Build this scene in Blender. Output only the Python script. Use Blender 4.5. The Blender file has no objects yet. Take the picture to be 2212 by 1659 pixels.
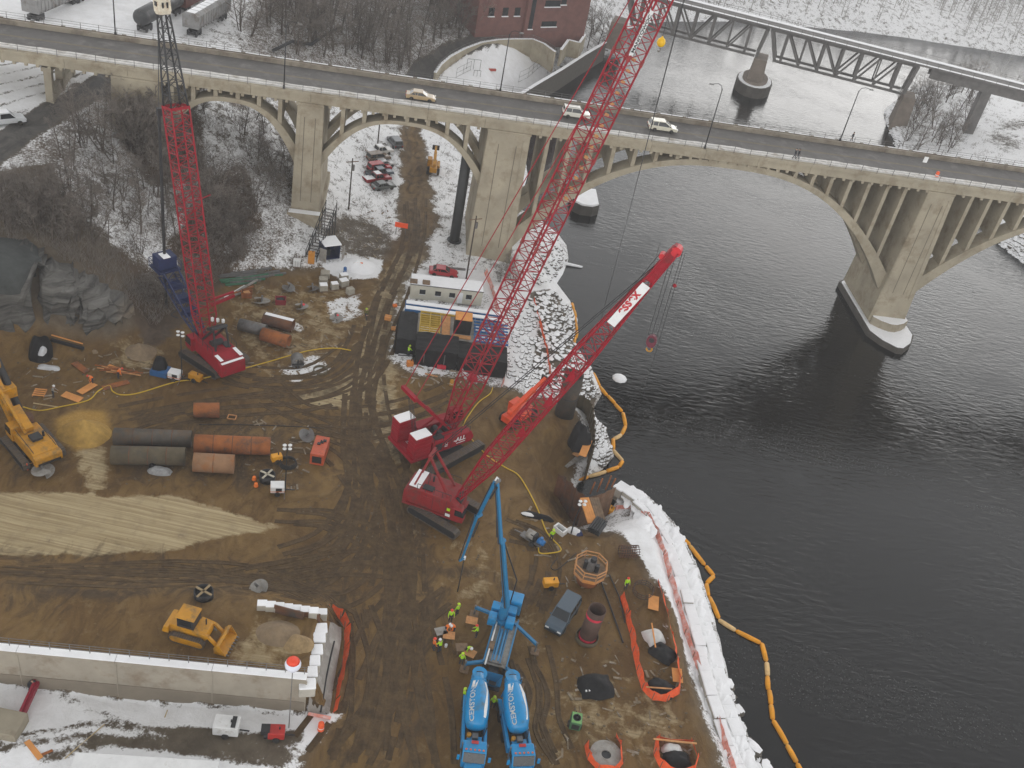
import bpy, math, random
import numpy as np
from mathutils import Vector, Matrix

# ------------------------------------------------------------------ camera, sky, sun, exposure
SC = bpy.context.scene
COL = SC.collection
CAMZ = 85.0
FPX, PITCH, ROLL = 2200.0, math.radians(35.9), math.radians(11.9)
PW, PH = 2212.0, 1659.0
FW = Vector((0, math.cos(PITCH), -math.sin(PITCH)))
_r, _u = Vector((1, 0, 0)), Vector((0, math.sin(PITCH), math.cos(PITCH)))
RT = _r * math.cos(ROLL) + _u * math.sin(ROLL)
UP = -_r * math.sin(ROLL) + _u * math.cos(ROLL)
cd = bpy.data.cameras.new('camera'); cam = bpy.data.objects.new('camera', cd); COL.objects.link(cam)
cd.sensor_width = 36.0; cd.lens = 36.0 * FPX / PW; cd.clip_start = 0.5; cd.clip_end = 6000
M = Matrix((RT, UP, -FW)).transposed().to_4x4(); M.translation = Vector((0, 0, CAMZ)); cam.matrix_world = M
SC.camera = cam

world = bpy.data.worlds.new('World'); SC.world = world; world.use_nodes = True
nt = world.node_tree; bg = nt.nodes['Background']
sky = nt.nodes.new('ShaderNodeTexSky'); sky.sky_type = 'NISHITA'; sky.sun_disc = False
SUN_EL, SUN_AZ = math.radians(12), math.radians(18)
sky.sun_elevation = SUN_EL; sky.sun_rotation = SUN_AZ
sky.air_density = 1.0; sky.dust_density = 0.12; sky.ozone_density = 1.0
hs = nt.nodes.new('ShaderNodeHueSaturation'); hs.inputs['Saturation'].default_value = 0.03
nt.links.new(sky.outputs[0], hs.inputs['Color']); nt.links.new(hs.outputs[0], bg.inputs['Color'])
bg.inputs['Strength'].default_value = 0.15
sd = bpy.data.lights.new('sun', 'SUN'); sun = bpy.data.objects.new('sun', sd); COL.objects.link(sun)
sd.energy = 0.13; sd.angle = math.radians(30); sd.color = (1.0, 0.96, 0.90)
_sd = Vector((math.sin(SUN_AZ) * math.cos(SUN_EL), math.cos(SUN_AZ) * math.cos(SUN_EL), math.sin(SUN_EL)))
sun.rotation_euler = _sd.to_track_quat('Z', 'Y').to_euler()
SC.view_settings.view_transform = 'Standard'; SC.view_settings.look = 'None'
SC.view_settings.exposure = 1.3; SC.view_settings.gamma = 1.0; SC.view_settings.use_curve_mapping = False
SC.cycles.max_bounces = 6; SC.cycles.diffuse_bounces = 2; SC.cycles.glossy_bounces = 2
SC.cycles.transmission_bounces = 2; SC.cycles.volume_bounces = 2; SC.cycles.transparent_max_bounces = 4
SC.cycles.use_denoising = True
SC.cycles.sample_clamp_indirect = 6.0

HAZE = 0.00026
random.seed(7)
RNG = np.random.default_rng(11)

# ------------------------------------------------------------------ layout helpers
def ray(px, py):
    return FW * FPX + RT * (px - PW / 2) - UP * (py - PH / 2)
def at(px, py, z=0.0):
    r = ray(px, py); k = (z - CAMZ) / r.z
    return Vector((r.x * k, r.y * k, z))
def heading(p, q, z=0.0):
    a, b = at(*p, z), at(*q, z); return math.atan2(b.y - a.y, b.x - a.x)

# ------------------------------------------------------------------ materials
MATS = {}
def nd(m, t, **kw):
    n = m.node_tree.nodes.new(t)
    for k, v in kw.items():
        if k.startswith('i_'):
            key = k[2:]; key = int(key) if key.isdigit() else key.replace('_', ' ')
            n.inputs[key].default_value = v
        else: setattr(n, k, v)
    return n
def mat(name, col, rough=0.7, metal=0.0, var=0.18, scale=1.5, bump=0.0, bscale=8.0, dirt=None, dirt_amt=0.0, coat=0.0, spec=0.5, alpha=None, tint=0.0):
    """paint / concrete / cloth: base colour broken up by two scales of noise, an optional dirt colour in blotches, optional relief"""
    if name in MATS: return MATS[name]
    m = bpy.data.materials.new(name); m.use_nodes = True; MATS[name] = m
    L = m.node_tree.links.new; bs = m.node_tree.nodes['Principled BSDF']
    bs.inputs['Roughness'].default_value = rough; bs.inputs['Metallic'].default_value = metal
    bs.inputs['Specular IOR Level'].default_value = spec
    if coat: bs.inputs['Coat Weight'].default_value = coat; bs.inputs['Coat Roughness'].default_value = 0.15
    tc = nd(m, 'ShaderNodeNewGeometry')
    n1 = nd(m, 'ShaderNodeTexNoise', i_Scale=scale, i_Detail=6.0, i_Roughness=0.65)
    L(tc.outputs['Position'], n1.inputs['Vector'])
    mr = nd(m, 'ShaderNodeMapRange', i_1=0.3, i_2=0.7, i_3=1.0 - var, i_4=1.0 + var); L(n1.outputs[0], mr.inputs[0])
    mx = nd(m, 'ShaderNodeMix', data_type='RGBA', blend_type='MULTIPLY', i_0=1.0)
    mx.inputs[6].default_value = (*col, 1)
    cb = nd(m, 'ShaderNodeCombineColor'); [L(mr.outputs[0], cb.inputs[i]) for i in range(3)]
    L(cb.outputs[0], mx.inputs[7]); out = mx.outputs[2]
    if tint:
        oi = nd(m, 'ShaderNodeObjectInfo'); h = nd(m, 'ShaderNodeHueSaturation')
        r2 = nd(m, 'ShaderNodeMapRange', i_3=1 - tint, i_4=1 + tint); L(oi.outputs['Random'], r2.inputs[0]); L(r2.outputs[0], h.inputs['Value'])
        L(out, h.inputs['Color']); out = h.outputs[0]
    if dirt is not None:
        n2 = nd(m, 'ShaderNodeTexNoise', i_Scale=scale * 0.6 + 0.15, i_Detail=8.0, i_Roughness=0.7)
        L(tc.outputs['Position'], n2.inputs['Vector'])
        r3 = nd(m, 'ShaderNodeMapRange', i_1=0.62 - dirt_amt * 0.35, i_2=0.75 - dirt_amt * 0.2); L(n2.outputs[0], r3.inputs[0])
        m2 = nd(m, 'ShaderNodeMix', data_type='RGBA'); m2.inputs[7].default_value = (*dirt, 1)
        L(r3.outputs[0], m2.inputs[0]); L(out, m2.inputs[6]); out = m2.outputs[2]
    L(out, bs.inputs['Base Color'])
    if bump:
        n3 = nd(m, 'ShaderNodeTexNoise', i_Scale=bscale, i_Detail=5.0); L(tc.outputs['Position'], n3.inputs['Vector'])
        b = nd(m, 'ShaderNodeBump', i_Strength=bump, i_Distance=0.1); L(n3.outputs[0], b.inputs['Height']); L(b.outputs[0], bs.inputs['Normal'])
    return m

SNOW = mat('snow', (0.92, 0.92, 0.93), 0.75, var=0.05, scale=0.8, bump=0.3, bscale=3.0)
CONC = mat('concrete', (0.31, 0.27, 0.20), 0.85, var=0.16, scale=0.35, dirt=(0.20, 0.16, 0.11), dirt_amt=0.25, bump=0.15)
CONC_L = mat('pale_concrete', (0.345, 0.30, 0.22), 0.85, var=0.18, scale=0.25, dirt=(0.22, 0.175, 0.115), dirt_amt=0.35, bump=0.1)
ASPH = mat('worn_asphalt', (0.105, 0.098, 0.092), 0.85, var=0.22, scale=0.4, dirt=(0.17, 0.16, 0.15), dirt_amt=0.3)
RED = mat('crane_red', (0.285, 0.002, 0.013), 0.55, var=0.12, scale=0.8, dirt=(0.16, 0.02, 0.02), dirt_amt=0.3, spec=0.3)
RED_D = mat('crane_red_weathered', (0.25, 0.008, 0.010), 0.6, var=0.18, scale=0.8, dirt=(0.13, 0.045, 0.035), dirt_amt=0.35)
BLK = mat('black_steel', (0.018, 0.018, 0.020), 0.55, var=0.3, scale=2.0)
STEEL = mat('grey_steel', (0.17, 0.165, 0.16), 0.55, 0.35, var=0.25, scale=1.5, dirt=(0.12, 0.09, 0.06), dirt_amt=0.3)
TRACK = mat('track_steel', (0.105, 0.09, 0.078), 0.65, 0.25, var=0.3, scale=2.0, dirt=(0.13, 0.095, 0.06), dirt_amt=0.5)
RUST = mat('rusty_steel', (0.15, 0.062, 0.028), 0.85, var=0.35, scale=0.7, dirt=(0.07, 0.055, 0.045), dirt_amt=0.45)
RUST_O = mat('orange_rust', (0.30, 0.095, 0.022), 0.85, var=0.3, scale=0.8, dirt=(0.10, 0.06, 0.04), dirt_amt=0.35)
YEL = mat('machine_yellow', (0.50, 0.225, 0.004), 0.45, var=0.15, scale=1.2, dirt=(0.20, 0.12, 0.035), dirt_amt=0.38)
WHITE = mat('white_paint', (0.74, 0.74, 0.73), 0.45, var=0.08, scale=1.0, dirt=(0.45, 0.42, 0.38), dirt_amt=0.12)
BLUE = mat('mixer_blue', (0.0, 0.225, 0.50), 0.35, var=0.1, scale=0.8, coat=0.15, dirt=(0.06, 0.13, 0.19), dirt_amt=0.28)
DBLUE = mat('drill_blue', (0.008, 0.018, 0.080), 0.5, var=0.25, scale=1.5)
GLASS = mat('dark_glass', (0.012, 0.015, 0.018), 0.12, var=0.1)
RUBBER = mat('rubber', (0.02, 0.019, 0.018), 0.9, var=0.2, dirt=(0.10, 0.075, 0.05), dirt_amt=0.3)
TARP = mat('black_tarp', (0.010, 0.010, 0.011), 0.6, var=0.4, scale=1.5, bump=0.5, bscale=2.5, dirt=(0.025, 0.023, 0.02), dirt_amt=0.2, spec=0.2)
ORANGE = mat('orange_net', (0.78, 0.10, 0.02), 0.8, var=0.2, scale=2.0, dirt=(0.5, 0.2, 0.13), dirt_amt=0.2)
FLOAT = mat('boom_orange', (0.82, 0.33, 0.0), 0.6, var=0.2, scale=1.0, dirt=(0.6, 0.38, 0.10), dirt_amt=0.25)
HOSE = mat('yellow_hose', (0.62, 0.40, 0.02), 0.5, var=0.15)
WOOD = mat('fresh_lumber', (0.52, 0.25, 0.095), 0.8, var=0.25, scale=2.0)
WOOD_O = mat('orange_plywood', (0.66, 0.28, 0.075), 0.8, var=0.15, scale=1.0)
WOOD_D = mat('weathered_timber', (0.19, 0.125, 0.075), 0.9, var=0.3, scale=2.0, dirt=(0.09, 0.07, 0.05), dirt_amt=0.3)
CAST = mat('dull_grey', (0.30, 0.285, 0.26), 0.8, var=0.2, scale=1.5, dirt=(0.18, 0.14, 0.1), dirt_amt=0.3)
HAZEGREY = mat('hazed_truss_steel', (0.13, 0.122, 0.115), 0.8, var=0.3, scale=0.5)  # grey lifted above the dark steel: distance haze put into the colour
BRICK = mat('red_brick', (0.17, 0.075, 0.062), 0.9, var=0.2, scale=0.6, bump=0.1)
BARK = mat('bark', (0.085, 0.067, 0.054), 0.95, var=0.3, scale=2.0, tint=0.25)
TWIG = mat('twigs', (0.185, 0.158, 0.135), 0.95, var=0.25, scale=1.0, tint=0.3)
HAZETWIG = mat('hazed_twigs', (0.36, 0.34, 0.325), 0.95, var=0.2, scale=0.3)  # far-bank twigs, pale because distance haze is mixed into their colour, not rime
LIME = mat('hi_vis_lime', (0.42, 0.75, 0.01), 0.7, var=0.1)
HIORG = mat('hi_vis_orange', (0.85, 0.19, 0.02), 0.7, var=0.1)
TROUS = mat('dark_trousers', (0.03, 0.034, 0.045), 0.9, var=0.2)
SKIN = mat('skin', (0.45, 0.27, 0.19), 0.6, var=0.05)
STONE = mat('river_stone', (0.11, 0.097, 0.08), 0.95, var=0.3, scale=1.0, bump=0.4)
LIMEST = mat('limestone_block', (0.45, 0.42, 0.36), 0.9, var=0.2, scale=0.8, bump=0.3)
WIRE = mat('wire_rope', (0.035, 0.035, 0.036), 0.6, var=0.1)

# ------------------------------------------------------------------ mesh builder
class B:
    def __init__(s): s.v = []; s.f = []
    def _add(s, vs, fs):
        o = len(s.v); s.v += [tuple(v) for v in vs]; s.f += [tuple(i + o for i in f) for f in fs]; return s
    def box(s, c, size, rz=0.0, m=None, taper=1.0):
        x, y, z = (d / 2 for d in size); vs = []
        R = Matrix.Rotation(rz, 3, 'Z') if m is None else m
        for k in (-1, 1):
            t = taper if k > 0 else 1.0
            for i, j in ((-1, -1), (1, -1), (1, 1), (-1, 1)): vs.append(R @ Vector((i * x * t, j * y * t, k * z)) + Vector(c))
        return s._add(vs, [(3, 2, 1, 0), (4, 5, 6, 7), (0, 1, 5, 4), (1, 2, 6, 5), (2, 3, 7, 6), (3, 0, 4, 7)])
    def bx(s, x0, x1, y0, y1, z0, z1, taper=1.0):
        return s.box(((x0 + x1) / 2, (y0 + y1) / 2, (z0 + z1) / 2), (x1 - x0, y1 - y0, z1 - z0), taper=taper)
    def tube(s, pts, r, n=6, cap=True):
        pts = [Vector(p) for p in pts]; m = len(pts); rs = r if isinstance(r, (list, tuple)) else [r] * m
        vs = []; ref = None
        for i, p in enumerate(pts):
            d = (pts[min(i + 1, m - 1)] - pts[max(i - 1, 0)])
            d = d.normalized() if d.length > 1e-9 else Vector((0, 0, 1))
            if ref is None: ref = Vector((0, 0, 1)) if abs(d.z) < 0.9 else Vector((1, 0, 0))
            a = d.cross(ref)
            if a.length < 1e-4: a = d.cross(Vector((0.3, 1, 0.2)))
            a.normalize(); b = a.cross(d).normalized(); ref = b
            for k in range(n):
                t = 2 * math.pi * (k + 0.5) / n; vs.append(p + (a * math.cos(t) + b * math.sin(t)) * rs[i])
        fs = []
        for i in range(m - 1):
            for k in range(n): fs.append((i * n + k, i * n + (k + 1) % n, (i + 1) * n + (k + 1) % n, (i + 1) * n + k))
        if cap: fs += [tuple(range(n))[::-1], tuple((m - 1) * n + k for k in range(n))]
        return s._add(vs, fs)
    def bar(s, a, b, w=0.1): return s.tube([a, b], w * 0.7071, 4)
    def cyl(s, a, b, r, r2=None, n=16, cap=True): return s.tube([a, b], [r, r if r2 is None else r2], n, cap)
    def pipe(s, a, b, r, th=0.03, n=24):
        """hollow open-ended pipe"""
        a, b = Vector(a), Vector(b); d = (b - a).normalized(); ref = Vector((0, 0, 1)) if abs(d.z) < .9 else Vector((1, 0, 0))
        e = d.cross(ref).normalized(); f = e.cross(d); vs = []
        for p, q in ((a, r), (b, r), (b, r - th), (a, r - th)):
            for k in range(n):
                t = 2 * math.pi * k / n; vs.append(p + (e * math.cos(t) + f * math.sin(t)) * q)
        fs = []
        for j in range(4):
            for k in range(n): fs.append((j * n + k, j * n + (k + 1) % n, ((j + 1) % 4) * n + (k + 1) % n, ((j + 1) % 4) * n + k))
        return s._add(vs, fs)
    def ext(s, poly, vec):
        """planar polygon pushed along vec"""
        vec = Vector(vec); n = len(poly); vs = [Vector(p) for p in poly]; vs += [p + vec for p in vs[:n]]
        return s._add(vs, [tuple(range(n))[::-1], tuple(range(n, 2 * n))] + [(k, (k + 1) % n, n + (k + 1) % n, n + k) for k in range(n)])
    def profile(s, xz, y0, y1): return s.ext([(x, y0, z) for x, z in xz], (0, y1 - y0, 0))
    def prism(s, xy, z0, z1): return s.ext([(x, y, z0) for x, y in xy], (0, 0, z1 - z0))
    def loft(s, rings, cap=True):
        n = len(rings[0]); vs = [p for r in rings for p in r]; fs = []
        for i in range(len(rings) - 1):
            for k in range(n): fs.append((i * n + k, i * n + (k + 1) % n, (i + 1) * n + (k + 1) % n, (i + 1) * n + k))
        if cap: fs += [tuple(range(n))[::-1], tuple((len(rings) - 1) * n + k for k in range(n))]
        return s._add(vs, fs)
    def lathe(s, prof, n=20, c=(0, 0, 0), axis='Z'):
        rings = []
        for r, z in prof:
            ring = []
            for k in range(n):
                t = 2 * math.pi * k / n
                p = (r * math.cos(t), r * math.sin(t), z)
                if axis == 'X': p = (z, r * math.cos(t), r * math.sin(t))
                if axis == 'Y': p = (r * math.cos(t), z, r * math.sin(t))
                ring.append((p[0] + c[0], p[1] + c[1], p[2] + c[2]))
            rings.append(ring)
        return s.loft(rings)
    def grid(s, P):
        h, w = len(P), len(P[0]); vs = [p for r in P for p in r]
        return s._add(vs, [(i * w + j, i * w + j + 1, (i + 1) * w + j + 1, (i + 1) * w + j) for i in range(h - 1) for j in range(w - 1)])
    def xf(s, mtx, start=0):
        for i in range(start, len(s.v)): s.v[i] = tuple(mtx @ Vector(s.v[i]))
        return s
    def mesh(s, name):
        me = bpy.data.meshes.new(name); me.from_pydata(s.v, [], s.f); me.update(); return me
    def obj(s, name, material, parent=None, smooth=False, kind=None, label=None, cat=None, group=None, bevel=0.0):
        me = s.mesh(name)
        if smooth: me.polygons.foreach_set('use_smooth', [True] * len(me.polygons))
        me.materials.append(material)
        o = bpy.data.objects.new(name, me); COL.objects.link(o)
        if parent is not None: o.parent = parent
        if bevel:
            b = o.modifiers.new('bevel', 'BEVEL'); b.width = bevel; b.segments = 2; b.limit_method = 'ANGLE'
        return tag(o, label, cat, group, kind)
def tag(o, label=None, cat=None, group=None, kind=None):
    if label: o['label'] = label
    if cat: o['category'] = cat
    if group: o['group'] = group
    if kind: o['kind'] = kind
    return o
def thing(name, label, cat, loc=(0, 0, 0), rz=0.0, group=None):
    o = bpy.data.objects.new(name, None); o.empty_display_size = 0.3; COL.objects.link(o)
    o.location = loc; o.rotation_euler = (0, 0, rz); return tag(o, label, cat, group)
def shared(name, me, material, parent, mtx=None):
    if not me.materials: me.materials.append(material)
    o = bpy.data.objects.new(name, me); COL.objects.link(o)
    if parent is not None: o.parent = parent
    if mtx is not None: o.matrix_local = mtx
    return o
def kids(o): return KIDS.get(o.name, [])
def copy_tree(src, loc, rz, label=None, group=None, scale=1.0):
    def rec(o, par):
        c = o.copy(); COL.objects.link(c); c.parent = par
        for ch in o.children: rec(ch, c)
        return c
    r = rec(src, None); r.location = loc; r.rotation_euler = (0, 0, rz); r.scale = (scale,) * 3
    if label: r['label'] = label
    if group: r['group'] = group
    return r
TXT = {}
def text_mesh(txt, size, bold=0.0):
    cu = bpy.data.curves.new('lettering', 'FONT'); cu.body = txt; cu.size = size; cu.offset = bold; cu.extrude = 0.004
    cu.align_x = 'CENTER'; cu.align_y = 'CENTER'
    o = bpy.data.objects.new('lettering_source', cu); COL.objects.link(o)
    dg = bpy.context.evaluated_depsgraph_get(); me = bpy.data.meshes.new_from_object(o.evaluated_get(dg))
    bpy.data.objects.remove(o); return me

# ------------------------------------------------------------------ terrain
RIVER_Z = -5.0
def axis(dense0, dense1, step, lo, hi, g=1.13):
    a = list(np.arange(dense0, dense1 + 1e-6, step)); s = step; x = a[-1]
    while x < hi: s *= g; x += s; a.append(x)
    s = step; x = a[0]; pre = []
    while x > lo: s *= g; x -= s; pre.append(x)
    return np.array(pre[::-1] + a)
GX = axis(-100, 70, 0.55, -1900, 1900); GY = axis(38, 200, 0.55, -60, 2600, 1.06)
XX, YY = np.meshgrid(GX, GY)
def vnoise(x, y, seed=0):
    xi = np.floor(x).astype(np.int64); yi = np.floor(y).astype(np.int64); fx = x - xi; fy = y - yi
    def h(a, b):
        n = (a * 374761393 + b * 668265263 + seed * 974711) & 0x7fffffff
        n = ((n ^ (n >> 13)) * 1274126177) & 0x7fffffff
        return ((n ^ (n >> 16)) & 0xffff) / 65535.0
    fx = fx * fx * (3 - 2 * fx); fy = fy * fy * (3 - 2 * fy)
    return (h(xi, yi) * (1 - fx) + h(xi + 1, yi) * fx) * (1 - fy) + (h(xi, yi + 1) * (1 - fx) + h(xi + 1, yi + 1) * fx) * fy
def fbm(x, y, sc, seed=0, o=4):
    t = 0; a = 0.5; n = 0
    for k in range(o):
        t = t + a * vnoise(x / sc, y / sc, seed + k * 17); n += a; sc *= 0.5; a *= 0.5
    return t / n
def poly_world(px, z=0.0): return np.array([at(x, y, z)[:2] for x, y in px])
def sdist(poly, X, Y, closed=True):
    """distance to the polygon outline, positive inside"""
    n = len(poly); D = np.full(X.shape, 1e9); inside = np.zeros(X.shape, bool)
    for i in range(n if closed else n - 1):
        ax, ay = poly[i]; bx, by = poly[(i + 1) % n]; ex, ey = bx - ax, by - ay
        t = np.clip(((X - ax) * ex + (Y - ay) * ey) / (ex * ex + ey * ey + 1e-12), 0, 1)
        D = np.minimum(D, np.hypot(X - ax - t * ex, Y - ay - t * ey))
        if closed:
            c = ((ay > Y) != (by > Y)) & (X < (bx - ax) * (Y - ay) / (by - ay + 1e-12) + ax); inside ^= c
    return np.where(inside, D, -D) if closed else D
def sstep(x, a, b):
    t = np.clip((x - a) / (b - a), 0, 1); return t * t * (3 - 2 * t)

CTRL = [(0,1200,0),(300,1100,0),(600,900,0),(900,900,0),(1100,1200,0),(1300,1600,0),(800,1600,0),(0,1640,0),(500,820,0),(700,640,0),(900,640,0),(1000,700,0),(850,560,0),(1050,800,0),(400,790,0),(250,860,0),(50,930,0),(600,1200,0),(300,1000,0),(1200,1000,0),(1000,1400,0),(330,760,0.3),(120,790,0),
 (880,450,0.3),(880,300,1),(800,380,0.5),(760,450,0.9),(930,360,0.5),(980,480,0.2),(1060,560,0),(1150,640,-1),(1150,760,-0.7),(640,525,2.6),(710,500,1.2),(590,590,0.8),(480,610,1.0),
 (570,540,2.6),(550,450,5.5),(500,350,9.5),(480,260,13.5),(410,480,7),(350,560,5),(560,350,9),(610,430,5.5),
 (250,560,8.5),(200,520,10.5),(100,500,11.5),(0,470,12.5),(200,440,12.5),(150,350,14.5),(0,420,13.5),(280,350,13),(250,250,15.5),(330,300,13),(330,690,1.5),(300,620,5),
 (0,150,17),(100,200,16.5),(0,250,16.5),(200,130,17),(100,40,17),(300,60,17),(0,20,17),(450,50,16),(500,20,16),(-200,100,17),(-200,300,17),(-250,500,15),(300,-60,17),(-100,-100,17),
 (600,150,12),(700,100,10),(800,120,6.5),(850,170,3.5),(700,30,12.5),(900,80,6),(1000,60,5),(1100,75,4.2),(900,20,7),(1050,20,6),(1000,-80,10),(700,-80,14),
 (890,175,2.2),(940,120,3.2),(1040,88,4.2),(960,190,1),(1050,170,1),(1150,130,1),(1190,112,1),(1230,75,3),(1290,40,3),(1300,-10,5),
 (2000,300,-2.5),(2100,260,-1),(2212,300,0.5),(2150,200,-0.5),(2212,400,0.5),(2212,220,0),(2350,400,2),(2212,520,-1),(2500,500,3),
 (1700,20,-1),(1850,30,0),(2212,60,0),(1500,-40,3),(1800,-60,5),(2212,-40,5)]
P3 = np.array([tuple(at(x, y, z)) for x, y, z in CTRL])
def tps_fit(P, lam=40.0):
    d = np.hypot(P[:, None, 0] - P[None, :, 0], P[:, None, 1] - P[None, :, 1]); K = np.where(d > 0, d * d * np.log(d + 1e-9), 0) + lam * np.eye(len(P))
    Q = np.c_[np.ones(len(P)), P[:, :2]]; A = np.block([[K, Q], [Q.T, np.zeros((3, 3))]])
    return np.linalg.solve(A, np.r_[P[:, 2], 0, 0, 0])
TW = tps_fit(P3)
def tps(X, Y):
    Z = TW[-3] + TW[-2] * X + TW[-1] * Y
    for i, (x, y, z) in enumerate(P3):
        d2 = (X - x) ** 2 + (Y - y) ** 2; Z = Z + TW[i] * 0.5 * d2 * np.log(d2 + 1e-9)
    return Z
SHORE_PX = [(1720,1740),(1655,1659),(1612,1590),(1580,1500),(1562,1420),(1540,1330),(1508,1230),(1466,1150),(1405,1085),(1352,1050),(1314,1112),(1284,1128),(1248,1138),(1234,1112),(1240,1062),(1246,1044),(1300,1014),(1326,985),(1320,960),(1306,920),(1287,905),(1283,880),(1300,852),(1292,820),(1280,800),(1255,762),(1242,740),(1248,690),(1232,650),(1203,612),(1216,592),(1228,560),(1224,530),(1202,500),(1155,478),(1118,450),(1140,380),(1130,300),(1112,208),(1150,196),(1250,142),(1318,102),(1345,64),(1433,47),(1606,47),(1850,68),(1984,85),(2212,122),(2500,175),(2600,225),(2300,205),(2120,195),(1990,186),(1958,198),(1909,237),(1915,270),(1939,322),(2010,405),(2159,527),(2212,568),(2420,740),(3200,1200),(3300,1800)]
SHORE = poly_world(SHORE_PX, RIVER_Z)
WALL_PX = [(1348,1046),(1405,1085),(1466,1150),(1508,1230),(1540,1330),(1562,1420),(1580,1500),(1612,1590),(1655,1659),(1720,1740)]
WALL_W = poly_world(WALL_PX, RIVER_Z)
SITE = poly_world([(-300,790),(20,752),(150,748),(300,725),(420,655),(480,612),(590,606),(700,585),(800,580),(850,540),(868,440),(874,300),(884,262),(905,262),(910,320),(936,440),(938,500),(905,560),(872,600),(860,660),(848,780),(905,812),(1060,838),(1180,862),(1262,880),(1240,1020),(1250,1090),(1320,1140),(1370,1210),(1440,1290),(1480,1400),(1510,1500),(1545,1620),(1580,1760),(640,1760),(660,1640),(690,1600),(735,1545),(750,1400),(735,1340),(700,1325),(560,1318),(655,1480),(0,1400),(-400,1380)])
PAD = poly_world([(-400,1290),(0,1330),(480,1330),(610,1370),(655,1452),(652,1468),(0,1408),(-400,1370)])  # fill behind the concrete wall
WALL_H = 5.2
def base_height(X, Y):
    Z = np.clip(tps(X, Y), -3.5, 19)
    far = sstep(np.hypot(X, Y - 150), 260, 420)
    Z = Z * (1 - far) + far * np.clip(2 + 16 * fbm(X, Y, 300, 3), 0, 22)
    site = sdist(SITE, X, Y); s = sstep(site, -3, 5)
    return Z * (1 - s)
def height(X, Y, detail=True):
    Z = base_height(X, Y)
    pad = sdist(PAD, X, Y)
    n = fbm(X, Y, 14, 5, 5) - 0.5; n2 = fbm(X, Y, 2.4, 9, 3) - 0.5
    site = sstep(sdist(SITE, X, Y), -2, 6)
    if detail: Z = Z + n * (1.6 * (1 - site) + 0.5 * site) + n2 * (0.5 * (1 - site) + 0.16 * site)
    d = -sdist(SHORE, X, Y)            # inland distance from the waterline
    dw = sdist(WALL_W, X, Y, closed=False)
    nw = 1 - sstep(dw, 5, 9)
    bank = RIVER_Z + np.where(d > 0, d * 0.75 * (1 - nw) + nw * np.minimum(d * 2.2, 1.6 + np.maximum(d - 2.6, 0) * 0.55), d * 0.8) + (n2 * 0.8 * np.clip(d / 2, 0, 1) if detail else 0)
    Z = np.minimum(Z, bank)
    return np.maximum(Z, -10)
ZZ = height(XX, YY)
# fill that the loader works on: rises from the site towards the concrete wall and stops behind it
WA, WB = at(-300, 1452, 0), at(657, 1541, 0)
wd = Vector((WB.x - WA.x, WB.y - WA.y, 0)).normalized(); wn = Vector((-wd.y, wd.x, 0))
along = (XX - WB.x) * wd.x + (YY - WB.y) * wd.y; back = (XX - WB.x) * wn.x + (YY - WB.y) * wn.y
fill = (WALL_H - 0.7) * sstep(back, 0.15, 0.7) * (1 - sstep(back, 7.5, 17)) * (1 - sstep(along, -0.6, 2.2))
ZZ = np.where(back > 0.1, np.maximum(ZZ, ZZ + fill), ZZ)
import bisect
_GX, _GY, _ZL = GX.tolist(), GY.tolist(), ZZ.tolist()
def ground_z(x, y):
    i = min(max(bisect.bisect_right(_GX, x) - 1, 0), len(_GX) - 2); j = min(max(bisect.bisect_right(_GY, y) - 1, 0), len(_GY) - 2)
    fx = (x - _GX[i]) / (_GX[i + 1] - _GX[i]); fy = (y - _GY[j]) / (_GY[j + 1] - _GY[j]); r0, r1 = _ZL[j], _ZL[j + 1]
    return (r0[i] * (1 - fx) + r0[i + 1] * fx) * (1 - fy) + (r1[i] * (1 - fx) + r1[i + 1] * fx) * fy
def onground(px, py):
    """the point where the sight line through a photo point meets the terrain"""
    r = ray(px, py); t = (20.5 - CAMZ) / r.z; step = 2.0 / FPX; t1 = min((-10.5 - CAMZ) / r.z, 900.0 / FPX)
    while t < t1 + step:
        if CAMZ + r.z * t < ground_z(r.x * t, r.y * t):
            lo, hi = t - step, t
            for _ in range(9):
                m = (lo + hi) / 2
                if CAMZ + r.z * m < ground_z(r.x * m, r.y * m): hi = m
                else: lo = m
            x, y = r.x * hi, r.y * hi; return Vector((x, y, ground_z(x, y)))
        t += step
    return at(px, py, 0)

# what covers the ground: snow, pale sand, wet mud, wheel ruts, brown brush, asphalt
W1 = fbm(XX, YY, 9, 21, 4) - 0.5; W2 = fbm(XX, YY, 3, 33, 3) - 0.5
def region(px, z=0.0, soft=1.5, warp=3.0): return sstep(sdist(poly_world(px, z), XX, YY) + W1 * warp + W2 * warp * 0.5, -soft, soft)
def stroke(px, width, z=0.0, soft=0.5, warp=0.6): return 1 - sstep(sdist(poly_world(px, z), XX, YY, closed=False) + W1 * warp, width / 2 - soft, width / 2 + soft)
site = sstep(sdist(SITE, XX, YY) + W1 * 3.0 + W2 * 2.0, -1.6, 1.6)
SNOWM = 0.62 * np.ones_like(XX)
hill = region([(0,420),(250,260),(420,215),(640,230),(660,500),(560,590),(430,640),(250,610),(100,520),(0,520)], 9, 3)
SNOWM = np.where(hill > 0.5, 0.50 + 0.10 * (W1 > 0), SNOWM)
SNOWM = np.maximum(SNOWM, 0.95 * region([(-300,260),(0,255),(90,225),(230,165),(420,60),(360,-60),(-300,-60)], 16.5, 2))
SNOWM = np.maximum(SNOWM, 0.9 * region([(0,330),(200,205),(250,190),(90,225),(0,262)], 15, 1.5) * 0 + 0)
SNOWM = np.maximum(SNOWM, 1.0 * region([(940,190),(965,150),(1040,108),(1130,95),(1195,110),(1170,150),(1110,196),(1000,200)], 1, 1.0, 1.0))
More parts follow.
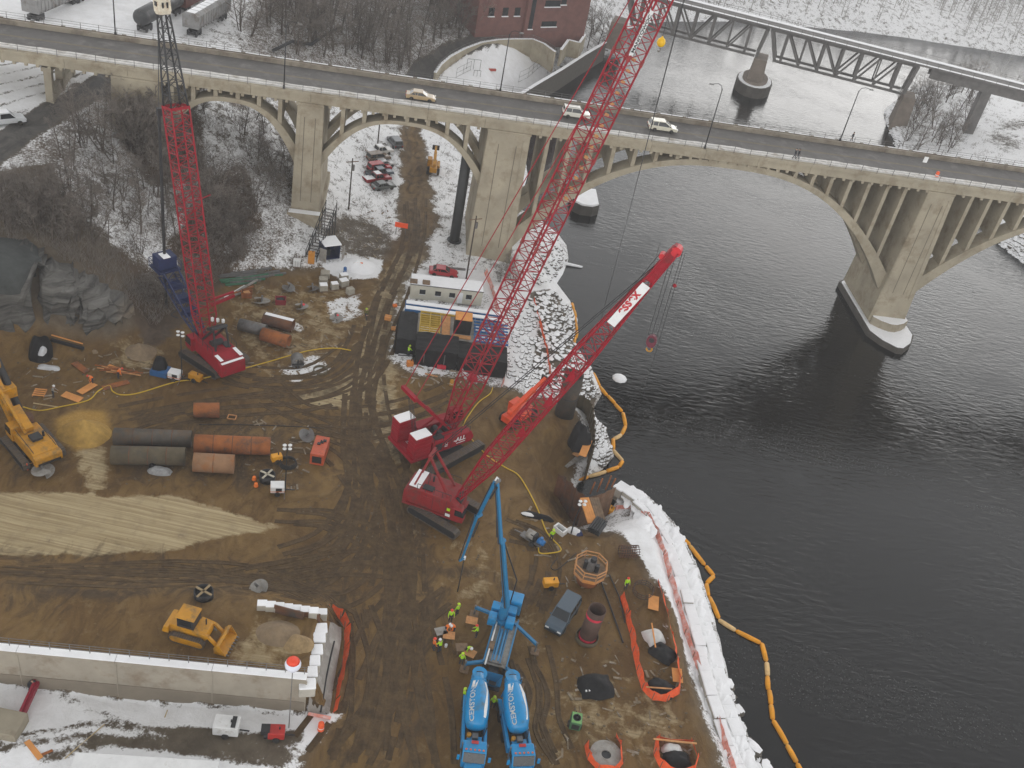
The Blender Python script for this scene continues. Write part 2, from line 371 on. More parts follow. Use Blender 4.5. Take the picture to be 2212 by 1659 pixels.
SNOWM = np.maximum(SNOWM, 0.66 * region([(700,380),(760,300),(870,270),(1010,280),(1020,500),(930,600),(900,540),(720,580),(690,500)], 0.6, 2))
SNOWM = np.maximum(SNOWM, 0.92 * region([(900,590),(1040,575),(1110,640),(1110,830),(1030,800),(1050,640),(890,640)], 0, 1))
SNOWM = np.maximum(SNOWM, 0.97 * region([(1090,560),(1190,480),(1260,580),(1260,760),(1300,860),(1240,880),(1090,840),(1080,700)], -2, 1.5))
SNOWM = np.maximum(SNOWM, 1.0 * region([(1330,1110),(1400,1080),(1480,1180),(1530,1330),(1560,1470),(1520,1500),(1470,1350),(1420,1270),(1350,1180)], -0.5, 1.0))
SNOWM = np.maximum(SNOWM, 0.82 * region([(1500,1470),(1560,1440),(1620,1600),(1660,1700),(1580,1700)], -1, 1.0))
SNOWM = np.maximum(SNOWM, 0.72 * (region([(1900,220),(2000,180),(2400,220),(2400,560),(2150,540),(1930,330)], -2, 2)))
SNOWM = SNOWM * (1 - .55 * region([(720,480),(800,470),(850,500),(840,545),(740,545),(700,520)], 0.4, 1.5, 4)); SNOWM = np.where(site > 0.5, 0, SNOWM)
SNOWM = np.maximum(SNOWM * (1 - site), 0)
BLUFF = region([(-200,640),(60,560),(150,575),(260,630),(370,680),(420,650),(430,700),(330,745),(-200,800)], 3, 1.5, 2.0)
SNOWM = SNOWM * (1 - BLUFF)
SNOWM = np.where(region([(-200,430),(0,430),(100,415),(250,530),(240,600),(100,530),(-200,520)], 11, 2, 3) > .5, np.minimum(SNOWM, .36), SNOWM)
LOWER = region([(-300,1455),(0,1482),(655,1545),(735,1545),(690,1600),(640,1640),(600,1660),(560,1760),(-300,1760)], 0, 0.8, 1.2)
SNOWM = np.maximum(SNOWM, 0.93 * LOWER)
for px, v in (([(540,1305),(700,1322),(735,1350),(690,1345),(560,1325)],0.8),([(600,800),(680,770),(720,800),(640,830)],0.62),([(690,580),(760,560),(830,560),(820,600),(740,610)],0.95),([(700,650),(780,630),(790,680),(720,700)],0.6),([(845,640),(860,640),(855,800),(890,830),(845,800)],0.62),([(610,715),(650,690),(650,715)],0.5),([(560,1055),(640,1040),(640,1060)],0.35),([(1380,1385),(1440,1350),(1450,1390)],0.3)):
    SNOWM = np.maximum(SNOWM, v * region(px, 0, 0.8, 2.0))
onfill = (back > 0.2) & (back < 16) & (along < 3.5)
SNOWM = np.where(onfill, np.minimum(SNOWM, 0.0), SNOWM); site = np.where(onfill, 1.0, site)
RIPM = region([(1140,645),(1200,630),(1240,680),(1245,740),(1278,800),(1295,850),(1255,885),(1195,855),(1150,800),(1165,700)], -2, 0.8, 1.0)
SNOWM = SNOWM * (1 - RIPM) + RIPM * 0.0
SANDM = 0.95 * region([(-300,1085),(0,1072),(60,1058),(200,1062),(380,1080),(470,1100),(560,1130),(585,1138),(500,1160),(380,1182),(250,1190),(0,1195),(-300,1200)], 0, 0.9, 2.2)
SANDM = np.maximum(SANDM, 0.55 * region([(150,965),(235,960),(240,1000),(250,1060),(190,1070),(150,1010)], 0, 1.0, 2.0))
SANDM = np.maximum(SANDM, 0.6 * region([(630,850),(760,800),(790,740),(830,740),(840,840),(760,880),(650,880)], 0, 2.0, 4.0))
SANDM = np.maximum(SANDM, 0.45 * region([(560,1330),(640,1335),(625,1440),(500,1420)], WALL_H, 1.0, 2.0))
SANDM = np.maximum(SANDM, 0.35 * region([(480,610),(740,590),(800,640),(800,720),(640,820),(500,800)], 0, 4, 6))
SANDM = np.maximum(SANDM, 0.35 * region([(1200,1470),(1480,1480),(1500,1650),(1180,1650)], 0, 4, 6))
SANDM = np.maximum(SANDM, 0.4 * region([(240,740),(360,730),(330,800),(240,800)], 0, 2, 2))
SANDM = np.maximum(SANDM, 0.5 * stroke([(885,560),(850,640),(822,740),(815,830),(830,900),(870,960)], 6.5, 0, 1.8, 2.5)); SANDM = np.maximum(SANDM, 0.34 * region([(900,1150),(1100,1180),(1160,1400),(1000,1300)], 0, 4, 6))
YSAND = region([(122,905),(170,888),(225,890),(238,925),(215,965),(165,975),(125,950)], 0, 0.5, 0.8)
MUDM = 0.0 * XX
for px, v in (([(640,900),(760,880),(850,850),(900,1000),(850,1120),(640,1060),(700,980)],0.5),([(840,1040),(960,1060),(940,1180),(850,1200)],0.8),([(0,1200),(400,1190),(900,1200),(940,1300),(740,1330),(0,1400)],0.6),([(850,1200),(1000,1300),(950,1659),(750,1659),(760,1400)],0.5),([(250,880),(640,900),(660,1060),(560,1060),(250,1050)],0.65),([(30,960),(150,960),(160,1030),(30,1040)],0.8),([(800,560),(870,590),(840,650),(790,690)],0.6),([(1150,1040),(1250,1040),(1310,1130),(1200,1160)],0.5),([(860,290),(910,290),(930,560),(850,560)],0.35)):
    MUDM = np.maximum(MUDM, v * region(px, 0, 3, 5))
RUT = 0.0 * XX
for px in ([(880,280),(892,420),(890,520),(830,650),(800,780),(790,900),(850,1050),(880,1250),(860,1450),(820,1659)],[(898,280),(910,420),(905,520),(850,660),(825,790),(830,900),(885,1050),(930,1230),(915,1450),(880,1659)],[(560,1270),(720,1260),(840,1180),(880,1080),(860,950)],[(300,900),(500,860),(700,850),(800,800)],[(620,1200),(720,1170),(790,1080),(780,960),(800,850)],[(0,1290),(300,1300),(560,1240),(760,1230)],[(0,1330),(260,1350),(560,1290),(740,1290)],[(700,1659),(790,1500),(830,1380),(900,1290)],[(740,1659),(840,1490),(880,1390),(960,1280)],[(1180,1300),(1050,1240),(900,1230)]):
    RUT = np.maximum(RUT, stroke(px, 1.3, 0, 0.45, 0.8))
for px, w in (([(-100,1620),(200,1560),(420,1590),(640,1625)],1.0),([(-100,1640),(180,1590),(400,1612),(620,1645)],1.2),([(100,1640),(240,1600),(430,1620),(600,1650)],1.5),([(110,1490),(230,1545),(330,1570),(450,1590)],0.7),([(380,1612),(500,1612),(640,1600)],1.3),([(400,1590),(560,1600),(650,1590)],1.2)):
    k = stroke(px, w, 0, 0.4, 0.8) * LOWER; SNOWM = SNOWM * (1 - 0.55 * k); RUT = np.maximum(RUT, 0.6 * k)
BRUSH = region([(600,230),(480,200),(550,60),(700,-40),(1000,-40),(1060,80),(900,140),(860,180)], 8, 3, 6) * 0.45
BRUSH = np.maximum(BRUSH, hill * (0.12 + 1.3 * W1))
BRUSH = np.maximum(BRUSH, 0.9 * region([(430,470),(520,430),(560,480),(500,560),(440,620),(330,690),(260,660),(350,600)], 4, 2, 4))
BRUSH = np.maximum(BRUSH, 0.9 * region([(250,210),(420,200),(430,330),(320,360),(260,310)], 14, 2, 4))
ROADM = stroke([(-80,398),(0,345),(120,270),(240,205),(330,160)], 4.6, 14.0, 0.3, 0.2)
ROADM = np.maximum(ROADM, stroke([(885,190),(920,140),(980,108),(1050,88),(1090,78),(1180,66)], 5.5, 3.5, 0.4, 0.2))
ROADM = np.maximum(ROADM, 0.5 * stroke([(2300,420),(2230,350),(2160,300),(2170,270),(2260,265)], 3.0, 0, 0.8, 0.4))
SNOWM = SNOWM * (1 - 0.97 * ROADM); BRUSH = BRUSH * (1 - ROADM)
for k in range(5):   # snowy yard tracks (rails) beside the bridge bent
    st = stroke([(-150 + 0, 214 + k * 26 - 40), (60, 160 + k * 18 - 20), (240, 100 + k * 16)], 0.7, 16.5, 0.3, 0.3); SNOWM = SNOWM * (1 - 0.5 * st)

me = bpy.data.meshes.new('ground'); ny, nx = XX.shape
me.vertices.add(nx * ny); me.vertices.foreach_set('co', np.stack([XX, YY, ZZ], -1).astype(np.float32).ravel())
idx = np.arange(nx * ny).reshape(ny, nx)
q = np.stack([idx[:-1, :-1], idx[:-1, 1:], idx[1:, 1:], idx[1:, :-1]], -1).reshape(-1, 4)
me.loops.add(q.size); me.loops.foreach_set('vertex_index', q.ravel().astype(np.int32))
me.polygons.add(len(q)); me.polygons.foreach_set('loop_start', (np.arange(len(q)) * 4).astype(np.int32))
me.polygons.foreach_set('use_smooth', np.ones(len(q), bool)); me.update(calc_edges=True)
for nm, arrs in (('cover_a', (SNOWM, SANDM, MUDM, BRUSH)), ('cover_b', (RUT, ROADM, YSAND, site))):
    a = me.color_attributes.new(nm, 'FLOAT_COLOR', 'POINT'); a.data.foreach_set('color', np.stack(arrs, -1).astype(np.float32).ravel())
ground = bpy.data.objects.new('ground', me); COL.objects.link(ground); tag(ground, 'muddy brown work site with snowy slopes around it', None, None, 'structure')

def ground_material():
    m = bpy.data.materials.new('ground_cover'); m.use_nodes = True; L = m.node_tree.links.new; bs = m.node_tree.nodes['Principled BSDF']
    bs.inputs['Roughness'].default_value = 0.92; bs.inputs['Specular IOR Level'].default_value = 0.25
    A = nd(m, 'ShaderNodeVertexColor', layer_name='cover_a'); Bn = nd(m, 'ShaderNodeVertexColor', layer_name='cover_b')
    sa = nd(m, 'ShaderNodeSeparateColor'); L(A.outputs[0], sa.inputs[0]); sb = nd(m, 'ShaderNodeSeparateColor'); L(Bn.outputs[0], sb.inputs[0])
    g = nd(m, 'ShaderNodeNewGeometry')
    def noise(sc, det=6.0, ro=0.65, vec=None, dist=0.0):
        n = nd(m, 'ShaderNodeTexNoise', i_Scale=sc, i_Detail=det, i_Roughness=ro, i_Distortion=dist); L(vec or g.outputs['Position'], n.inputs['Vector']); return n.outputs[0]
    def ramp(f, a, b, lo=0.0, hi=1.0):
        r = nd(m, 'ShaderNodeMapRange', i_1=a, i_2=b, i_3=lo, i_4=hi); L(f, r.inputs[0]); return r.outputs[0]
    def mix(f, c1, c2, mode='MIX'):
        x = nd(m, 'ShaderNodeMix', data_type='RGBA', blend_type=mode)
        for i, c in ((0, f), (6, c1), (7, c2)):
            if isinstance(c, (int, float)): x.inputs[i].default_value = c
            elif isinstance(c, tuple): x.inputs[i].default_value = (*c, 1)
            else: L(c, x.inputs[i])
        return x.outputs[2]
    def math_(op, a, b):
        x = nd(m, 'ShaderNodeMath', operation=op)
        for i, c in ((0, a), (1, b)):
            if isinstance(c, (int, float)): x.inputs[i].default_value = c
            else: L(c, x.inputs[i])
        return x.outputs[0]
    mp = nd(m, 'ShaderNodeMapping'); L(g.outputs['Position'], mp.inputs[0]); mp.inputs['Rotation'].default_value = (0, 0, 0.35); mp.inputs['Scale'].default_value = (0.8, 0.4, 1)
    mp2 = nd(m, 'ShaderNodeMapping'); L(g.outputs['Position'], mp2.inputs[0]); mp2.inputs['Rotation'].default_value = (0, 0, -0.14); mp2.inputs['Scale'].default_value = (0.07, 3.2, 1)
    big = noise(0.09, 8, 0.6, None, 0.6); mid = noise(0.55, 8, 0.7, None, 0.4); fine = noise(3.5, 6, 0.75); drag = noise(0.45, 8, 0.65, mp.outputs[0], 2.5); comb = noise(1.0, 6, 0.6, mp2.outputs[0], 0.15)
    dirt = mix(ramp(big, 0.35, 0.65), (0.122, 0.064, 0.015), (0.20, 0.118, 0.036))
    dirt = mix(ramp(drag, 0.42, 0.66, 0, 0.7), dirt, (0.075, 0.043, 0.017))
    dirt = mix(ramp(mid, 0.56, 0.75, 0, 0.75), dirt, (0.23, 0.155, 0.070))
    dirt = mix(ramp(fine, 0.60, 0.72, 0, 0.65), dirt, (0.26, 0.19, 0.105))
    sand = mix(ramp(comb, 0.40, 0.62), (0.32, 0.24, 0.125), (0.50, 0.40, 0.235))
    sand = mix(ramp(mid, 0.5, 0.8, 0, 0.6), sand, (0.20, 0.15, 0.09))
    sm = math_('ADD', sa.outputs[1], ramp(mid, 0.3, 0.7, -0.32, 0.32)); c = mix(ramp(sm, 0.28, 0.6), dirt, sand)
    mud = mix(ramp(fine, 0.35, 0.7), (0.040, 0.027, 0.016), (0.095, 0.064, 0.036))
    mm = math_('ADD', sa.outputs[2], ramp(drag, 0.3, 0.7, -0.45, 0.35)); c = mix(ramp(mm, 0.3, 0.85, 0, 0.85), c, mud)
    ru = math_('MULTIPLY', sb.outputs[0], ramp(drag, 0.35, 0.6, 0.15, 0.75)); c = mix(ru, c, (0.055, 0.037, 0.021))
    ys = mix(ramp(fine, 0.35, 0.7), (0.36, 0.20, 0.035), (0.50, 0.31, 0.085)); c = mix(sb.outputs[2], c, ys)
    off = mix(ramp(mid, 0.35, 0.65), (0.085, 0.066, 0.046), (0.15, 0.12, 0.085)); c = mix(Bn.outputs['Alpha'], off, c)
    br = mix(ramp(mid, 0.4, 0.7), (0.055, 0.036, 0.024), (0.12, 0.085, 0.055)); bm = math_('ADD', A.outputs['Alpha'], ramp(mid, 0.3, 0.7, -0.4, 0.4))
    bfac = ramp(bm, 0.3, 0.6); c = mix(bfac, c, br)
    rd = mix(ramp(drag, 0.4, 0.65), (0.05, 0.047, 0.044), (0.12, 0.11, 0.10)); c = mix(sb.outputs[1], c, rd)
    patch = math_('ADD', math_('MULTIPLY', mid, 0.55), math_('MULTIPLY', fine, 0.45))
    sn = math_('ADD', sa.outputs[0], ramp(patch, 0.30, 0.70, -0.5, 0.5)); sn = math_('SUBTRACT', sn, math_('MULTIPLY', bfac, 0.32))
    sfac = ramp(sn, 0.40, 0.62); snow = mix(ramp(mid, 0.35, 0.7), (0.92, 0.92, 0.93), (0.78, 0.775, 0.77)); c = mix(sfac, c, snow)
    L(c, bs.inputs['Base Color'])
    ht = math_('ADD', math_('MULTIPLY', fine, 0.25), math_('MULTIPLY', mid, 0.5)); ht = math_('ADD', ht, math_('MULTIPLY', drag, 0.35))
    bp = nd(m, 'ShaderNodeBump', i_Strength=0.7, i_Distance=0.35); L(ht, bp.inputs['Height']); L(bp.outputs[0], bs.inputs['Normal'])
    rg = ramp(drag, 0.4, 0.7, 0.6, 0.95); L(rg, bs.inputs['Roughness'])
    return m
me.materials.append(ground_material())

# ------------------------------------------------------------------ river
def water_material():
    m = bpy.data.materials.new('river_water'); m.use_nodes = True; L = m.node_tree.links.new; bs = m.node_tree.nodes['Principled BSDF']
    bs.inputs['Base Color'].default_value = (0.003, 0.003, 0.003, 1); bs.inputs['Roughness'].default_value = 0.05; bs.inputs['IOR'].default_value = 1.33
    g = nd(m, 'ShaderNodeNewGeometry'); mp = nd(m, 'ShaderNodeMapping'); L(g.outputs['Position'], mp.inputs[0])
    mp.inputs['Rotation'].default_value = (0, 0, -0.25); mp.inputs['Scale'].default_value = (0.55, 1.5, 1)
    n1 = nd(m, 'ShaderNodeTexNoise', i_Scale=1.0, i_Detail=4.0, i_Roughness=0.55, i_Distortion=0.4); L(mp.outputs[0], n1.inputs['Vector'])
    n2 = nd(m, 'ShaderNodeTexNoise', i_Scale=0.035, i_Detail=5.0, i_Roughness=0.6, i_Distortion=1.5); L(g.outputs['Position'], n2.inputs['Vector'])
    st = nd(m, 'ShaderNodeMapRange', i_1=0.38, i_2=0.62, i_3=0.35, i_4=0.85); L(n2.outputs[0], st.inputs[0])
    mp3 = nd(m, 'ShaderNodeMapping'); L(g.outputs['Position'], mp3.inputs[0]); mp3.inputs['Rotation'].default_value = (0, 0, 0.75); mp3.inputs['Scale'].default_value = (0.016, 0.10, 1)
    n4 = nd(m, 'ShaderNodeTexNoise', i_Scale=1.0, i_Detail=4.0, i_Distortion=1.2); L(mp3.outputs[0], n4.inputs['Vector']); n5 = nd(m, 'ShaderNodeTexNoise', i_Scale=3.2, i_Detail=3.0, i_Roughness=0.7); L(g.outputs['Position'], n5.inputs['Vector'])
    f1 = nd(m, 'ShaderNodeMapRange', i_1=0.54, i_2=0.66); L(n4.outputs[0], f1.inputs[0]); f2 = nd(m, 'ShaderNodeMapRange', i_1=0.58, i_2=0.68); L(n5.outputs[0], f2.inputs[0])
    fm = nd(m, 'ShaderNodeMath', operation='MULTIPLY'); L(f1.outputs[0], fm.inputs[0]); L(f2.outputs[0], fm.inputs[1])
    fx = nd(m, 'ShaderNodeMix', data_type='RGBA'); L(fm.outputs[0], fx.inputs[0]); fx.inputs[6].default_value = (0.003, 0.003, 0.003, 1); fx.inputs[7].default_value = (0.10, 0.10, 0.098, 1); L(fx.outputs[2], bs.inputs['Base Color'])
    bp = nd(m, 'ShaderNodeBump', i_Distance=0.12); L(st.outputs[0], bp.inputs['Strength']); L(n1.outputs[0], bp.inputs['Height']); L(bp.outputs[0], bs.inputs['Normal'])
    return m
b = B(); b.grid([[(-120, 20, RIVER_Z), (1900, 20, RIVER_Z)], [(-120, 2600, RIVER_Z), (1900, 2600, RIVER_Z)]])
b.obj('river', water_material(), kind='structure', label='dark rippled river water')

# ------------------------------------------------------------------ concrete arch bridge
BO = Vector((-8.59, 152.85, 0)); BA = math.radians(9.894); BW = 12.6
BU = Vector((math.cos(BA), math.sin(BA), 0)); BN = Vector((-BU.y, BU.x, 0))
def bw(s, t, z): return BO + BU * s + BN * t + Vector((0, 0, z))
S0, S1 = -112.0, 150.0
bridge = thing('arch_bridge', 'long concrete open-spandrel arch bridge carrying a road over the river', 'bridge', BO, BA)
B().bx(S0, S1, 0.5, BW - 0.4, 22.9, 23.86).obj('deck_slab', CONC, bridge)
B().bx(S0, S1, 2.45, BW - 2.0, 23.864, 23.9).obj('roadway', ASPH, bridge)
B().bx(S0, S1, 0.35, 2.45, 23.864, 24.02).obj('sidewalk', CONC_L, bridge)
B().bx(S0, S1, BW - 2.0, BW - 0.4, 23.864, 24.05).obj('sidewalk', CONC, bridge)
# dirty snow banked on the pavement, ragged edge
b = B(); rows = []
for s in np.arange(S0, S1, 0.7):
    w = 0.35 * (fbm(np.array([s]), np.array([0.0]), 3.0, 71)[0] - 0.3); k = 0.10 + 0.22 * fbm(np.array([s]), np.array([5.0]), 2.2, 72)[0]
    rows.append([(s, 0.55, 24.03), (s, 0.7, 24.03 + k * 0.5), (s, 1.4, 24.03 + k * 0.6), (s, 2.0 + w, 24.03 + k), (s, 2.55 + w, 23.95)])
b.grid(rows).obj('snow_bank', mat('dirty_snow', (0.62, 0.60, 0.57), 0.85, var=0.2, scale=0.9, dirt=(0.36, 0.32, 0.27), dirt_amt=0.35), bridge, True)
# fascia: beam with overhanging cap, painted in three steps of relief
for s in np.arange(S0, S1 - 1, 9.0):
    e = min(s + 8.96, S1); b = B(); b.bx(s, e, 0.0, 0.5, 22.35, 23.5); b.bx(s, e, -0.18, 0.52, 23.5, 23.98); b.obj('fascia_panel', CONC_L, bridge)
b = B()
for s in np.arange(S0 + 1.5, S1, 1.65): b.bx(s - .22, s + .22, -0.12, 0.3, 22.0, 22.35)
b.obj('corbel_row', CONC_L, bridge, kind='stuff')
for t, zz, nm in ((0.05, 24.0, 'guard_rail'), (BW - 0.45, 24.05, 'guard_rail')):
    b = B()
    for s in np.arange(S0, S1, 2.75): b.bx(s - .035, s + .035, t - .03, t + .03, zz, zz + 1.15)
    for h in (0.35, 0.75, 1.12): b.bx(S0, S1, t - .02, t + .02, zz + h - .018, zz + h + .018)
    b.obj(nm, mat('rail_grey', (0.13, 0.125, 0.12), 0.7), bridge)
B().bx(S0, S1, 2.5, 2.56, 23.902, 23.906).obj('edge_line', mat('worn_line', (0.30, 0.29, 0.27), 0.9), bridge)
for t in (5.75, 6.05): B().bx(S0, S1, t - 0.05, t + 0.05, 23.902, 23.906).obj('centre_line', mat('worn_yellow', (0.22, 0.17, 0.08), 0.9), bridge)
b = B(); b.bx(S0, S1, BW - 2.35, BW - 1.95, 23.9, 24.62); b.bx(S0, S1, BW - 0.42, BW - 0.1, 22.5, 24.2); b.obj('far_parapet', mat('stained_concrete', (0.26, 0.225, 0.175), 0.9, var=0.2, scale=0.3, dirt=(0.13, 0.10, 0.075), dirt_amt=0.45), bridge)
b = B()
for i, s in enumerate(np.arange(S0, S1, 4.6)): b.bx(s + 0.3, s + 4.2, BW - 0.44, BW - 0.05, 24.2, 24.27)
b.obj('parapet_snow', SNOW, bridge)
b = B()
for t in np.linspace(1.2, BW - 1.2, 5): b.bx(S0, S1, t - .3, t + .3, 22.0, 22.9)
b.obj('girder', CONC, bridge)
PIERS = {'p0': (-60.4, -53.4), 'p1': (-32.9, -28.9), 'p2': (-3.35, 3.4), 'p3': (71.1, 75.9), 'p4': (144.0, 150.0)}
def pier(s0, s1, zb, flare=0.6, plinth=None, front=-0.35):
    b = B(); c, h = (s0 + s1) / 2, (s1 - s0) / 2
    r = [[(c + i * (h + k * flare), (front - k * 0.7) if j < 0 else BW - 0.2 + k * 0.7, z) for i, j in ((-1, -1), (1, -1), (1, 1), (-1, 1))] for z, k in ((zb, 1), (22.4, 0))]
    b.loft(r); o = b.obj('pier', CONC_L, bridge)
    # raised pilaster strips leave a recessed panel between them
    b = B()
    for k in (-1, 1):
        x = c + k * h * 0.84; w = h * 0.14
        b.loft([[(x - w + k * q * flare * .8, front - q * .7 - .10, z), (x + w + k * q * flare * .8, front - q * .7 - .10, z), (x + w + k * q * flare * .8, front - q * .7 + .1, z), (x - w + k * q * flare * .8, front - q * .7 + .1, z)] for z, q in ((zb + 5, 1 - 5 / (22.4 - zb)), (21.2, 0.05))])
        b.bx(c + k * h * 0.34 - .05, c + k * h * 0.34 + .05, front - .62, front + .1, zb + 6, 19.5) if False else None
    b.bx(c - h * .98, c + h * .98, front - 0.1, front + 0.1, 21.2, 22.1); b.obj('pilaster', CONC_L, o)
    for k in (-.42, .42):
        g = B(); x = c + k * h; q0 = 1 - 6 / (22.4 - zb); g.loft([[(x - .06, front - q * .7 - .015, z), (x + .06, front - q * .7 - .015, z), (x + .06, front - q * .7 + .05, z), (x - .06, front - q * .7 + .05, z)] for z, q in ((zb + 6, q0), (20.2, .1))]); g.obj('panel_groove', mat('groove_dark', (.15, .125, .09), .9), o)
    for k in (-.30, .30): B().bx(c + k * h * 1.5 - .05, c + k * h * 1.5 + .05, front - .45, front + .1, max(zb + 9, 4), 20.2).obj('panel_groove', mat('groove_dark', (.16, .135, .10), .9), o) if False else None
    if plinth:
        z0, z1, e, t0, t1 = plinth
        B().loft([[(c + i * (h + flare + e + d), (t0 - d) if j < 0 else t1 + d, z) for i, j in ((-1, -1), (1, -1), (1, 1), (-1, 1))] for z, d in ((z0, .3), (z1, 0))]).obj('plinth', CONC_L, o)
        B().box((c, (t0 + front - 0.75) / 2, z1 + .03), (2 * h + 1, abs(front - .75 - t0) * .8, .08)).obj('plinth_snow', SNOW, o)
    return o
pier(*PIERS['p0'], 8, 0.3); pier(*PIERS['p1'], 0, 0.35, (-2, 4.6, 0.35, -2.6, BW + 1.5)); pier(*PIERS['p2'], -4, 0.5); pier(*PIERS['p4'], -6, 0.8)
p3 = pier(*PIERS['p3'], -3.2, 1.0)
def cutwater(s0, s1, t0, t1, z0, z1, nose, name, material, par, shrink=0.0):
    c = (s0 + s1) / 2; s0 += shrink; s1 -= shrink
    poly = [(s0, t1 - shrink), (s0, t0 + nose), (s0 + (c - s0) * .35, t0 + nose * .45), (c - .6, t0 + shrink), (c + .6, t0 + shrink), (s1 + (c - s1) * .35, t0 + nose * .45), (s1, t0 + nose), (s1, t1 - shrink), (c, t1 + nose * .7 - shrink)]
    return B().prism(poly, z0, z1).obj(name, material, par)
cutwater(69.6, 78.4, -8.5, 13.5, -8, -3.9, 5.0, 'footing', mat('wet_stone', (0.07, 0.062, 0.052), 0.8, var=0.3, scale=0.8), p3)
cutwater(69.6, 78.4, -8.5, 13.5, -3.89, -3.72, 5.0, 'footing_snow', SNOW, p3, 0.35)
cutwater(70.6, 77.4, -3.4, 12.6, -3.72, -2.2, 2.0, 'plinth', CONC, p3); cutwater(70.6, 77.4, -3.4, 12.6, -2.2, -2.12, 2.0, 'plinth_snow', SNOW, p3, 0.12)
def arch(c, h, ez, ea, ep, iz, ia, ip, n=44):
    """two ribs and a row of cross walls; extrados and intrados as power curves"""
    E = lambda d: ez - ea * abs(d / h) ** ep; I = lambda d: iz - ia * abs(d / h) ** ip
    ds = np.linspace(-h, h, n)
    for t0, t1 in ((0.25, 3.4), (BW - 3.4, BW - 0.25)):
        b = B(); rings = [[(c + d, t0, E(d)), (c + d, t1, E(d)), (c + d, t1, I(d)), (c + d, t0, I(d))] for d in ds]
        b.loft(rings); b.obj('arch_rib', CONC_L, bridge)
    return E
def walls(E, c, ss, w=0.62):
    for s in ss:
        z = E(s - c)
        if z < 22.2: B().bx(s - w / 2, s + w / 2, 0.45, 3.3, z - .3, 22.36).bx(s - w / 2 + .05, s + w / 2 - .05, 3.3, BW - 3.4, z + (22 - z) * .0, 22.36).bx(s - w / 2, s + w / 2, BW - 3.4, BW - .5, z - .3, 22.36).obj('spandrel_wall', CONC_L, bridge)
E = arch(-43.2, 10.6, 21.3, 7.0, 2.6, 20.6, 9.8, 2.7); walls(E, -43.2, [-51.8, -48.6, -45.3, -42.0, -38.8, -35.6])
E = arch(-16.1, 13.0, 21.4, 7.4, 2.6, 20.8, 9.2, 2.7); walls(E, -16.1, [-26.0, -22.7, -19.4, -16.1, -12.8, -9.7, -6.5])
E = arch(37.3, 34.0, 22.3, 17.4, 2.4, 21.2, 20.2, 2.6); walls(E, 37.3, [6.4, 10.0, 13.6, 17.2, 20.8, 24.3, 27.8, 31.4, 34.8, 38.1, 41.4, 44.9, 48.1, 51.3, 54.5, 57.8, 61.1, 64.4, 67.6])
E = arch(110.0, 34.0, 22.3, 17.4, 2.4, 21.2, 20.2, 2.6); walls(E, 110.0, list(np.arange(79.6, 142, 3.35)))
# land-side bent under the approach
bent = thing('bridge_bent', 'concrete two-column bent with low wall under the approach span at the rail yard', 'bridge support', bw(-69.8, 0, 0), BA)
for t in (0.9, 6.0, BW - 1.2): B().bx(-.55, .55, t - .5, t + .5, 10, 21.4).obj('column', CONC, bent)
B().bx(-.4, .4, .9, BW - 1.2, 10, 18.3).obj('wall', CONC, bent); B().bx(-.75, .75, .1, BW - .2, 21.4, 22.0).obj('cap_beam', CONC, bent)
def lamp_post(s, t, h, arm, label, side=1):
    o = thing('street_lamp', label, 'street lamp', bw(s, t, 24.02), BA, 'street lamps along the bridge')
    B().tube([(0, 0, 0), (0, 0, h * .96)], [.11, .07], 8).obj('pole', BLK, o, True); B().cyl((0, 0, 0), (0, 0, .5), .2, .16, 8).obj('pole_base', BLK, o)
    B().tube([(0, 0, h * .93), (side * arm * .15, 0, h), (side * arm * .5, 0, h * 1.025), (side * arm, 0, h * 1.01)], .05, 6).obj('arm', BLK, o, True)
    B().box((side * (arm + .3), 0, h * 1.005), (.75, .3, .16), taper=.7).obj('lamp_head', STEEL, o)
# ------------------------------------------------------------------ trees and brush
def cones_mesh(name, A, T, R, n=3, material=None):
    """many thin tapering twigs in one mesh: base points A, tips T, base radii R"""
    A = np.asarray(A, float); T = np.asarray(T, float); R = np.asarray(R, float); k = len(A)
    d = T - A; d /= np.linalg.norm(d, axis=1)[:, None] + 1e-9
    ref = np.where(np.abs(d[:, 2:3]) < 0.9, np.array([[0, 0, 1.0]]), np.array([[1.0, 0, 0]]))
    a = np.cross(d, ref); a /= np.linalg.norm(a, axis=1)[:, None] + 1e-9; c = np.cross(a, d)
    V = np.zeros((k, n + 1, 3))
    for i in range(n):
        t = 2 * math.pi * i / n; V[:, i] = A + (a * math.cos(t) + c * math.sin(t)) * R[:, None]
    V[:, n] = T; base = (np.arange(k) * (n + 1))[:, None]
    F = np.stack([np.concatenate([base + i, base + (i + 1) % n, base + n], 1) for i in range(n)], 1).reshape(-1, 3)
    me = bpy.data.meshes.new(name); me.vertices.add(k * (n + 1)); me.vertices.foreach_set('co', V.astype(np.float32).ravel())
    me.loops.add(F.size); me.loops.foreach_set('vertex_index', F.astype(np.int32).ravel()); me.polygons.add(len(F))
    me.polygons.foreach_set('loop_start', (np.arange(len(F)) * 3).astype(np.int32)); me.update(calc_edges=True)
    if material: me.materials.append(material)
    return me
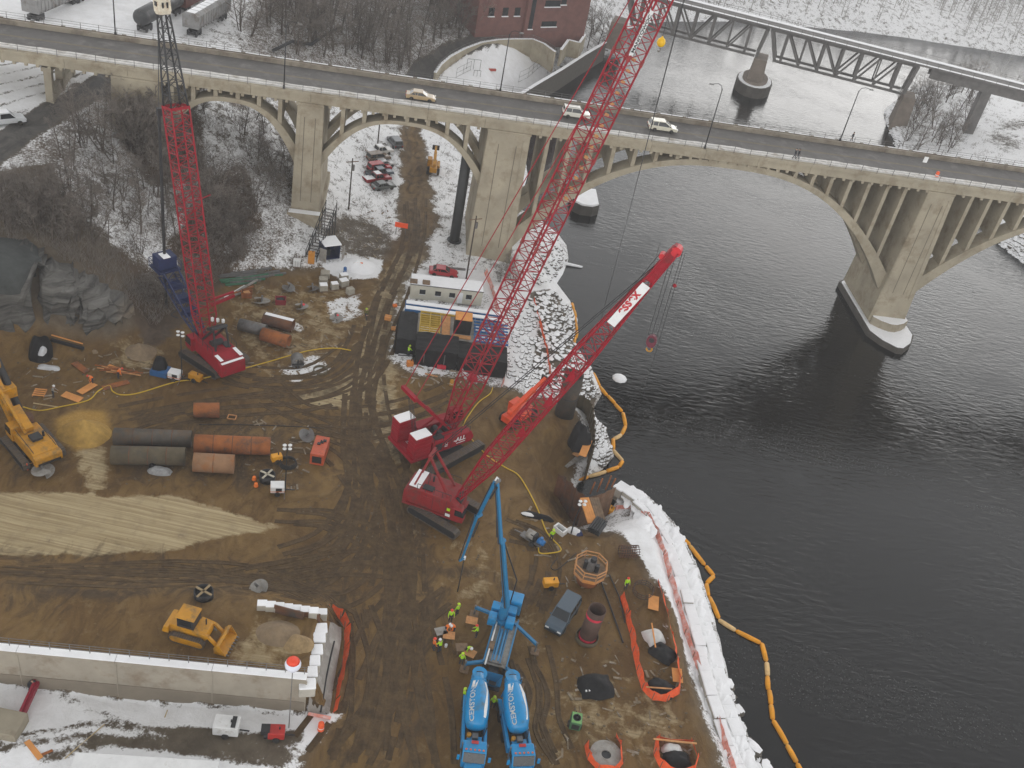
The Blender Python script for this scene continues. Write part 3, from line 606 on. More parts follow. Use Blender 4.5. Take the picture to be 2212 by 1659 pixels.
def tree_meshes(seed, spread=0.6, multi=1, dense=1.0, twig=0.028):
    """unit tree 10 m tall: trunk mesh (trunk and main limbs) and crown mesh (branches and twigs)"""
    rnd = random.Random(seed); tb = B(); A, T, R = [], [], []
    def rv(d, ang):
        ax = d.cross(Vector((rnd.uniform(-1, 1), rnd.uniform(-1, 1), rnd.uniform(-1, 1))))
        if ax.length < 1e-3: ax = Vector((1, 0, 0))
        return (Matrix.Rotation(ang, 3, ax.normalized()) @ d).normalized()
    def twigs(p, d, L, lev):
        e = p + d * L; A.append(p); T.append(e + Vector((0, 0, L * .08))); R.append(max(twig * .7, twig * 1.9 * (L / 2.2)))
        if lev == 0: return
        for i in range(int(rnd.choice((3, 4, 4)) * dense + .5)):
            q = p + d * L * rnd.uniform(.25, .95); nd_ = rv(d, rnd.uniform(.4, .95)); nd_.z += .18; nd_.normalize()
            twigs(q, nd_, L * rnd.uniform(.42, .65), lev - 1)
    for k in range(multi):
        d = Vector((rnd.uniform(-.15, .15), rnd.uniform(-.15, .15), 1)) if multi == 1 else Vector((rnd.uniform(-.45, .45), rnd.uniform(-.45, .45), 1))
        d.normalize(); p = Vector((rnd.uniform(-.2, .2) * (multi > 1), rnd.uniform(-.2, .2) * (multi > 1), -.4)); pts = [p.copy()]; n = 7; r0 = .17 / multi ** .45
        for i in range(n):
            p = p + d * (10.2 / n) * rnd.uniform(.9, 1.05); d = rv(d, rnd.uniform(.02, .16)); d.z += .1; d.normalize(); pts.append(p.copy())
        rad = [r0 * (1 - i / (n + .6)) + .012 for i in range(n + 1)]; tb.tube(pts, rad, 5)
        for i in range(2, n + 1):
            for _ in range(2 if i < n else 3):
                ld = rv((pts[i] - pts[i - 1]).normalized(), rnd.uniform(.5, 1.05) * (.7 + spread)); ld.z = abs(ld.z) * .7 + .22; ld.normalize()
                L = rnd.uniform(2.4, 3.9) * (1.12 - i / (n + 3)) * (.55 + spread * .7); q = pts[i].lerp(pts[i - 1], rnd.random()); e = q + ld * L
                tb.tube([q, q.lerp(e, .5) + Vector((0, 0, .12)), e], [rad[i] * .6, rad[i] * .42, .018], 4, False)
                for _ in range(int(5 * dense)):
                    f = rnd.uniform(.25, 1.0); nd_ = rv(ld, rnd.uniform(.35, .9)); nd_.z += .25; nd_.normalize(); twigs(q.lerp(e, f), nd_, rnd.uniform(.9, 1.9) * (1.2 - .5 * f), 2)
    tm = tb.mesh('trunk'); tm.materials.append(BARK)
    return tm, cones_mesh('crown', [tuple(a) for a in A], [tuple(a) for a in T], R, 3, TWIG)
TREES = [tree_meshes(100 + i, sp, mu, de) for i, (sp, mu, de) in enumerate(((.6, 1, 1), (.75, 1, 1), (.5, 1, .8), (.8, 3, .7), (.6, 2, .8), (.9, 1, 1.1), (.7, 4, .6)))]
BUSH = [tree_meshes(200 + i, 1.0, 6, .75, .05) for i in range(3)]
def in_poly(px, n, seed):
    r = random.Random(seed); xs = [p[0] for p in px]; ys = [p[1] for p in px]; out = []
    while len(out) < n:
        x, y = r.uniform(min(xs), max(xs)), r.uniform(min(ys), max(ys)); c = False
        for i in range(len(px)):
            (ax, ay), (bx, by) = px[i], px[(i + 1) % len(px)]
            if (ay > y) != (by > y) and x < (bx - ax) * (y - ay) / (by - ay) + ax: c = not c
        if c: out.append((x, y))
    return out
def tree(px, py, h, k, label, group, name='bare_tree', src=None, cat='tree'):
    p = onground(px, py); t = thing(name, label, cat, p, random.uniform(0, 6.28), group)
    s = h / 10.0; t.scale = (s * random.uniform(.9, 1.15), s * random.uniform(.9, 1.15), s)
    n_ = len(src or TREES); tm, cm = (src or TREES)[k % n_]
    if src is None: t['label'] = label.replace('bare', ('bare straight-stemmed', 'bare wide-crowned', 'bare narrow-crowned', 'bare three-stemmed', 'bare twin-stemmed', 'bare broad-crowned', 'bare many-stemmed')[k % n_] + (' taller' if h > 7.5 else ' shorter'), 1)
    shared('trunk', tm, BARK, t); shared('crown', cm, TWIG, t); return t
random.seed(21)
NEARHILL = [(40,480),(110,410),(215,310),(330,330),(430,330),(560,440),(520,530),(400,560),(250,545),(120,510)]
for i, (x, y) in enumerate(in_poly(NEARHILL, 62, 1)): tree(x, y, random.uniform(4.5, 9), i, 'slender bare tree on the snowy brown hillside by the rock cut', 'bare trees on the near hillside')
for i, (x, y) in enumerate(in_poly([(430,230),(640,250),(640,400),(540,420),(430,330)], 16, 2)): tree(x, y, random.uniform(4, 7), i, 'bare sapling on the steep slope beneath the first small arch', 'saplings under the first arch')
for i, (x, y) in enumerate([(150,330),(175,318),(200,300),(160,345),(225,290),(240,280),(130,340),(222,330),(185,310)]): tree(x, y, random.uniform(6, 9), i + 2, 'bare young tree in the line beside the dark sunken road', 'trees lining the sunken road')
for i, (x, y) in enumerate(in_poly([(0,430),(100,420),(240,520),(230,570),(100,520),(0,500)], 26, 12)): tree(x, y, random.uniform(5, 8), i + 1, 'bare tree crowding the top of the rock cut', 'trees above the rock cut')
WOODS = [(470,85),(545,40),(600,-10),(760,-25),(1000,-20),(1050,40),(1010,78),(930,118),(875,160),(700,140),(560,110)]
for i, (x, y) in enumerate(in_poly(WOODS, 105, 3)): tree(x, y, random.uniform(8, 14), i, 'bare tree in the wood beyond the arch bridge', 'trees of the wood beyond the bridge')
for i, (x, y) in enumerate(in_poly([(1100,70),(1260,66),(1330,90),(1290,110),(1215,100),(1140,80)], 16, 4)): tree(x, y, random.uniform(6, 11), i, 'hazy bare tree by the brick building and the river path', 'trees by the brick building')
for i, (x, y) in enumerate(in_poly([(1925,215),(1990,195),(2090,240),(2085,320),(2000,340),(1950,320)], 36, 5)): tree(x, y, random.uniform(6, 10), i, 'grey bare tree on the snowy point below the rail bridge', 'trees on the snowy point')
for i, (x, y) in enumerate(in_poly([(2180,290),(2330,300),(2330,380),(2215,350)], 8, 6)): tree(x, y, random.uniform(5, 8), i, 'grey bare tree inside the loop of the park path', 'trees by the park path')
for i, (x, y) in enumerate(in_poly([(2020,190),(2110,200),(2110,225),(2030,225)], 10, 16)): tree(x, y, random.uniform(7, 11), i, 'bare tree standing under the steel girder spans', 'trees under the rail girders')
for i, (x, y) in enumerate(((265,255),(285,285),(300,250),(315,300),(280,320),(330,265),(255,300),(345,300),(330,330),(300,335))): tree(x, y, random.uniform(5.5, 8.5), i, 'dense brown thicket bush in front of the bridge abutment pier', 'thicket bushes by the abutment', 'thicket_bush', BUSH, 'bush')
for i, (x, y) in enumerate(((590,400),(560,380),(600,430),(575,350),(470,520),(490,500),(510,560),(450,560),(480,470),(520,490),(400,620),(370,640),(340,660),(420,600),(440,240),(560,300))): tree(x, y, random.uniform(3.0, 4.6), i, 'dark brown leafless shrub on the slope left of the bridge piers', 'shrubs on the slope', 'bare_shrub', BUSH, 'shrub')
for i, (x, y) in enumerate(((1092,600),(1103,575),(1078,610),(1110,620))): tree(x, y, random.uniform(2.5, 4), i, 'thin bare shrub at the foot of the wide middle pier', 'shrubs by the middle pier', 'bare_shrub', BUSH, 'shrub')
# low brush that nobody could count
def brush(polys, name, label, L=(0.5, 1.5), R=0.03, seed=1):
    A, T, Rr = [], [], []; rn = random.Random(seed)
    for px, n in polys:
        for x, y in in_poly(px, n, seed + n):
            p = onground(x, y)
            for _ in range(9):
                a = rn.uniform(0, 6.28); k = rn.uniform(*L); t = rn.uniform(.2, .9)
                q = p + Vector((rn.uniform(-.6, .6), rn.uniform(-.6, .6), -.1)); A.append(tuple(q)); T.append((q.x + math.cos(a) * k * t, q.y + math.sin(a) * k * t, q.z + k)); Rr.append(R)
    me = cones_mesh(name, A, T, Rr, 3, TWIG); o = bpy.data.objects.new(name, me); COL.objects.link(o); return tag(o, label, None, None, 'stuff')
brush([(NEARHILL, 330), ([(430,230),(650,250),(640,440),(560,560),(430,500)], 300), (WOODS, 480), ([(250,220),(420,215),(430,340),(260,340)], 260), ([(250,620),(430,560),(520,450),(560,520),(470,600),(330,700)], 380), ([(0,440),(110,430),(250,540),(330,640),(280,640),(100,530),(0,510)], 300)], 'hillside_brush', 'tangled brown brush covering the hillsides', seed=3)
brush([([(1915,230),(1990,195),(2300,230),(2300,400),(2050,390),(1940,320)], 420), ([(700,380),(770,300),(860,280),(840,560),(720,540)], 110), ([(930,290),(1020,300),(1000,560),(930,500)], 70), ([(1100,70),(1330,85),(1200,190),(1180,130)], 60)], 'bank_brush', 'dead weeds and brush on the snowy banks', (0.3, 1.0), 0.03, 5)
# woods across the bend, too far to tell apart
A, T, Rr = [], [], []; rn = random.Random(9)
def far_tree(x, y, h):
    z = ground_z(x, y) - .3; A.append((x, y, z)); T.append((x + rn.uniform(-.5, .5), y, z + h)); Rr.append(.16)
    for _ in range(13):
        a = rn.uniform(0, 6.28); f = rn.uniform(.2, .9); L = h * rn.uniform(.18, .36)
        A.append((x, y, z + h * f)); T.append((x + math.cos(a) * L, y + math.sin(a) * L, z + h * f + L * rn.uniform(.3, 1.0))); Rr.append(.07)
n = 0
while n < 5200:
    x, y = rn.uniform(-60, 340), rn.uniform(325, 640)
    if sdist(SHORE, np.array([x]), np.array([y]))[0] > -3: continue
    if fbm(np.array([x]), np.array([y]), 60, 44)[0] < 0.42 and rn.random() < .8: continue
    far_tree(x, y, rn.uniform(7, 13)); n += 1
o = bpy.data.objects.new('far_woods', cones_mesh('far_woods', A, T, Rr, 3, HAZETWIG)); COL.objects.link(o); tag(o, 'hazy leafless woods on the far bank across the river bend', None, None, 'stuff')

# ------------------------------------------------------------------ boulders: stone with a snow cap on what faces up
SNOWY_STONE = None
def boulder_mesh(seed, snow=True, flat=.6, lim=.55):
    rn = random.Random(seed); bm_v = []; n1, n2 = 7, 4; b = B(); rings = []
    for j in range(n2 + 1):
        ph = -math.pi / 2 + math.pi * (j + .35) / (n2 + .7); ring = []
        for i in range(n1):
            th = 2 * math.pi * i / n1 + j * .3; r = rn.uniform(.82, 1.12)
            c = math.cos(ph); x, y, z = math.cos(th) * c * r, math.sin(th) * c * r, math.sin(ph) * flat * rn.uniform(.85, 1.1)
            z = min(z, flat * .72); ring.append((x * 1.25, y, z))
        rings.append(ring)
    b.loft(rings); me = b.mesh('boulder'); me.materials.append(STONE); me.materials.append(SNOW)
    for p in me.polygons: p.material_index = 1 if (snow and p.normal.z > lim) else 0
    return me
BOULD = [boulder_mesh(i, True, .6, .78) for i in range(7)]; BOULD_D = [boulder_mesh(20 + i, True, .6, .93) for i in range(4)]
def scatter_boulders(parent, polys, meshes, rmin, rmax, seed):
    rn = random.Random(seed)
    for px, n in polys:
        for x, y in in_poly(px, n, seed + n):
            p = onground(x, y)
            if p.z < RIVER_Z - .2: continue
            s = rn.uniform(rmin, rmax); o = shared('boulder', rn.choice(meshes), STONE, parent)
            o.location = p - parent.location + Vector((0, 0, s * .12)); o.rotation_euler = (rn.uniform(-.12, .12), rn.uniform(-.12, .12), rn.uniform(0, 6.28)); o.scale = (s, s * rn.uniform(.7, 1.1), s * rn.uniform(.7, 1.2))
def boulder_field(polys, rmin, rmax, seed, name, parent=None, lim=.55, flat=.6):
    """uncounted smaller stones joined into one mesh"""
    rn = random.Random(seed); V, F, MI = [], [], []
    src = [boulder_mesh(300 + seed + i, True, flat, lim) for i in range(4)]
    sv = [np.array([v.co[:] for v in m.vertices]) for m in src]; sf = [[tuple(p.vertices) for p in m.polygons] for m in src]; sm = [[p.material_index for p in m.polygons] for m in src]
    for px, n in polys:
        for x, y in in_poly(px, n, seed + n):
            p = onground(x, y); s = rn.uniform(rmin, rmax); k = rn.randrange(4); a = rn.uniform(0, 6.28); ca, sa = math.cos(a) * s, math.sin(a) * s
            v = sv[k]; o = len(V); V += [(p.x + q[0] * ca - q[1] * sa, p.y + q[0] * sa + q[1] * ca, p.z + q[2] * s) for q in v]
            F += [tuple(i + o for i in f) for f in sf[k]]; MI += sm[k]
    me = bpy.data.meshes.new(name); me.from_pydata(V, [], F); me.materials.append(STONE); me.materials.append(SNOW); me.polygons.foreach_set('material_index', MI); me.update()
    o = bpy.data.objects.new(name, me); COL.objects.link(o); o.parent = parent; return o
RIP = [(1142,648),(1165,632),(1200,630),(1236,680),(1242,740),(1276,800),(1292,850),(1255,880),(1195,852),(1152,800),(1168,700)]
RIPW = [(1095,640),(1140,650),(1165,700),(1150,800),(1190,850),(1100,825),(1085,740)]
rip = thing('riprap_bank', 'snow-capped grey boulders piled along the river bank beside the tarped forms', 'riprap', onground(1170, 740))
scatter_boulders(rip, [(RIP, 240), ([(1170,640),(1230,660),(1240,730),(1200,760)], 55)], BOULD, .32, .68, 5)
f = boulder_field([(RIP, 560), (RIPW, 260), ([(1150,480),(1200,505),(1222,560),(1196,606),(1150,620)], 190)], .16, .40, 6, 'small_stones', None, .86); tag(f, 'small snow-capped stones filling between the riprap boulders', None, None, 'stuff')
f = boulder_field([([(1284,905),(1305,925),(1318,965),(1320,990),(1300,1008),(1278,985),(1278,930)], 230)], .22, .5, 7, 'rubble_bank', None, .8); tag(f, 'pale rubble heaped beside the rusty sheet wall', None, None, 'stuff')
rip2 = thing('riprap_corner', 'large snowy boulders at the water below the end of the stone wall', 'riprap', onground(1600, 1600))
scatter_boulders(rip2, [([(1560,1470),(1590,1490),(1640,1590),(1700,1690),(1620,1690),(1580,1560)], 80)], BOULD, .45, .95, 8)
f = boulder_field([([(2140,520),(2212,480),(2320,640),(2240,600)], 300), ([(1910,240),(1935,255),(1960,330),(1935,325)], 160), ([(1215,160),(1320,100),(1300,125),(1200,185)], 80)], .3, .7, 9, 'far_riprap', None, .3); tag(f, 'snowy stones along the farther banks', None, None, 'stuff')
random.seed(33)
for i, (x, y, s) in enumerate(((1338,818,1.1),)):
    o = B().lathe([(.05, -.5), (s, -.3), (s * 1.1, .1), (s * .7, .45), (.05, .55)], 9, at(x, y, RIVER_Z)).obj('ice_floe', SNOW, smooth=True, label='lone chunk of snowy ice floating off the riprap', cat='ice')
# driftwood log off the bank
B().tube([at(1196, 566, -4.4), at(1225, 570, -4.7), at(1258, 577, -4.9)], [.35, .3, .2], 7).obj('driftwood_log', SNOW, None, True, label='snow-covered log reaching from the bank into the river', cat='log')
# ------------------------------------------------------------------ lamps, rail bridge, rail yard, buildings and walls beyond
for s_px, t, h, arm, sd, lab in (((243,84),BW-.5,10,1.6,-1,'black street lamp on the bridge parapet above the rail yard'),((610,200),.3,10,1.6,1,'black street lamp on the near parapet between the small arches'),((1080.5,200),BW-.5,10,1.6,1,'black street lamp on the far parapet in front of the snowy play yard'),((1521.5,319),.3,10.4,1.6,-1,'black street lamp on the near parapet over the big river arch'),((1816,308),BW-.5,9.6,1.8,1,'black goose-neck street lamp on the far parapet over the river')):
    p = at(*s_px, 24.02); lamp_post((p - BO).dot(BU), t, h, arm, lab, sd)
# --- steel railway bridge
RA = at(1451, 7, 12.6); RB = at(2212, 200, 12.6); rd_ = (RB - RA); RANG = math.atan2(rd_.y, rd_.x); RL = rd_.length
rail = thing('railway_bridge', 'dark steel deck-truss railway bridge crossing the hazy river', 'bridge', (RA.x, RA.y, 0), RANG)
def rs(px, py, z=12.6):
    p = at(px, py, z); return (p - Vector((RA.x, RA.y, 0))).dot(Vector((math.cos(RANG), math.sin(RANG), 0)))
zt, zb = 12.4, 4.7; x_end = rs(1988, 138); x_pier = rs(1667, 55); RW = 4.6
pan = (x_end - x_pier) / 8.0; x0 = x_pier - pan * 8
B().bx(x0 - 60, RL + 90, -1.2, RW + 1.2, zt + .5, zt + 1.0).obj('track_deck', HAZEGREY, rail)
b = B(); b.bx(x0 - 60, RL + 90, -1.15, -.4, zt + 1.0, zt + 1.12); b.bx(x0 - 60, RL + 90, RW - .6, RW + 1.1, zt + 1.0, zt + 1.12); b.obj('deck_snow', SNOW, rail)
for t in (-1.15, RW + 1.15):
    b = B()
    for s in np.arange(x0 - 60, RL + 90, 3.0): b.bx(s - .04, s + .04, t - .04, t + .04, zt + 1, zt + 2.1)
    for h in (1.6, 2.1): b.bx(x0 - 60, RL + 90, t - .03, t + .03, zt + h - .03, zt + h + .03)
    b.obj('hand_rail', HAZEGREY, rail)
for sp0 in (x0, x_pier):
    for t in (0.0, RW):
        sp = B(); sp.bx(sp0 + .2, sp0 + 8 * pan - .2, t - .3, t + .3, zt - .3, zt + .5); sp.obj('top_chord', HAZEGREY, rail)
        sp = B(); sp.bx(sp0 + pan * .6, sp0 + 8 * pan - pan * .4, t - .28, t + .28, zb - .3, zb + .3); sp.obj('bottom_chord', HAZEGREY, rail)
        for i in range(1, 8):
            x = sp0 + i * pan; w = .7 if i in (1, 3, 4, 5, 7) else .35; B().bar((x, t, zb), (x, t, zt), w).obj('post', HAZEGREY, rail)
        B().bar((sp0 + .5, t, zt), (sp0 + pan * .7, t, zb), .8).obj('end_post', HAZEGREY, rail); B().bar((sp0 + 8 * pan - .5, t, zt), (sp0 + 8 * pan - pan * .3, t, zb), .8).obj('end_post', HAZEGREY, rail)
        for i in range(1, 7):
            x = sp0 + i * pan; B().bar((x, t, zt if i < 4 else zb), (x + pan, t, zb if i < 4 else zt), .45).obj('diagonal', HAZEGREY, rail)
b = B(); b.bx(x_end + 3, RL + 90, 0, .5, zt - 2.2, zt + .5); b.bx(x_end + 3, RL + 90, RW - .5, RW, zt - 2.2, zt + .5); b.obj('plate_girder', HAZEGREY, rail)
PIERST = mat('pier_stone', (0.20, 0.165, 0.135), 0.9, var=0.25, scale=0.4, bump=.3)
pw = onground(1632, 176); pc = (Vector((pw.x, pw.y, 0)) - Vector((RA.x, RA.y, 0))); 
def rail_pier(x, zbase, w, name, foot=True):
    o = B().loft([[(x + i * (w + k), RW / 2 + j * (RW / 2 + 1.0 + k), z) for i, j in ((-1, -1), (1, -1), (1, 1), (-1, 1))] for z, k in ((zbase, .6), (zb - .4, 0))]).obj('pier', PIERST, rail)
    if foot:
        poly = [(x + 5.0 * math.cos(a) , RW / 2 + 7.5 * math.sin(a)) for a in np.linspace(0, 2 * math.pi, 18)[:-1]]
        B().prism(poly, -9, -2.2).obj('footing', mat('wet_stone', (.07, .06, .05)), o); B().prism([((p[0] - x) * .93 + x, (p[1] - RW / 2) * .93 + RW / 2) for p in poly], -2.2, -2.0).obj('footing_snow', SNOW, o)
        B().prism([((p[0] - x) * .7 + x, (p[1] - RW / 2) * .8 + RW / 2) for p in poly], -2.0, -1.2).obj('plinth', PIERST, o)
rail_pier(x_pier, -4, 1.7, 'a'); rail_pier(x_end + .4, -5, 1.6, 'b', False); rail_pier(x0 - .3, -3, 1.8, 'c', False)
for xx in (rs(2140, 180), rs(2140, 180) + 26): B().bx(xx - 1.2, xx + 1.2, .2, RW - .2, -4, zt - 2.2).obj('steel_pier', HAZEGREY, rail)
# --- rail yard: wagons on snow-covered track
def railcar(px0, px1, kind, label):
    a, c = at(*px0, 17), at(*px1, 17); h = math.atan2(c.y - a.y, c.x - a.x); z = ground_z(a.x, a.y)
    o = thing({'tank': 'tank_wagon', 'hopper': 'hopper_wagon', 'box': 'box_wagon'}[kind], label, 'rail wagon', (a.x, a.y, z - .1), h, 'rail wagons in the yard'); L = 15.5
    if kind == 'tank':
        B().lathe([(.3, .25), (1.0, .3), (1.35, .6), (1.5, 1.0), (1.5, L - 1.0), (1.35, L - .6), (.3, L - .25)], 18, (0, 0, 2.7), 'X').obj('tank', mat('tank_black', (.035, .036, .038), .45, var=.25, dirt=(.12, .11, .10), dirt_amt=.25), o, True)
        B().cyl((L / 2, 0, 4.1), (L / 2, 0, 4.5), .7, n=12).obj('dome', BLK, o); B().bx(L / 2 - 2, L / 2 + 2, -.5, .5, 4.2, 4.26).obj('walkway', SNOW, o)
    elif kind == 'hopper':
        g = mat('hopper_grey', (.26, .255, .25), .7, var=.2, scale=.7, dirt=(.14, .11, .09), dirt_amt=.3)
        B().loft([[(x, y * w, z0) for x, y in ((.4 + e, -1), (L - .4 - e, -1), (L - .4 - e, 1), (.4 + e, 1))] for z0, w, e in ((1.3, .9, 1.6), (2.0, 1.5, .6), (4.0, 1.55, .1), (4.5, 1.1, .1))]).obj('hopper_body', g, o)
        b = B()
        for x in np.arange(.8, L - .4, 1.05): b.bx(x - .06, x + .06, -1.62, 1.62, 1.7, 4.05)
        b.obj('side_ribs', g, o); b = B()
        for i in range(8): b.bx(.9 + i * 1.75, 2.3 + i * 1.75, -.8, .8, 4.5, 4.58)
        b.obj('roof_snow', SNOW, o)
    else:
        B().bx(.3, L - .3, -1.5, 1.5, 1.2, 4.3).obj('box_body', mat('boxcar_brown', (.16, .062, .05), .8, var=.2), o); B().bx(.3, L - .3, -1.45, 1.45, 4.3, 4.4).obj('roof_snow', SNOW, o); B().bx(L / 2 - 1.3, L / 2 + 1.3, -1.56, -1.5, 1.3, 4.0).obj('sliding_door', mat('boxcar_door', (.13, .05, .042), .8), o)
    for x in (2.2, L - 2.2):
        t = B().bx(x - 1.2, x + 1.2, -.9, .9, .55, 1.2).obj('bogie', BLK, o)
        for dx in (-.8, .8):
            for sd in (-1, 1): B().cyl((x + dx, sd * .72, .45), (x + dx, sd * .86, .45), .45, n=12).obj('wheel', BLK, t)
    B().bx(-.3, L + .3, -.15, .15, .9, 1.15).obj('draft_sill', BLK, o)
railcar((300, 74), (400, 18), 'tank', 'black tank wagon on the snowy rail yard behind the bridge')
railcar((385, 26), (470, -20), 'box', 'brown box wagon coupled behind the black tank wagon')
railcar((408, 72), (490, 22), 'hopper', 'grey hopper wagon beside the woods at the edge of the rail yard')
railcar((62, 47), (165, 2), 'hopper', 'grey hopper wagon at the upper left of the rail yard')
railcar((152, 8), (250, -36), 'hopper', 'dark hopper wagon coupled behind the grey one in the yard')
# --- brick building
ba = at(1030, 78, 5.0); bb_ = at(1262, 72, 5.0); bh = math.atan2(bb_.y - ba.y, bb_.x - ba.x)
bld = thing('brick_building', 'large red brick plant building in the haze above the curved road', 'building', (ba.x, ba.y, 3.5), bh); BLn = (bb_ - ba).length
B().bx(0, 13.5, 1, 24, -2, 16).bx(13.5, BLn, 0, 24, -2, 24).obj('wall', BRICK, bld)
for x, z, w, h in ((14.6,3,1.2,7.5),(14.6,12,1.2,6),(18.5,8.5,4.6,1.5),(18.5,3.5,4.6,1.3),(18.5,13,4.6,1.4),(23.3,9,1.6,1.5),(3,6,1.6,2),(7,6,1.6,2),(10.5,6,1.6,2)):
    y = 0 if x > 13.5 else 1
    if x + w > BLn: continue
    f = B().bx(x, x + w, y - .06, y + .05, z, z + h).obj('window', GLASS, bld); B().bx(x - .15, x + w + .15, y - .3, y + .05, z - .22, z - .02).obj('sill', SNOW, f)
B().bx(0, 13.5, .9, 24, 16, 16.3).bx(13.5, BLn, -.1, 24, 24, 24.3).obj('roof', SNOW, bld)
B().bx(16.5, 21.5, -1.6, -.05, 10.9, 11.2).obj('canopy', SNOW, bld)
# --- curved retaining wall between the road and the play yard
def wall_run(pts, z0, z1, th, name, label, cat, material, cap=None, cap_h=.12):
    o = thing(name, label, cat, (pts[0].x, pts[0].y, 0)); q = [Vector((p.x - pts[0].x, p.y - pts[0].y, 0)) for p in pts]
    for i in range(len(q) - 1):
        d = (q[i + 1] - q[i]); L = d.length; m = (q[i] + q[i + 1]) / 2; a = math.atan2(d.y, d.x)
        B().box((m.x, m.y, (z0 + z1) / 2), (L - .02, th, z1 - z0), a).obj('wall_panel', material, o)
        if cap: B().box((m.x, m.y, z1 + cap_h / 2), (L - .02, th + .12, cap_h), a).obj('cap', cap, o)
    return o
cw = [at(x, y, 1) for x, y in ((936,188),(948,170),(968,152),(1000,134),(1036,120),(1070,114),(1106,112),(1146,112),(1170,122),(1194,140))]
o = wall_run(cw, -1, 4.3, .5, 'curved_retaining_wall', 'curved pale retaining wall between the road and the snowy play yard', 'wall', CONC_L, SNOW)
b = B()
for i in range(len(cw) - 1):
    p, q = cw[i] - cw[0], cw[i + 1] - cw[0]; b.bar((p.x, p.y, 5.3), (q.x, q.y, 5.3), .07); b.bar((p.x, p.y, 4.8), (q.x, q.y, 4.8), .05)
    for k in range(4): r = p.lerp(q, k / 4); b.bar((r.x, r.y, 4.3), (r.x, r.y, 5.35), .06)
b.obj('railing', STEEL, o)
rw = [at(x, y, 1) for x, y in ((1096,214),(1160,174),(1215,142),(1262,112),(1310,84))]
wall_run(rw, -6, .1, .7, 'riverside_wall', 'dark riverside retaining wall along the snowy play yard', 'wall', mat('dark_wall', (.085, .075, .062), .9, var=.2), SNOW)
wall_run([at(x, y, 3) for x, y in ((1210,118),(1226,96),(1250,102),(1262,84))], 0, 4.2, .5, 'path_wall', 'pale angled wall beside the river path ramp', 'wall', CONC_L, SNOW)
def frame_set(px, w, h, label, rz=.3):
    p = onground(*px); o = thing('play_frame', label, 'play equipment', p, rz); b = B()
    for x in (-w / 2, 0, w / 2): b.bar((x, 0, -.2), (x, 0, h), .09)
    B().bar((-w / 2, 0, h), (w / 2, 0, h), .09).obj('top_bar', STEEL, o); b.obj('posts', STEEL, o)
frame_set((1022, 150), 3.2, 2.4, 'tall grey climbing frame in the snowy play yard'); frame_set((1030, 165), 1.6, 1.4, 'small grey climbing frame in the snowy play yard')
def fence(pts, h, label, material=STEEL, name='chain_link_fence'):
    o = thing(name, label, 'fence', pts[0]); ps = [p - pts[0] for p in pts]; b = B(); c = B()
    for i in range(len(ps) - 1):
        n = max(1, int((ps[i + 1] - ps[i]).length / 2.5))
        for k in range(n + (i == len(ps) - 2)):
            r = ps[i].lerp(ps[i + 1], k / n); b.bar(r - Vector((0, 0, .2)), r + Vector((0, 0, h)), .07)
        for z in (h, h * .5, .1): c.bar(ps[i] + Vector((0, 0, z)), ps[i + 1] + Vector((0, 0, z)), .045)
    b.obj('posts', material, o); c.obj('rails', material, o); return o
fence([onground(x, y) for x, y in ((985,168),(1000,160),(1016,152))], 2.2, 'short grey fence at the left of the play yard')
fence([onground(x, y) for x, y in ((1120,178),(1140,168),(1160,150),(1186,128))], 2.6, 'grey chain-link fence on the river side of the play yard')
b = B().box((0, 0, .25), (2.6, .5, .5)).obj('red_beam', mat('play_red', (.4, .05, .03)), None, label='low red beam lying in the snowy play yard', cat='beam'); p = onground(1060, 153); b.location = p; b.rotation_euler.z = .5
fence([onground(x, y) for x, y in ((2000,372),(2060,360),(2130,352),(2212,372),(2290,400))], 1.3, 'thin fence along the snowy park path beyond the bridge')
# footbridge pipe rail on the wooded hill
pts = [onground(x, y) + Vector((0, 0, .8)) for x, y in ((590,118),(630,98),(672,104),(700,84),(735,66))]
B().tube(pts, .35, 6).obj('hill_pipe', BLK, None, True, label='dark pipe snaking over the wooded snowy hill beyond the bridge', cat='pipe')
# utility poles and the dark steel column
def pole(px, h, label, arm=True, r=.14, lean=0.0):
    p = onground(*px); o = thing('utility_pole', label, 'utility pole', p, .6)
    B().tube([(0, 0, -.3), (lean, 0, h)], [r, r * .7], 8).obj('shaft', mat('pole_wood', (.06, .045, .035), .9), o, True)
    if arm: B().box((lean, 0, h - .6), (2.2, .12, .12)).obj('cross_arm', WOOD_D, o); B().cyl((lean + .25, 0, h - 2.2), (lean + .25, 0, h - 1.2), .22, n=10).obj('transformer', STEEL, o)
    return o
pole((1007, 602), 11.5, 'tall brown utility pole beside the wide middle pier and the red car'); pole((753, 452), 9.5, 'wooden utility pole beside the parked cars under the small arch'); pole((816, 310), 7, 'thin utility pole behind the first parked cars', False)
p = onground(981, 520); o = thing('steel_column', 'stout black steel column standing in the snow beside the middle pier', 'column', p); B().cyl((0, 0, -.5), (0, 0, 16.5), .85, n=20).obj('shaft', mat('column_black', (.03, .032, .033), .6, var=.25, scale=.6), o, True); B().cyl((0, 0, -.3), (0, 0, .25), 1.25, n=20).obj('base_plate', BLK, o)
# old river pier stub with snow behind the middle pier
p = at(1262, 455, RIVER_Z); o = thing('pier_stub', 'low dark stone pier stub capped with snow in the river', 'pier', p, .15)
poly = [(-2.6, -1), (-1.2, -2.2), (1.2, -2.2), (2.6, -1), (2.6, 6), (-2.6, 6)]; B().prism(poly, -3, 2.0).obj('stone', mat('wet_stone', (.07, .06, .05)), o); B().prism([(x * .93, y * .93 + .1) for x, y in poly], 2.0, 2.35).obj('snow_cap', SNOW, o)
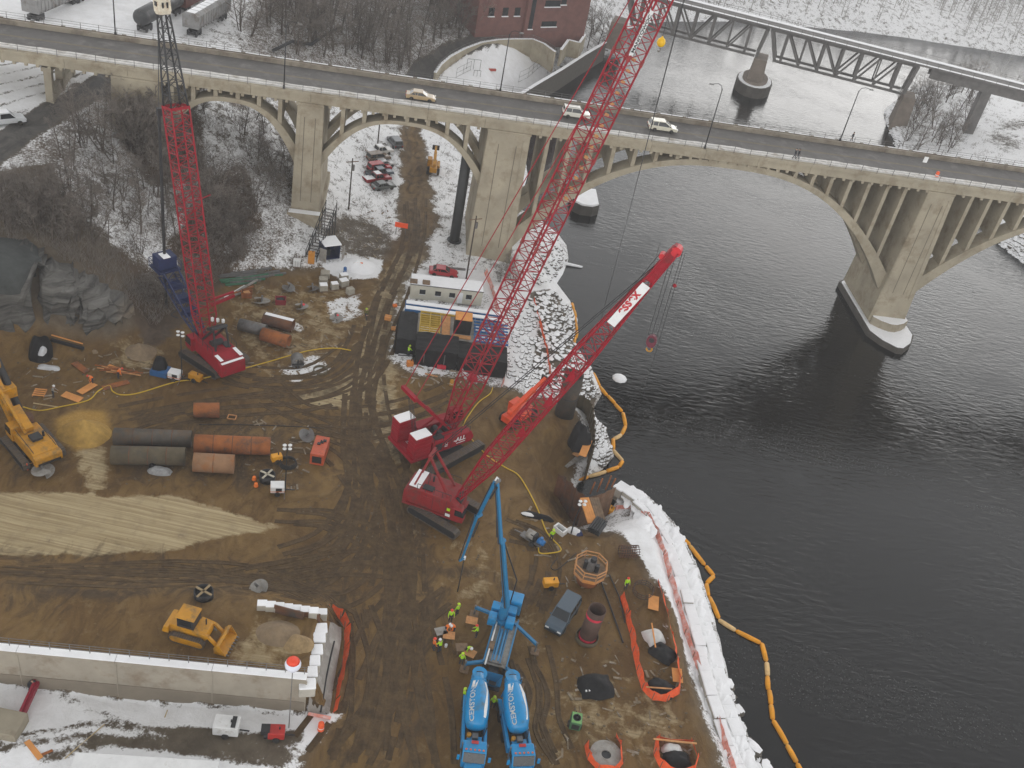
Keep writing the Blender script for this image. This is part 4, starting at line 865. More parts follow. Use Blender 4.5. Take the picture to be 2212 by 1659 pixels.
# signs on the bridge
def sign(px, label, w, h, txt=None):
    p = at(*px, 24.02); o = thing('road_sign', label, 'road sign', p, BA)
    B().bar((0, 0, 0), (0, 0, 2.3 + h), .07).obj('post', STEEL, o); B().bx(-w / 2, w / 2, -.06, -.03, 2.3, 2.3 + h).obj('panel', WHITE, o)
sign((1985, 378), 'small white sign on the near parapet over the right pier', .75, 1.0)
p = at(2022, 383, 24.02); o = thing('traffic_drum', 'orange traffic drum on the near pavement of the bridge', 'traffic drum', p); B().lathe([(.32, 0), (.3, .1), (.27, .95), (.2, 1.05)], 14).obj('drum', ORANGE, o, True); b = B().lathe([(.302, .35), (.297, .5)], 14).obj('white_band', WHITE, o)
# ------------------------------------------------------------------ crawler cranes
def on_heading(F, px, py, h):
    """point on the sight line through (px,py) that lies straight ahead of F on heading h"""
    r = ray(px, py); n = Vector((-math.sin(h), math.cos(h), 0)); k = F.dot(n) / r.dot(n); return Vector((0, 0, CAMZ)) + r * k
def local(o, p): return Matrix.Rotation(-o.rotation_euler.z, 3, 'Z') @ (Vector(p) - Vector(o.location))
def stadium(L, h, n=9):
    """outline of a crawler track in x,z"""
    r = h / 2; pts = [(-L / 2 + r + math.cos(a) * r, r + math.sin(a) * r) for a in np.linspace(math.pi / 2, 3 * math.pi / 2, n)]
    return pts + [(L / 2 - r + math.cos(a) * r, r + math.sin(a) * r) for a in np.linspace(-math.pi / 2, math.pi / 2, n)]
def tracks(o, L, gauge, rz, w=.95, h=1.05, centre=(0, 0), shoe=.34, body=True, frame_mat=None):
    R = Matrix.Rotation(rz, 4, 'Z'); T = Matrix.Translation((centre[0], centre[1], 0)) @ R; out = []
    for sd in (-1, 1):
        y = sd * gauge / 2; pl = stadium(L, h); fr = B().ext([(x * .985, y - w * .36, z * .9 + h * .05) for x, z in pl], (0, w * .72, 0)).xf(T).obj('track_frame', frame_mat or BLK, o)
        b = B(); seg = []; P = pl + [pl[0]]
        for i in range(len(P) - 1): seg.append(math.hypot(P[i + 1][0] - P[i][0], P[i + 1][1] - P[i][1]))
        tot = sum(seg); n = int(tot / shoe); i = 0; acc = 0
        for k in range(n):
            d = k * tot / n
            while acc + seg[i] < d: acc += seg[i]; i += 1
            f = (d - acc) / max(seg[i], 1e-6); x = P[i][0] + (P[i + 1][0] - P[i][0]) * f; z = P[i][1] + (P[i + 1][1] - P[i][1]) * f
            a = math.atan2(P[i + 1][1] - P[i][1], P[i + 1][0] - P[i][0]); m = Matrix.Rotation(-a, 3, 'Y')
            b.box((x, y, z + .03), (shoe * .86, w, .11), m=m)
        b.xf(T).obj('track_shoes', TRACK, fr, kind='stuff')
        out.append(fr)
    if body: B().box((0, 0, h * .62), (L * .42, gauge - w * .5, h * .5)).xf(T).obj('car_body', frame_mat or BLK, o); B().cyl((0, 0, h * .8), (0, 0, h * 1.25), gauge * .27, n=24).xf(T).obj('slew_ring', BLK, o)
    return out
def lattice(o, A, T, stations, panels, cr, lr, material, side=Vector((0, 1, 0)), name='boom', faces=4, xbrace=False, mat2=None):
    """four-chord lattice boom between A and T: stations = (fraction, width, depth)"""
    A, T = Vector(A), Vector(T); d = (T - A).normalized(); up = d.cross(side).normalized(); L = (T - A).length
    def wh(f):
        for (f0, w0, h0), (f1, w1, h1) in zip(stations, stations[1:]):
            if f <= f1: k = (f - f0) / (f1 - f0); return w0 + (w1 - w0) * k, h0 + (h1 - h0) * k
        return stations[-1][1:]
    def pt(f, i):
        w, h = wh(f); c = A + d * (L * f); sx, sy = ((-1, -1), (1, -1), (1, 1), (-1, 1))[i]; return c + side * (sx * w / 2) + up * (sy * h / 2)
    root = None
    fs = sorted(set([s[0] for s in stations] + [k / panels for k in range(panels + 1)]))
    root = bpy.data.objects.new(name, None); COL.objects.link(root); root.parent = o
    for i in range(4): B().tube([pt(f, i) for f in fs], cr, 6).obj('chord', material, root, True)
    b = B()
    for k in range(panels):
        f0, f1 = k / panels, (k + 1) / panels
        for i in range(4):
            j = (i + 1) % 4; a, c_ = (i, j) if k % 2 == 0 else (j, i)
            b.tube([pt(f0, a), pt(f1, c_)], lr, 4, False); b.tube([pt(f1, i), pt(f1, j)], lr, 4, False)
            if xbrace: b.tube([pt(f0, c_), pt(f1, a)], lr * .8, 4, False)
    b.obj('lacing', mat2 or material, root, kind='stuff')
    return root, pt, d, up
def rope(o, pts, r, name='wire_rope', material=None): return B().tube(pts, r, 5).obj(name, material or WIRE, o)
def hook_block(o, p, s, material, name='hook_block'):
    p = Vector(p); k = B(); n = 12
    k.ext([(p.x + math.cos(2 * math.pi * i / n) * .55 * s, p.y - .22 * s, p.z - .9 * s + math.sin(2 * math.pi * i / n) * .8 * s) for i in range(n)], (0, .44 * s, 0)); h = k.obj(name, material, o)
    B().cyl(p + Vector((0, -.26 * s, -.7 * s)), p + Vector((0, .26 * s, -.7 * s)), .3 * s, n=12).obj('sheave', BLK, h)
    B().tube([p + Vector((math.sin(a) * .3 * s, 0, -1.95 * s - math.cos(a) * .3 * s + .3 * s * 0)) for a in np.linspace(math.pi * .98, -math.pi * .55, 9)], [.1 * s] * 8 + [.04 * s], 6).obj('hook', YEL, h, True)
def word(o, txt, size, origin, xdir, ydir, material, bold=.02, name='lettering'):
    me = text_mesh(txt, size, bold * size); x = Vector(xdir).normalized(); y = Vector(ydir); y = (y - x * y.dot(x)).normalized(); z = x.cross(y)
    m = Matrix((x, y, z)).transposed().to_4x4(); m.translation = Vector(origin); me.transform(m); me.materials.append(material)
    t = bpy.data.objects.new(name, me); COL.objects.link(t); t.parent = o; return t
INK = mat('black_ink', (.02, .02, .022), .6); RINK = mat('red_ink', (.45, .02, .03), .6)

# --- crane C: red crane with the sign on its short boom
hC = math.radians(-11.5); pC = at(962, 1108, 0); craneC = thing('crawler_crane', 'red crawler crane with a white lettered sign near its plated boom tip', 'crane', pC, hC, 'red crawler cranes')
tracks(craneC, 7.0, 5.2, math.radians(-25.5) - hC, 1.0, 1.1)
F = local(craneC, at(985, 1078, 2.4)); F.y = 0; Tc = local(craneC, on_heading(at(985, 1078, 2.4), 1462, 536, hC)); Tc.y = 0
prof = [(-4.6, 1.35), (1.9, 1.35), (1.9, 3.0), (.9, 3.7), (-3.6, 3.75), (-4.6, 3.2)]
B().profile(prof, -1.7, 1.7).obj('house', RED_D, craneC, bevel=.12)
B().bx(-4.5, -3.2, -1.55, 1.55, 3.79, 3.87).obj('roof_snow', SNOW, craneC); B().profile([(-5.1, 1.3), (-4.55, 1.2), (-4.55, 3.3), (-5.0, 3.1)], -1.75, 1.75).obj('counterweight', RED_D, craneC, bevel=.1)
for x in (-3.4, -2.0, -.6): B().bx(x - .55, x + .55, -1.76, -1.7, 1.7, 3.1).obj('side_door', RED_D, craneC, bevel=.02)
cb = B().profile([(1.0, 1.2), (2.7, 1.2), (2.7, 2.3), (2.3, 3.1), (1.0, 3.1)], -2.0, -.9).obj('cab', RED_D, craneC, bevel=.05); B().profile([(1.6, 2.1), (2.72, 2.1), (2.72, 2.35), (2.35, 2.95), (1.6, 2.95)], -2.03, -.87).obj('cab_glass', GLASS, cb)
B().bx(.5, 1.1, -2.02, -1.98, 1.55, 1.95).obj('warning_plate', WHITE, craneC); B().bx(.55, .95, -1.79, -1.75, 2.2, 2.6).obj('yellow_plate', LIME, craneC); B().cyl((1.3, -.8, 3.0), (1.3, .8, 3.0), .6, n=14).obj('hoist_drum', BLK, craneC); B().bx(-5.0, 2.2, -1.9, 1.9, 1.05, 1.3).obj('rotating_bed', RED_D, craneC)
mt = local(craneC, on_heading(at(985, 1078, 2.4), 940, 985, hC)); mt.y = 0; mt = Vector((-2.7, 0, 8.3))
for sd in (-1, 1):
    B().bar((F.x - .3, sd * 1.15, 3.2), mt + Vector((0, sd * .75, 0)), .26).obj('gantry_leg', RED_D, craneC); B().bar((-4.0, sd * 1.2, 3.6), mt + Vector((0, sd * .75, 0)), .2).obj('gantry_back_leg', RED_D, craneC)
B().bar(mt + Vector((0, -.95, 0)), mt + Vector((0, .95, 0)), .4).obj('gantry_head', RED_D, craneC)
bm, pt, d, up = lattice(craneC, F, Tc, [(0, 1.1, .35), (.2, 2.15, 2.0), (.64, 2.15, 2.0), (.92, 1.0, .85), (1, .8, .7)], 28, .105, .05, RED, xbrace=True)
# plated boom tip with sheaves
Lb = (Tc - F).length
def fr(f, y, z): return F + d * (Lb * f) + Vector((0, y, 0)) + up * z
B().loft([[fr(f, sx * w / 2, sz * h / 2) for sx, sz in ((-1, -1), (1, -1), (1, 1), (-1, 1))] for f, w, h in ((.905, 1.02, .88), (.94, .95, .8), (.985, .85, 1.0), (1.01, .85, .7))]).obj('boom_tip', RED, bm, bevel=.05)
B().cyl(fr(1.0, -.45, -.1), fr(1.0, .45, -.1), .5, n=18).obj('tip_sheave', mat('bright_red', (.5, .012, .02), .5), bm); B().cyl(fr(.97, -.35, .6), fr(.97, .35, .6), .3, n=16).obj('tip_sheave', MATS['bright_red'], bm)
sg = B(); sg.ext([fr(f, -.93, z) for f, z in ((.765, -.35), (.765, .55), (.90, .48), (.90, -.42))], (0, -.04, 0)); sg.obj('sign_board', WHITE, bm)
word(bm, 'essex', 1.35, fr(.838, -.99, .24), d, up, RINK, .03)
for f in (.35, .48, .58): B().ext([fr(f, -1.0, -.9), fr(f + .035, -1.0, .0), fr(f - .02, -1.0, -.2)], (0, -.05, 0)).obj('gusset_plate', RED, bm)
for sd in (-.6, .6):
    rope(craneC, [mt + Vector((0, sd, 0)), fr(.93, sd * .7, .5)], .05, 'pendant', BLK); rope(craneC, [(1.3, sd * .5, 3.3), fr(.97, sd * .3, .9)], .02)
for sd in (-.3, .3): rope(craneC, [mt + Vector((.1, sd, 0)), (-2.6, sd, 3.7)], .04)
hkp = Tc + d * .2 + Vector((.2, 0, -.6)); hk = Vector((hkp.x, 0, hkp.z - 9.0))
for sx in (-.5, -.15, .35): rope(craneC, [hkp + Vector((sx, sx * .3, .4)), hk + Vector((sx, sx * .3, -.2))], .03, 'hoist_line')
hook_block(craneC, hk, .92, mat('block_maroon', (.12, .015, .03), .6)); rope(craneC, [hkp + Vector((.6, .3, .2)), hkp + Vector((.75, .3, -16.5))], .025, 'hoist_line')
for dx, dz in ((.55, -3.4), (-1.9, -5.0)): B().lathe([(.02, -.2), (.2, -.05), (.2, .1), (.02, .25)], 8, hkp + Vector((dx, .3, dz))).obj('limit_weight', RED, craneC, True)
rope(craneC, [hkp + Vector((-1.9, .3, .3)), hkp + Vector((-1.9, .3, -5.0))], .02)

def house_trim(o, x0, x1, y0, y1, z, zb_):
    for y in (y0, y1):
        for x in np.arange(x0, x1 + .1, (x1 - x0) / 4): B().bar((x, y, z), (x, y, z + .9), .05).obj('rail_post', BLK, o)
        B().bar((x0, y, z + .9), (x1, y, z + .9), .05).obj('hand_rail', BLK, o)
    for k in range(5): x = x0 + (x1 - x0) * (k + .5) / 5; B().bx(x - .015, x + .015, y0 - .03, y0 + .01, zb_, z - .3).obj('panel_seam', BLK, o)
    B().cyl((x0 + 1.2, (y0 + y1) / 2 + .5, z), (x0 + 1.2, (y0 + y1) / 2 + .5, z + .8), .12, n=10).obj('exhaust', BLK, o); B().bx(x0 + .5, x0 + 1.8, y0 + .4, y0 + 1.2, z, z + .18).obj('roof_vent', BLK, o)
house_trim(craneC, -3.4, .8, -1.72, 1.72, 3.72, 1.5)
# --- crane B: long red boom that leaves the top of the picture
hB = math.radians(45); pB = at(962, 966, 0); craneB = thing('crawler_crane', 'tallest red crawler crane with lettered counterweight house and boom rising past the top edge', 'crane', pB, hB, 'red crawler cranes')
tracks(craneB, 9.4, 6.2, math.radians(54) - hB, 1.15, 1.25, (-1.0, 0))
Fw = at(968, 925, 2.6); F = local(craneB, Fw); fy = F.y; Tw = on_heading(Fw, 1418, -6, hB); Tb = local(craneB, Tw); Tb.y = fy; dB = (Tb - F).normalized(); Tb = Tb + dB * 9.0
B().bx(-6.2, 2.2, fy - 1.3, fy + 1.3, 1.5, 2.1).obj('rotating_bed', RED, craneB, bevel=.05)
sh = B().profile([(-3.7, 1.5), (2.6, 1.5), (2.9, 2.2), (2.4, 3.2), (-3.7, 3.4)], fy - 2.4, fy - 1.0).obj('machinery_house', RED, craneB, bevel=.12); B().profile([(-3.7, 1.5), (1.6, 1.5), (1.6, 3.1), (-3.7, 3.3)], fy + 1.0, fy + 2.4).obj('machinery_house', RED, craneB, bevel=.12)
B().bx(-3.2, -2.2, fy - 2.46, fy - 2.4, 1.9, 3.0).obj('grille', BLK, sh); B().bx(-1.9, -1.55, fy - 2.46, fy - 2.4, 2.0, 2.9).obj('lettered_panel', WHITE, sh) if False else None
word(sh, '-ALL', .95, (.55, fy - 2.43, 2.62), (1, 0, 0), (0, 0, 1), WHITE, .035); B().bx(.1, 1.5, fy - 2.44, fy - 2.41, 1.98, 2.08).obj('white_underline', WHITE, sh)
for k in range(3): B().bx(-1.75, -1.3, fy - 2.44, fy - 2.41, 2.15 + k * .25, 2.23 + k * .25).obj('white_bar', WHITE, sh)
B().bx(-6.9, -3.8, fy - 2.7, fy + 2.7, 1.6, 2.0).obj('counterweight_tray', RED, craneB, bevel=.05)
for sd in (-1, 1):
    cw_ = bpy.data.objects.new('counterweight_stack', None); COL.objects.link(cw_); cw_.parent = craneB
    for i in range(5): B().box((-5.35, fy + sd * 1.85, 2.35 + i * .62), (2.5, 1.65, .6)).obj('counterweight', RED, cw_, bevel=.1)
    B().box((-5.35, fy + sd * 1.85, 5.2), (2.35, 1.5, .14)).obj('snow_cap', SNOW, cw_, bevel=.06)
B().bx(-5.6, -4.6, fy - .75, fy + .75, 2.01, 2.1).obj('tray_snow', SNOW, craneB)
cb = B().profile([(2.0, 1.4), (4.0, 1.4), (4.1, 2.4), (3.7, 3.5), (2.0, 3.5)], fy + 1.5, fy + 2.7).obj('cab', RED, craneB, bevel=.06); B().profile([(2.3, 2.3), (4.05, 2.3), (4.08, 2.45), (3.75, 3.4), (2.3, 3.4)], fy + 1.46, fy + 2.74).obj('cab_glass', GLASS, cb)
for x in (-2.6, -1.2, .3): B().cyl((x, fy - .9, 2.6), (x, fy + .9, 2.6), .5, n=14).obj('hoist_drum', BLK, craneB)
bmB, ptB, d, up = lattice(craneB, F, Tb, [(0, 1.6, .4), (.10, 2.55, 2.4), (1, 2.55, 2.4)], 50, .125, .055, RED)
LB = (Tb - F).length
for f in (.36, .575, .80): B().loft([[F + d * (LB * (f + df)) + Vector((0, sx * 1.36, 0)) + up * (sz * 1.28) for sx, sz in ((-1, -1), (1, -1), (1, 1), (-1, 1))] for df in (-.0035, .0035)]).obj('splice_collar', RED, bmB) if False else None
for f in (.22, .40, .58, .76):
    for i in range(4): B().cyl(ptB(f - .006, i), ptB(f + .006, i), .2, n=8).obj('splice_pin', RED_D, bmB)
b = B()
for k in range(14): f = .50 + k * .02; p = F + d * (LB * f) - up * 1.15; b.box(p, (.35, .6, .05), m=Matrix((d, Vector((0, 1, 0)), up)).transposed())
b.obj('catwalk_planks', WOOD, bmB, kind='stuff')
fS = .80; sgn = B().ext([F + d * (LB * f) + Vector((0, -1.34, 0)) + up * z for f, z in ((fS - .035, .95), (fS - .035, 1.55), (fS + .042, 1.55), (fS + .042, .95))], (0, -.05, 0)).obj('name_board', WHITE, bmB)
word(bmB, 'MANITOWOC', .66, F + d * (LB * (fS + .003)) + Vector((0, -1.41, 0)) + up * 1.25, d, up, INK, .03)
mB = local(craneB, on_heading(Fw, 885, 850, hB + math.pi)); mB.y = fy
for sd in (-.7, .7): B().bar(F + Vector((-.4, sd, .6)), mB + Vector((0, sd, 0)), .34).obj('mast_leg', RED, craneB)
B().bar(mB + Vector((0, -1.5, 0)), mB + Vector((0, 1.5, 0)), .5).obj('mast_head', RED, craneB); B().bar(F.lerp(mB, .5) + Vector((0, -.7, .3)), F.lerp(mB, .5) + Vector((0, .7, .3)), .2).obj('mast_tie', RED, craneB)
for sd in (-1.2, 1.2): rope(craneB, [mB + Vector((0, sd, 0)), ptB(.97, 3 if sd < 0 else 2)], .06, 'pendant', RED)
for sx in (-.5, -.2, .2, .5): rope(craneB, [mB + Vector((0, sx, 0)), (-4.6, fy + sx, 2.6)], .04)
for sd in (-1, 1): B().bar((-4.2, fy + sd * 1.2, 2.2), F.lerp(mB, .25) + Vector((0, sd * .8, 0)), .2).obj('backhitch_strut', RED, craneB)
tw = craneB.location + Matrix.Rotation(hB, 3, 'Z') @ (Tb + d * 1.0)
hp = local(craneB, on_heading(Fw, 1437, 0, hB)) ; hb = local(craneB, on_heading(Fw, 1428, 92, hB))
tipB = Tb + d * 1.2 + Vector((1.2, 0, 0)); B().loft([[Tb + d * q + Vector((0, sx * w, 0)) + up * (sz * w) for sx, sz in ((-1, -1), (1, -1), (1, 1), (-1, 1))] for q, w in ((0, 1.25), (2.2, .5))]).obj('boom_head', RED, bmB)
bx_ = hb.x; ball = Vector((bx_, fy, hb.z)); rope(craneB, [Vector((bx_, fy, Tb.z + 1.5)), ball], .035, 'whip_line')
o = B().lathe([(.06, .75), (.12, .6), (.42, .35), (.5, 0), (.36, -.35), (.1, -.5)], 14, ball).obj('overhaul_ball', mat('ball_yellow', (.85, .5, .0), .5), craneB, True); B().tube([ball + Vector((math.sin(a) * .2, 0, -.85 - math.cos(a) * .2)) for a in np.linspace(math.pi, -math.pi * .5, 8)], .055, 6).obj('hook', STEEL, o, True)
lo = at(1296, 640, -1); lo = local(craneB, lo)
for k in (-.7, -.25, .25, .7): rope(craneB, [Tb + d * 1.5 + Vector((1.0 + k * .5, k * .6, 0)), Vector((Tb.x + 1.8 + k * .8, fy + k * .6, 6.0))], .02, 'hoist_line')

house_trim(craneB, -3.5, 2.0, fy - 2.42, fy - 1.05, 3.3, 1.6)
# --- crane A: drilling crane on the left
hA = math.radians(140); pA = at(463, 778, 0); craneA = thing('crawler_crane', 'red crawler crane with black boom top and blue drill unit by the brown hillside', 'crane', pA, hA, 'red crawler cranes')
tracks(craneA, 7.2, 5.0, math.radians(-28) - hA, .95, 1.1)
Fw = at(449, 738, 2.4); F = local(craneA, Fw); fy = F.y; Tr = local(craneA, on_heading(Fw, 380, 231, hA)); Tr.y = fy; dA = (Tr - F).normalized()
Tk = Tr + dA * 10.6
B().profile([(-4.4, 1.3), (2.0, 1.3), (2.0, 3.3), (-3.2, 3.55), (-4.4, 3.1)], fy - 1.75, fy + 1.75).obj('house', RED, craneA, bevel=.18)
cwt = B().profile([(-5.4, 1.2), (-4.3, 1.2), (-4.3, 3.2), (-5.2, 3.0)], fy - 1.85, fy + 1.85).obj('counterweight', RED, craneA, bevel=.2)
b = B(); b.bx(-5.2, -4.85, fy - 1.6, fy + 1.6, 3.14, 3.22); b.bx(-4.85, -3.0, fy - 1.65, fy - 1.2, 3.5, 3.6); b.bx(-4.85, -3.4, fy + 1.2, fy + 1.65, 3.5, 3.6); b.obj('roof_snow', SNOW, craneA)
cb = B().profile([(1.5, 1.3), (3.2, 1.3), (3.3, 2.2), (2.9, 3.3), (1.5, 3.3)], fy + 1.0, fy + 2.2).obj('cab', RED, craneA, bevel=.06); B().profile([(1.8, 2.1), (3.25, 2.1), (2.95, 3.2), (1.8, 3.2)], fy + .96, fy + 2.24).obj('cab_glass', GLASS, cb)
for sd in (-1, 1):
    B().bar((-2.6, fy + sd * 1.0, 3.4), (-1.8, fy + sd * .9, 6.4), .2).obj('gantry_leg', BLK, craneA); B().bar((1.0, fy + sd * .9, 3.2), (-1.8, fy + sd * .9, 6.4), .26).obj('gantry_leg', BLK, craneA)
B().box((-1.2, fy, 6.2), (1.7, 2.2, .35), m=Matrix.Rotation(.5, 3, 'Y')).obj('gantry_head', BLK, craneA); B().cyl((-1.0, fy - .8, 3.6), (-1.0, fy + .8, 3.6), .5, n=12).obj('hoist_drum', BLK, craneA)
b = B(); [b.bar((-1.0 + i * .5, fy - 1.0 + i * .5, 6.5), (-1.0 + i * .5, fy - 1.0 + i * .5, 7.0), .3) for i in range(3)]; b.obj('lamp_cluster', WHITE, craneA)
bmA, ptA, d, up = lattice(craneA, F, Tr, [(0, 1.4, .5), (.13, 2.35, 2.2), (.97, 2.35, 2.2), (1, 2.35, 2.2)], 28, .11, .05, RED, xbrace=False)
B().loft([[Tr + d * q + Vector((0, sx * 1.25, 0)) + up * (sz * 1.18) for sx, sz in ((-1, -1), (1, -1), (1, 1), (-1, 1))] for q in (-.18, .18)], False).obj('boom_collar', RED, bmA)
bmT, ptT, d, up = lattice(craneA, Tr, Tk, [(0, 2.2, 2.0), (1, 1.05, 1.0)], 7, .12, .05, BLK, name='boom_top_section')
IVORY = mat('rusty_ivory', (.62, .56, .44), .6, var=.2, dirt=(.35, .16, .06), dirt_amt=.35)
hd_ = B().loft([[Tk + d * q + Vector((0, sx * w, 0)) + up * (sz * w) for sx, sz in ((-1, -1), (1, -1), (1, 1), (-1, 1))] for q, w in ((0, .6), (.4, .72), (1.7, .72), (2.3, .45))]).obj('boom_head', IVORY, bmT); B().box(Tk + d * 1.2 - up * .75 * 0 + Vector((0, 0, 0)), (.5, 1.6, .5)).obj('head_sheave', BLK, hd_)
b = B(); b.bx(0, 0, 0, 0, 0, 0) if False else None
for k in (-.28, .28): B().box(Tk + d * 1.1 + Vector((-.74, fy * 0 + k, 0)), (.1, .22, .8)).obj('head_slot', BLK, hd_)
kx = Tk + d * 1.6 + Vector((.9, .35, 0)); kz = lambda py: None
def vert_z(w, py):
    lo_, hi_ = -2.0, 60.0
    for _ in range(40):
        m = (lo_ + hi_) / 2; v = Vector((w.x, w.y, m)) - Vector((0, 0, CAMZ)); y = PH / 2 - FPX * v.dot(UP) / v.dot(FW)
        if y > py: lo_ = m
        else: hi_ = m
    return (lo_ + hi_) / 2
kw = craneA.location + Matrix.Rotation(hA, 3, 'Z') @ kx; z_k = vert_z(kw, 548); z_top = vert_z(kw, 240)
B().cyl((kx.x, kx.y, 1.0), (kx.x, kx.y, z_top), .2, n=8).obj('kelly_bar', BLK, craneA); rope(craneA, [Vector((kx.x, kx.y, z_top)), Tk + d * 1.6 + Vector((.5, .2, 0))], .05, 'kelly_rope')
B().box((kx.x, kx.y, z_top - .1), (.5, .5, 1.0)).obj('kelly_swivel', BLK, craneA)
# blue drill unit carried in front of the boom foot
pl = bpy.data.objects.new('drill_unit', None); COL.objects.link(pl); pl.parent = craneA; zc = z_k
B().box((kx.x, kx.y, zc - 1.0), (2.0, 2.6, 1.8)).obj('rotary_drive', DBLUE, pl, bevel=.1); b = B(); b.bx(kx.x - 1.5, kx.x + 1.3, kx.y - 1.6, kx.y + 1.6, zc - 2.2, zc - 1.95); b.obj('work_platform', DBLUE, pl)
b = B()
for sx, sy in ((-1.5, -1.6), (1.3, -1.6), (1.3, 1.6), (-1.5, 1.6)): b.bar((kx.x + sx, kx.y + sy, zc - 2.0), (kx.x + sx, kx.y + sy, zc - .8), .07)
for z in (zc - .8, zc - 1.4):
    for (a1, b1), (a2, b2) in (((-1.5, -1.6), (1.3, -1.6)), ((1.3, -1.6), (1.3, 1.6)), ((1.3, 1.6), (-1.5, 1.6))): b.bar((kx.x + a1, kx.y + b1, z), (kx.x + a2, kx.y + b2, z), .06)
b.obj('platform_rail', DBLUE, pl); B().ext([(kx.x - 1.1, kx.y - 1.32, zc - 1.6), (kx.x + .2, kx.y - 1.32, zc - 1.1), (kx.x + .9, kx.y - 1.32, zc - .3), (kx.x + .1, kx.y - 1.32, zc - .8), (kx.x - .9, kx.y - 1.32, zc - .9)], (0, -.03, 0)).obj('white_emblem', WHITE, pl)
B().box((kx.x - .4, kx.y + .2, zc - .02), (1.5, 1.0, .1)).obj('drive_snow', SNOW, pl)
q0 = Vector((kx.x - .9, kx.y, zc - 2.4)); q1 = Vector((F.x + 1.2, fy, 2.2)); lattice(pl, q0, q1, [(0, 2.2, 1.8), (.6, 1.8, 1.5), (1, 1.0, .7)], 7, .11, .06, DBLUE, name='drill_mast')
for k in range(3): B().box(q0.lerp(q1, .2 + .2 * k), (1.2, 1.5, .9)).obj('power_pack', DBLUE, pl, bevel=.05)
B().bar(F.lerp(Tr, .16) + Vector((0, -1.2, 0)), F.lerp(Tr, .16) + Vector((0, -4.6, .5)), .35).obj('side_outrigger', RED, craneA); B().bar(F.lerp(Tr, .185) + Vector((0, -1.2, 0)), F.lerp(Tr, .18) + Vector((0, -4.6, .4)), .25).obj('side_outrigger', RED, craneA)
B().bar(F.lerp(Tr, .62) + Vector((0, -1.1, 0)), F.lerp(Tr, .62) + Vector((0, -3.0, .4)), .12).obj('cable_arm', RED, craneA)

house_trim(craneA, -3.0, 1.8, fy - 1.77, fy + 1.77, 3.42, 1.5)
# ------------------------------------------------------------------ vehicles
def wheel(o, c, r, w, rim=None, name='wheel', n=16):
    c = Vector(c); t = B().lathe([(r * .55, -w / 2), (r * .93, -w / 2), (r, -w * .35), (r, w * .35), (r * .93, w / 2), (r * .55, w / 2)], n, c, 'Y').obj(name, RUBBER, o, True)
    B().lathe([(.02, -w * .42), (r * .56, -w * .40), (r * .56, w * .40), (.02, w * .42)], 10, c, 'Y').obj('rim', rim or STEEL, t)
def paint(name, col): return mat(name, col, .32, var=.06, scale=.8, coat=.4, dirt=(col[0] * .6 + .05, col[1] * .6 + .045, col[2] * .6 + .04), dirt_amt=.15)
CARP = {  # body outline (x,z), cabin outline, glass outline, length, width
 'sedan': ([(-2.3, .35), (-2.35, .75), (-2.2, .98), (-1.5, 1.02), (.85, .98), (1.9, .85), (2.3, .7), (2.35, .35)], [(-1.75, 1.0), (-1.15, 1.42), (.2, 1.44), (1.0, .96)], 1.78),
 'suv': ([(-2.25, .4), (-2.3, 1.0), (-2.2, 1.12), (.9, 1.1), (2.0, 1.02), (2.25, .85), (2.25, .4)], [(-2.2, 1.1), (-2.05, 1.75), (.35, 1.78), (1.05, 1.08)], 1.82),
 'minivan': ([(-2.4, .35), (-2.45, .95), (-2.3, 1.08), (1.1, 1.0), (2.1, .85), (2.45, .65), (2.45, .35)], [(-2.35, 1.05), (-2.0, 1.7), (.1, 1.74), (1.45, .97)], 1.88),
 'pickup': ([(-2.7, .45), (-2.7, 1.05), (-.75, 1.08), (1.0, 1.08), (2.4, 1.0), (2.65, .85), (2.65, .45)], [(-.85, 1.06), (-.65, 1.75), (.55, 1.77), (1.15, 1.06)], 1.92)}
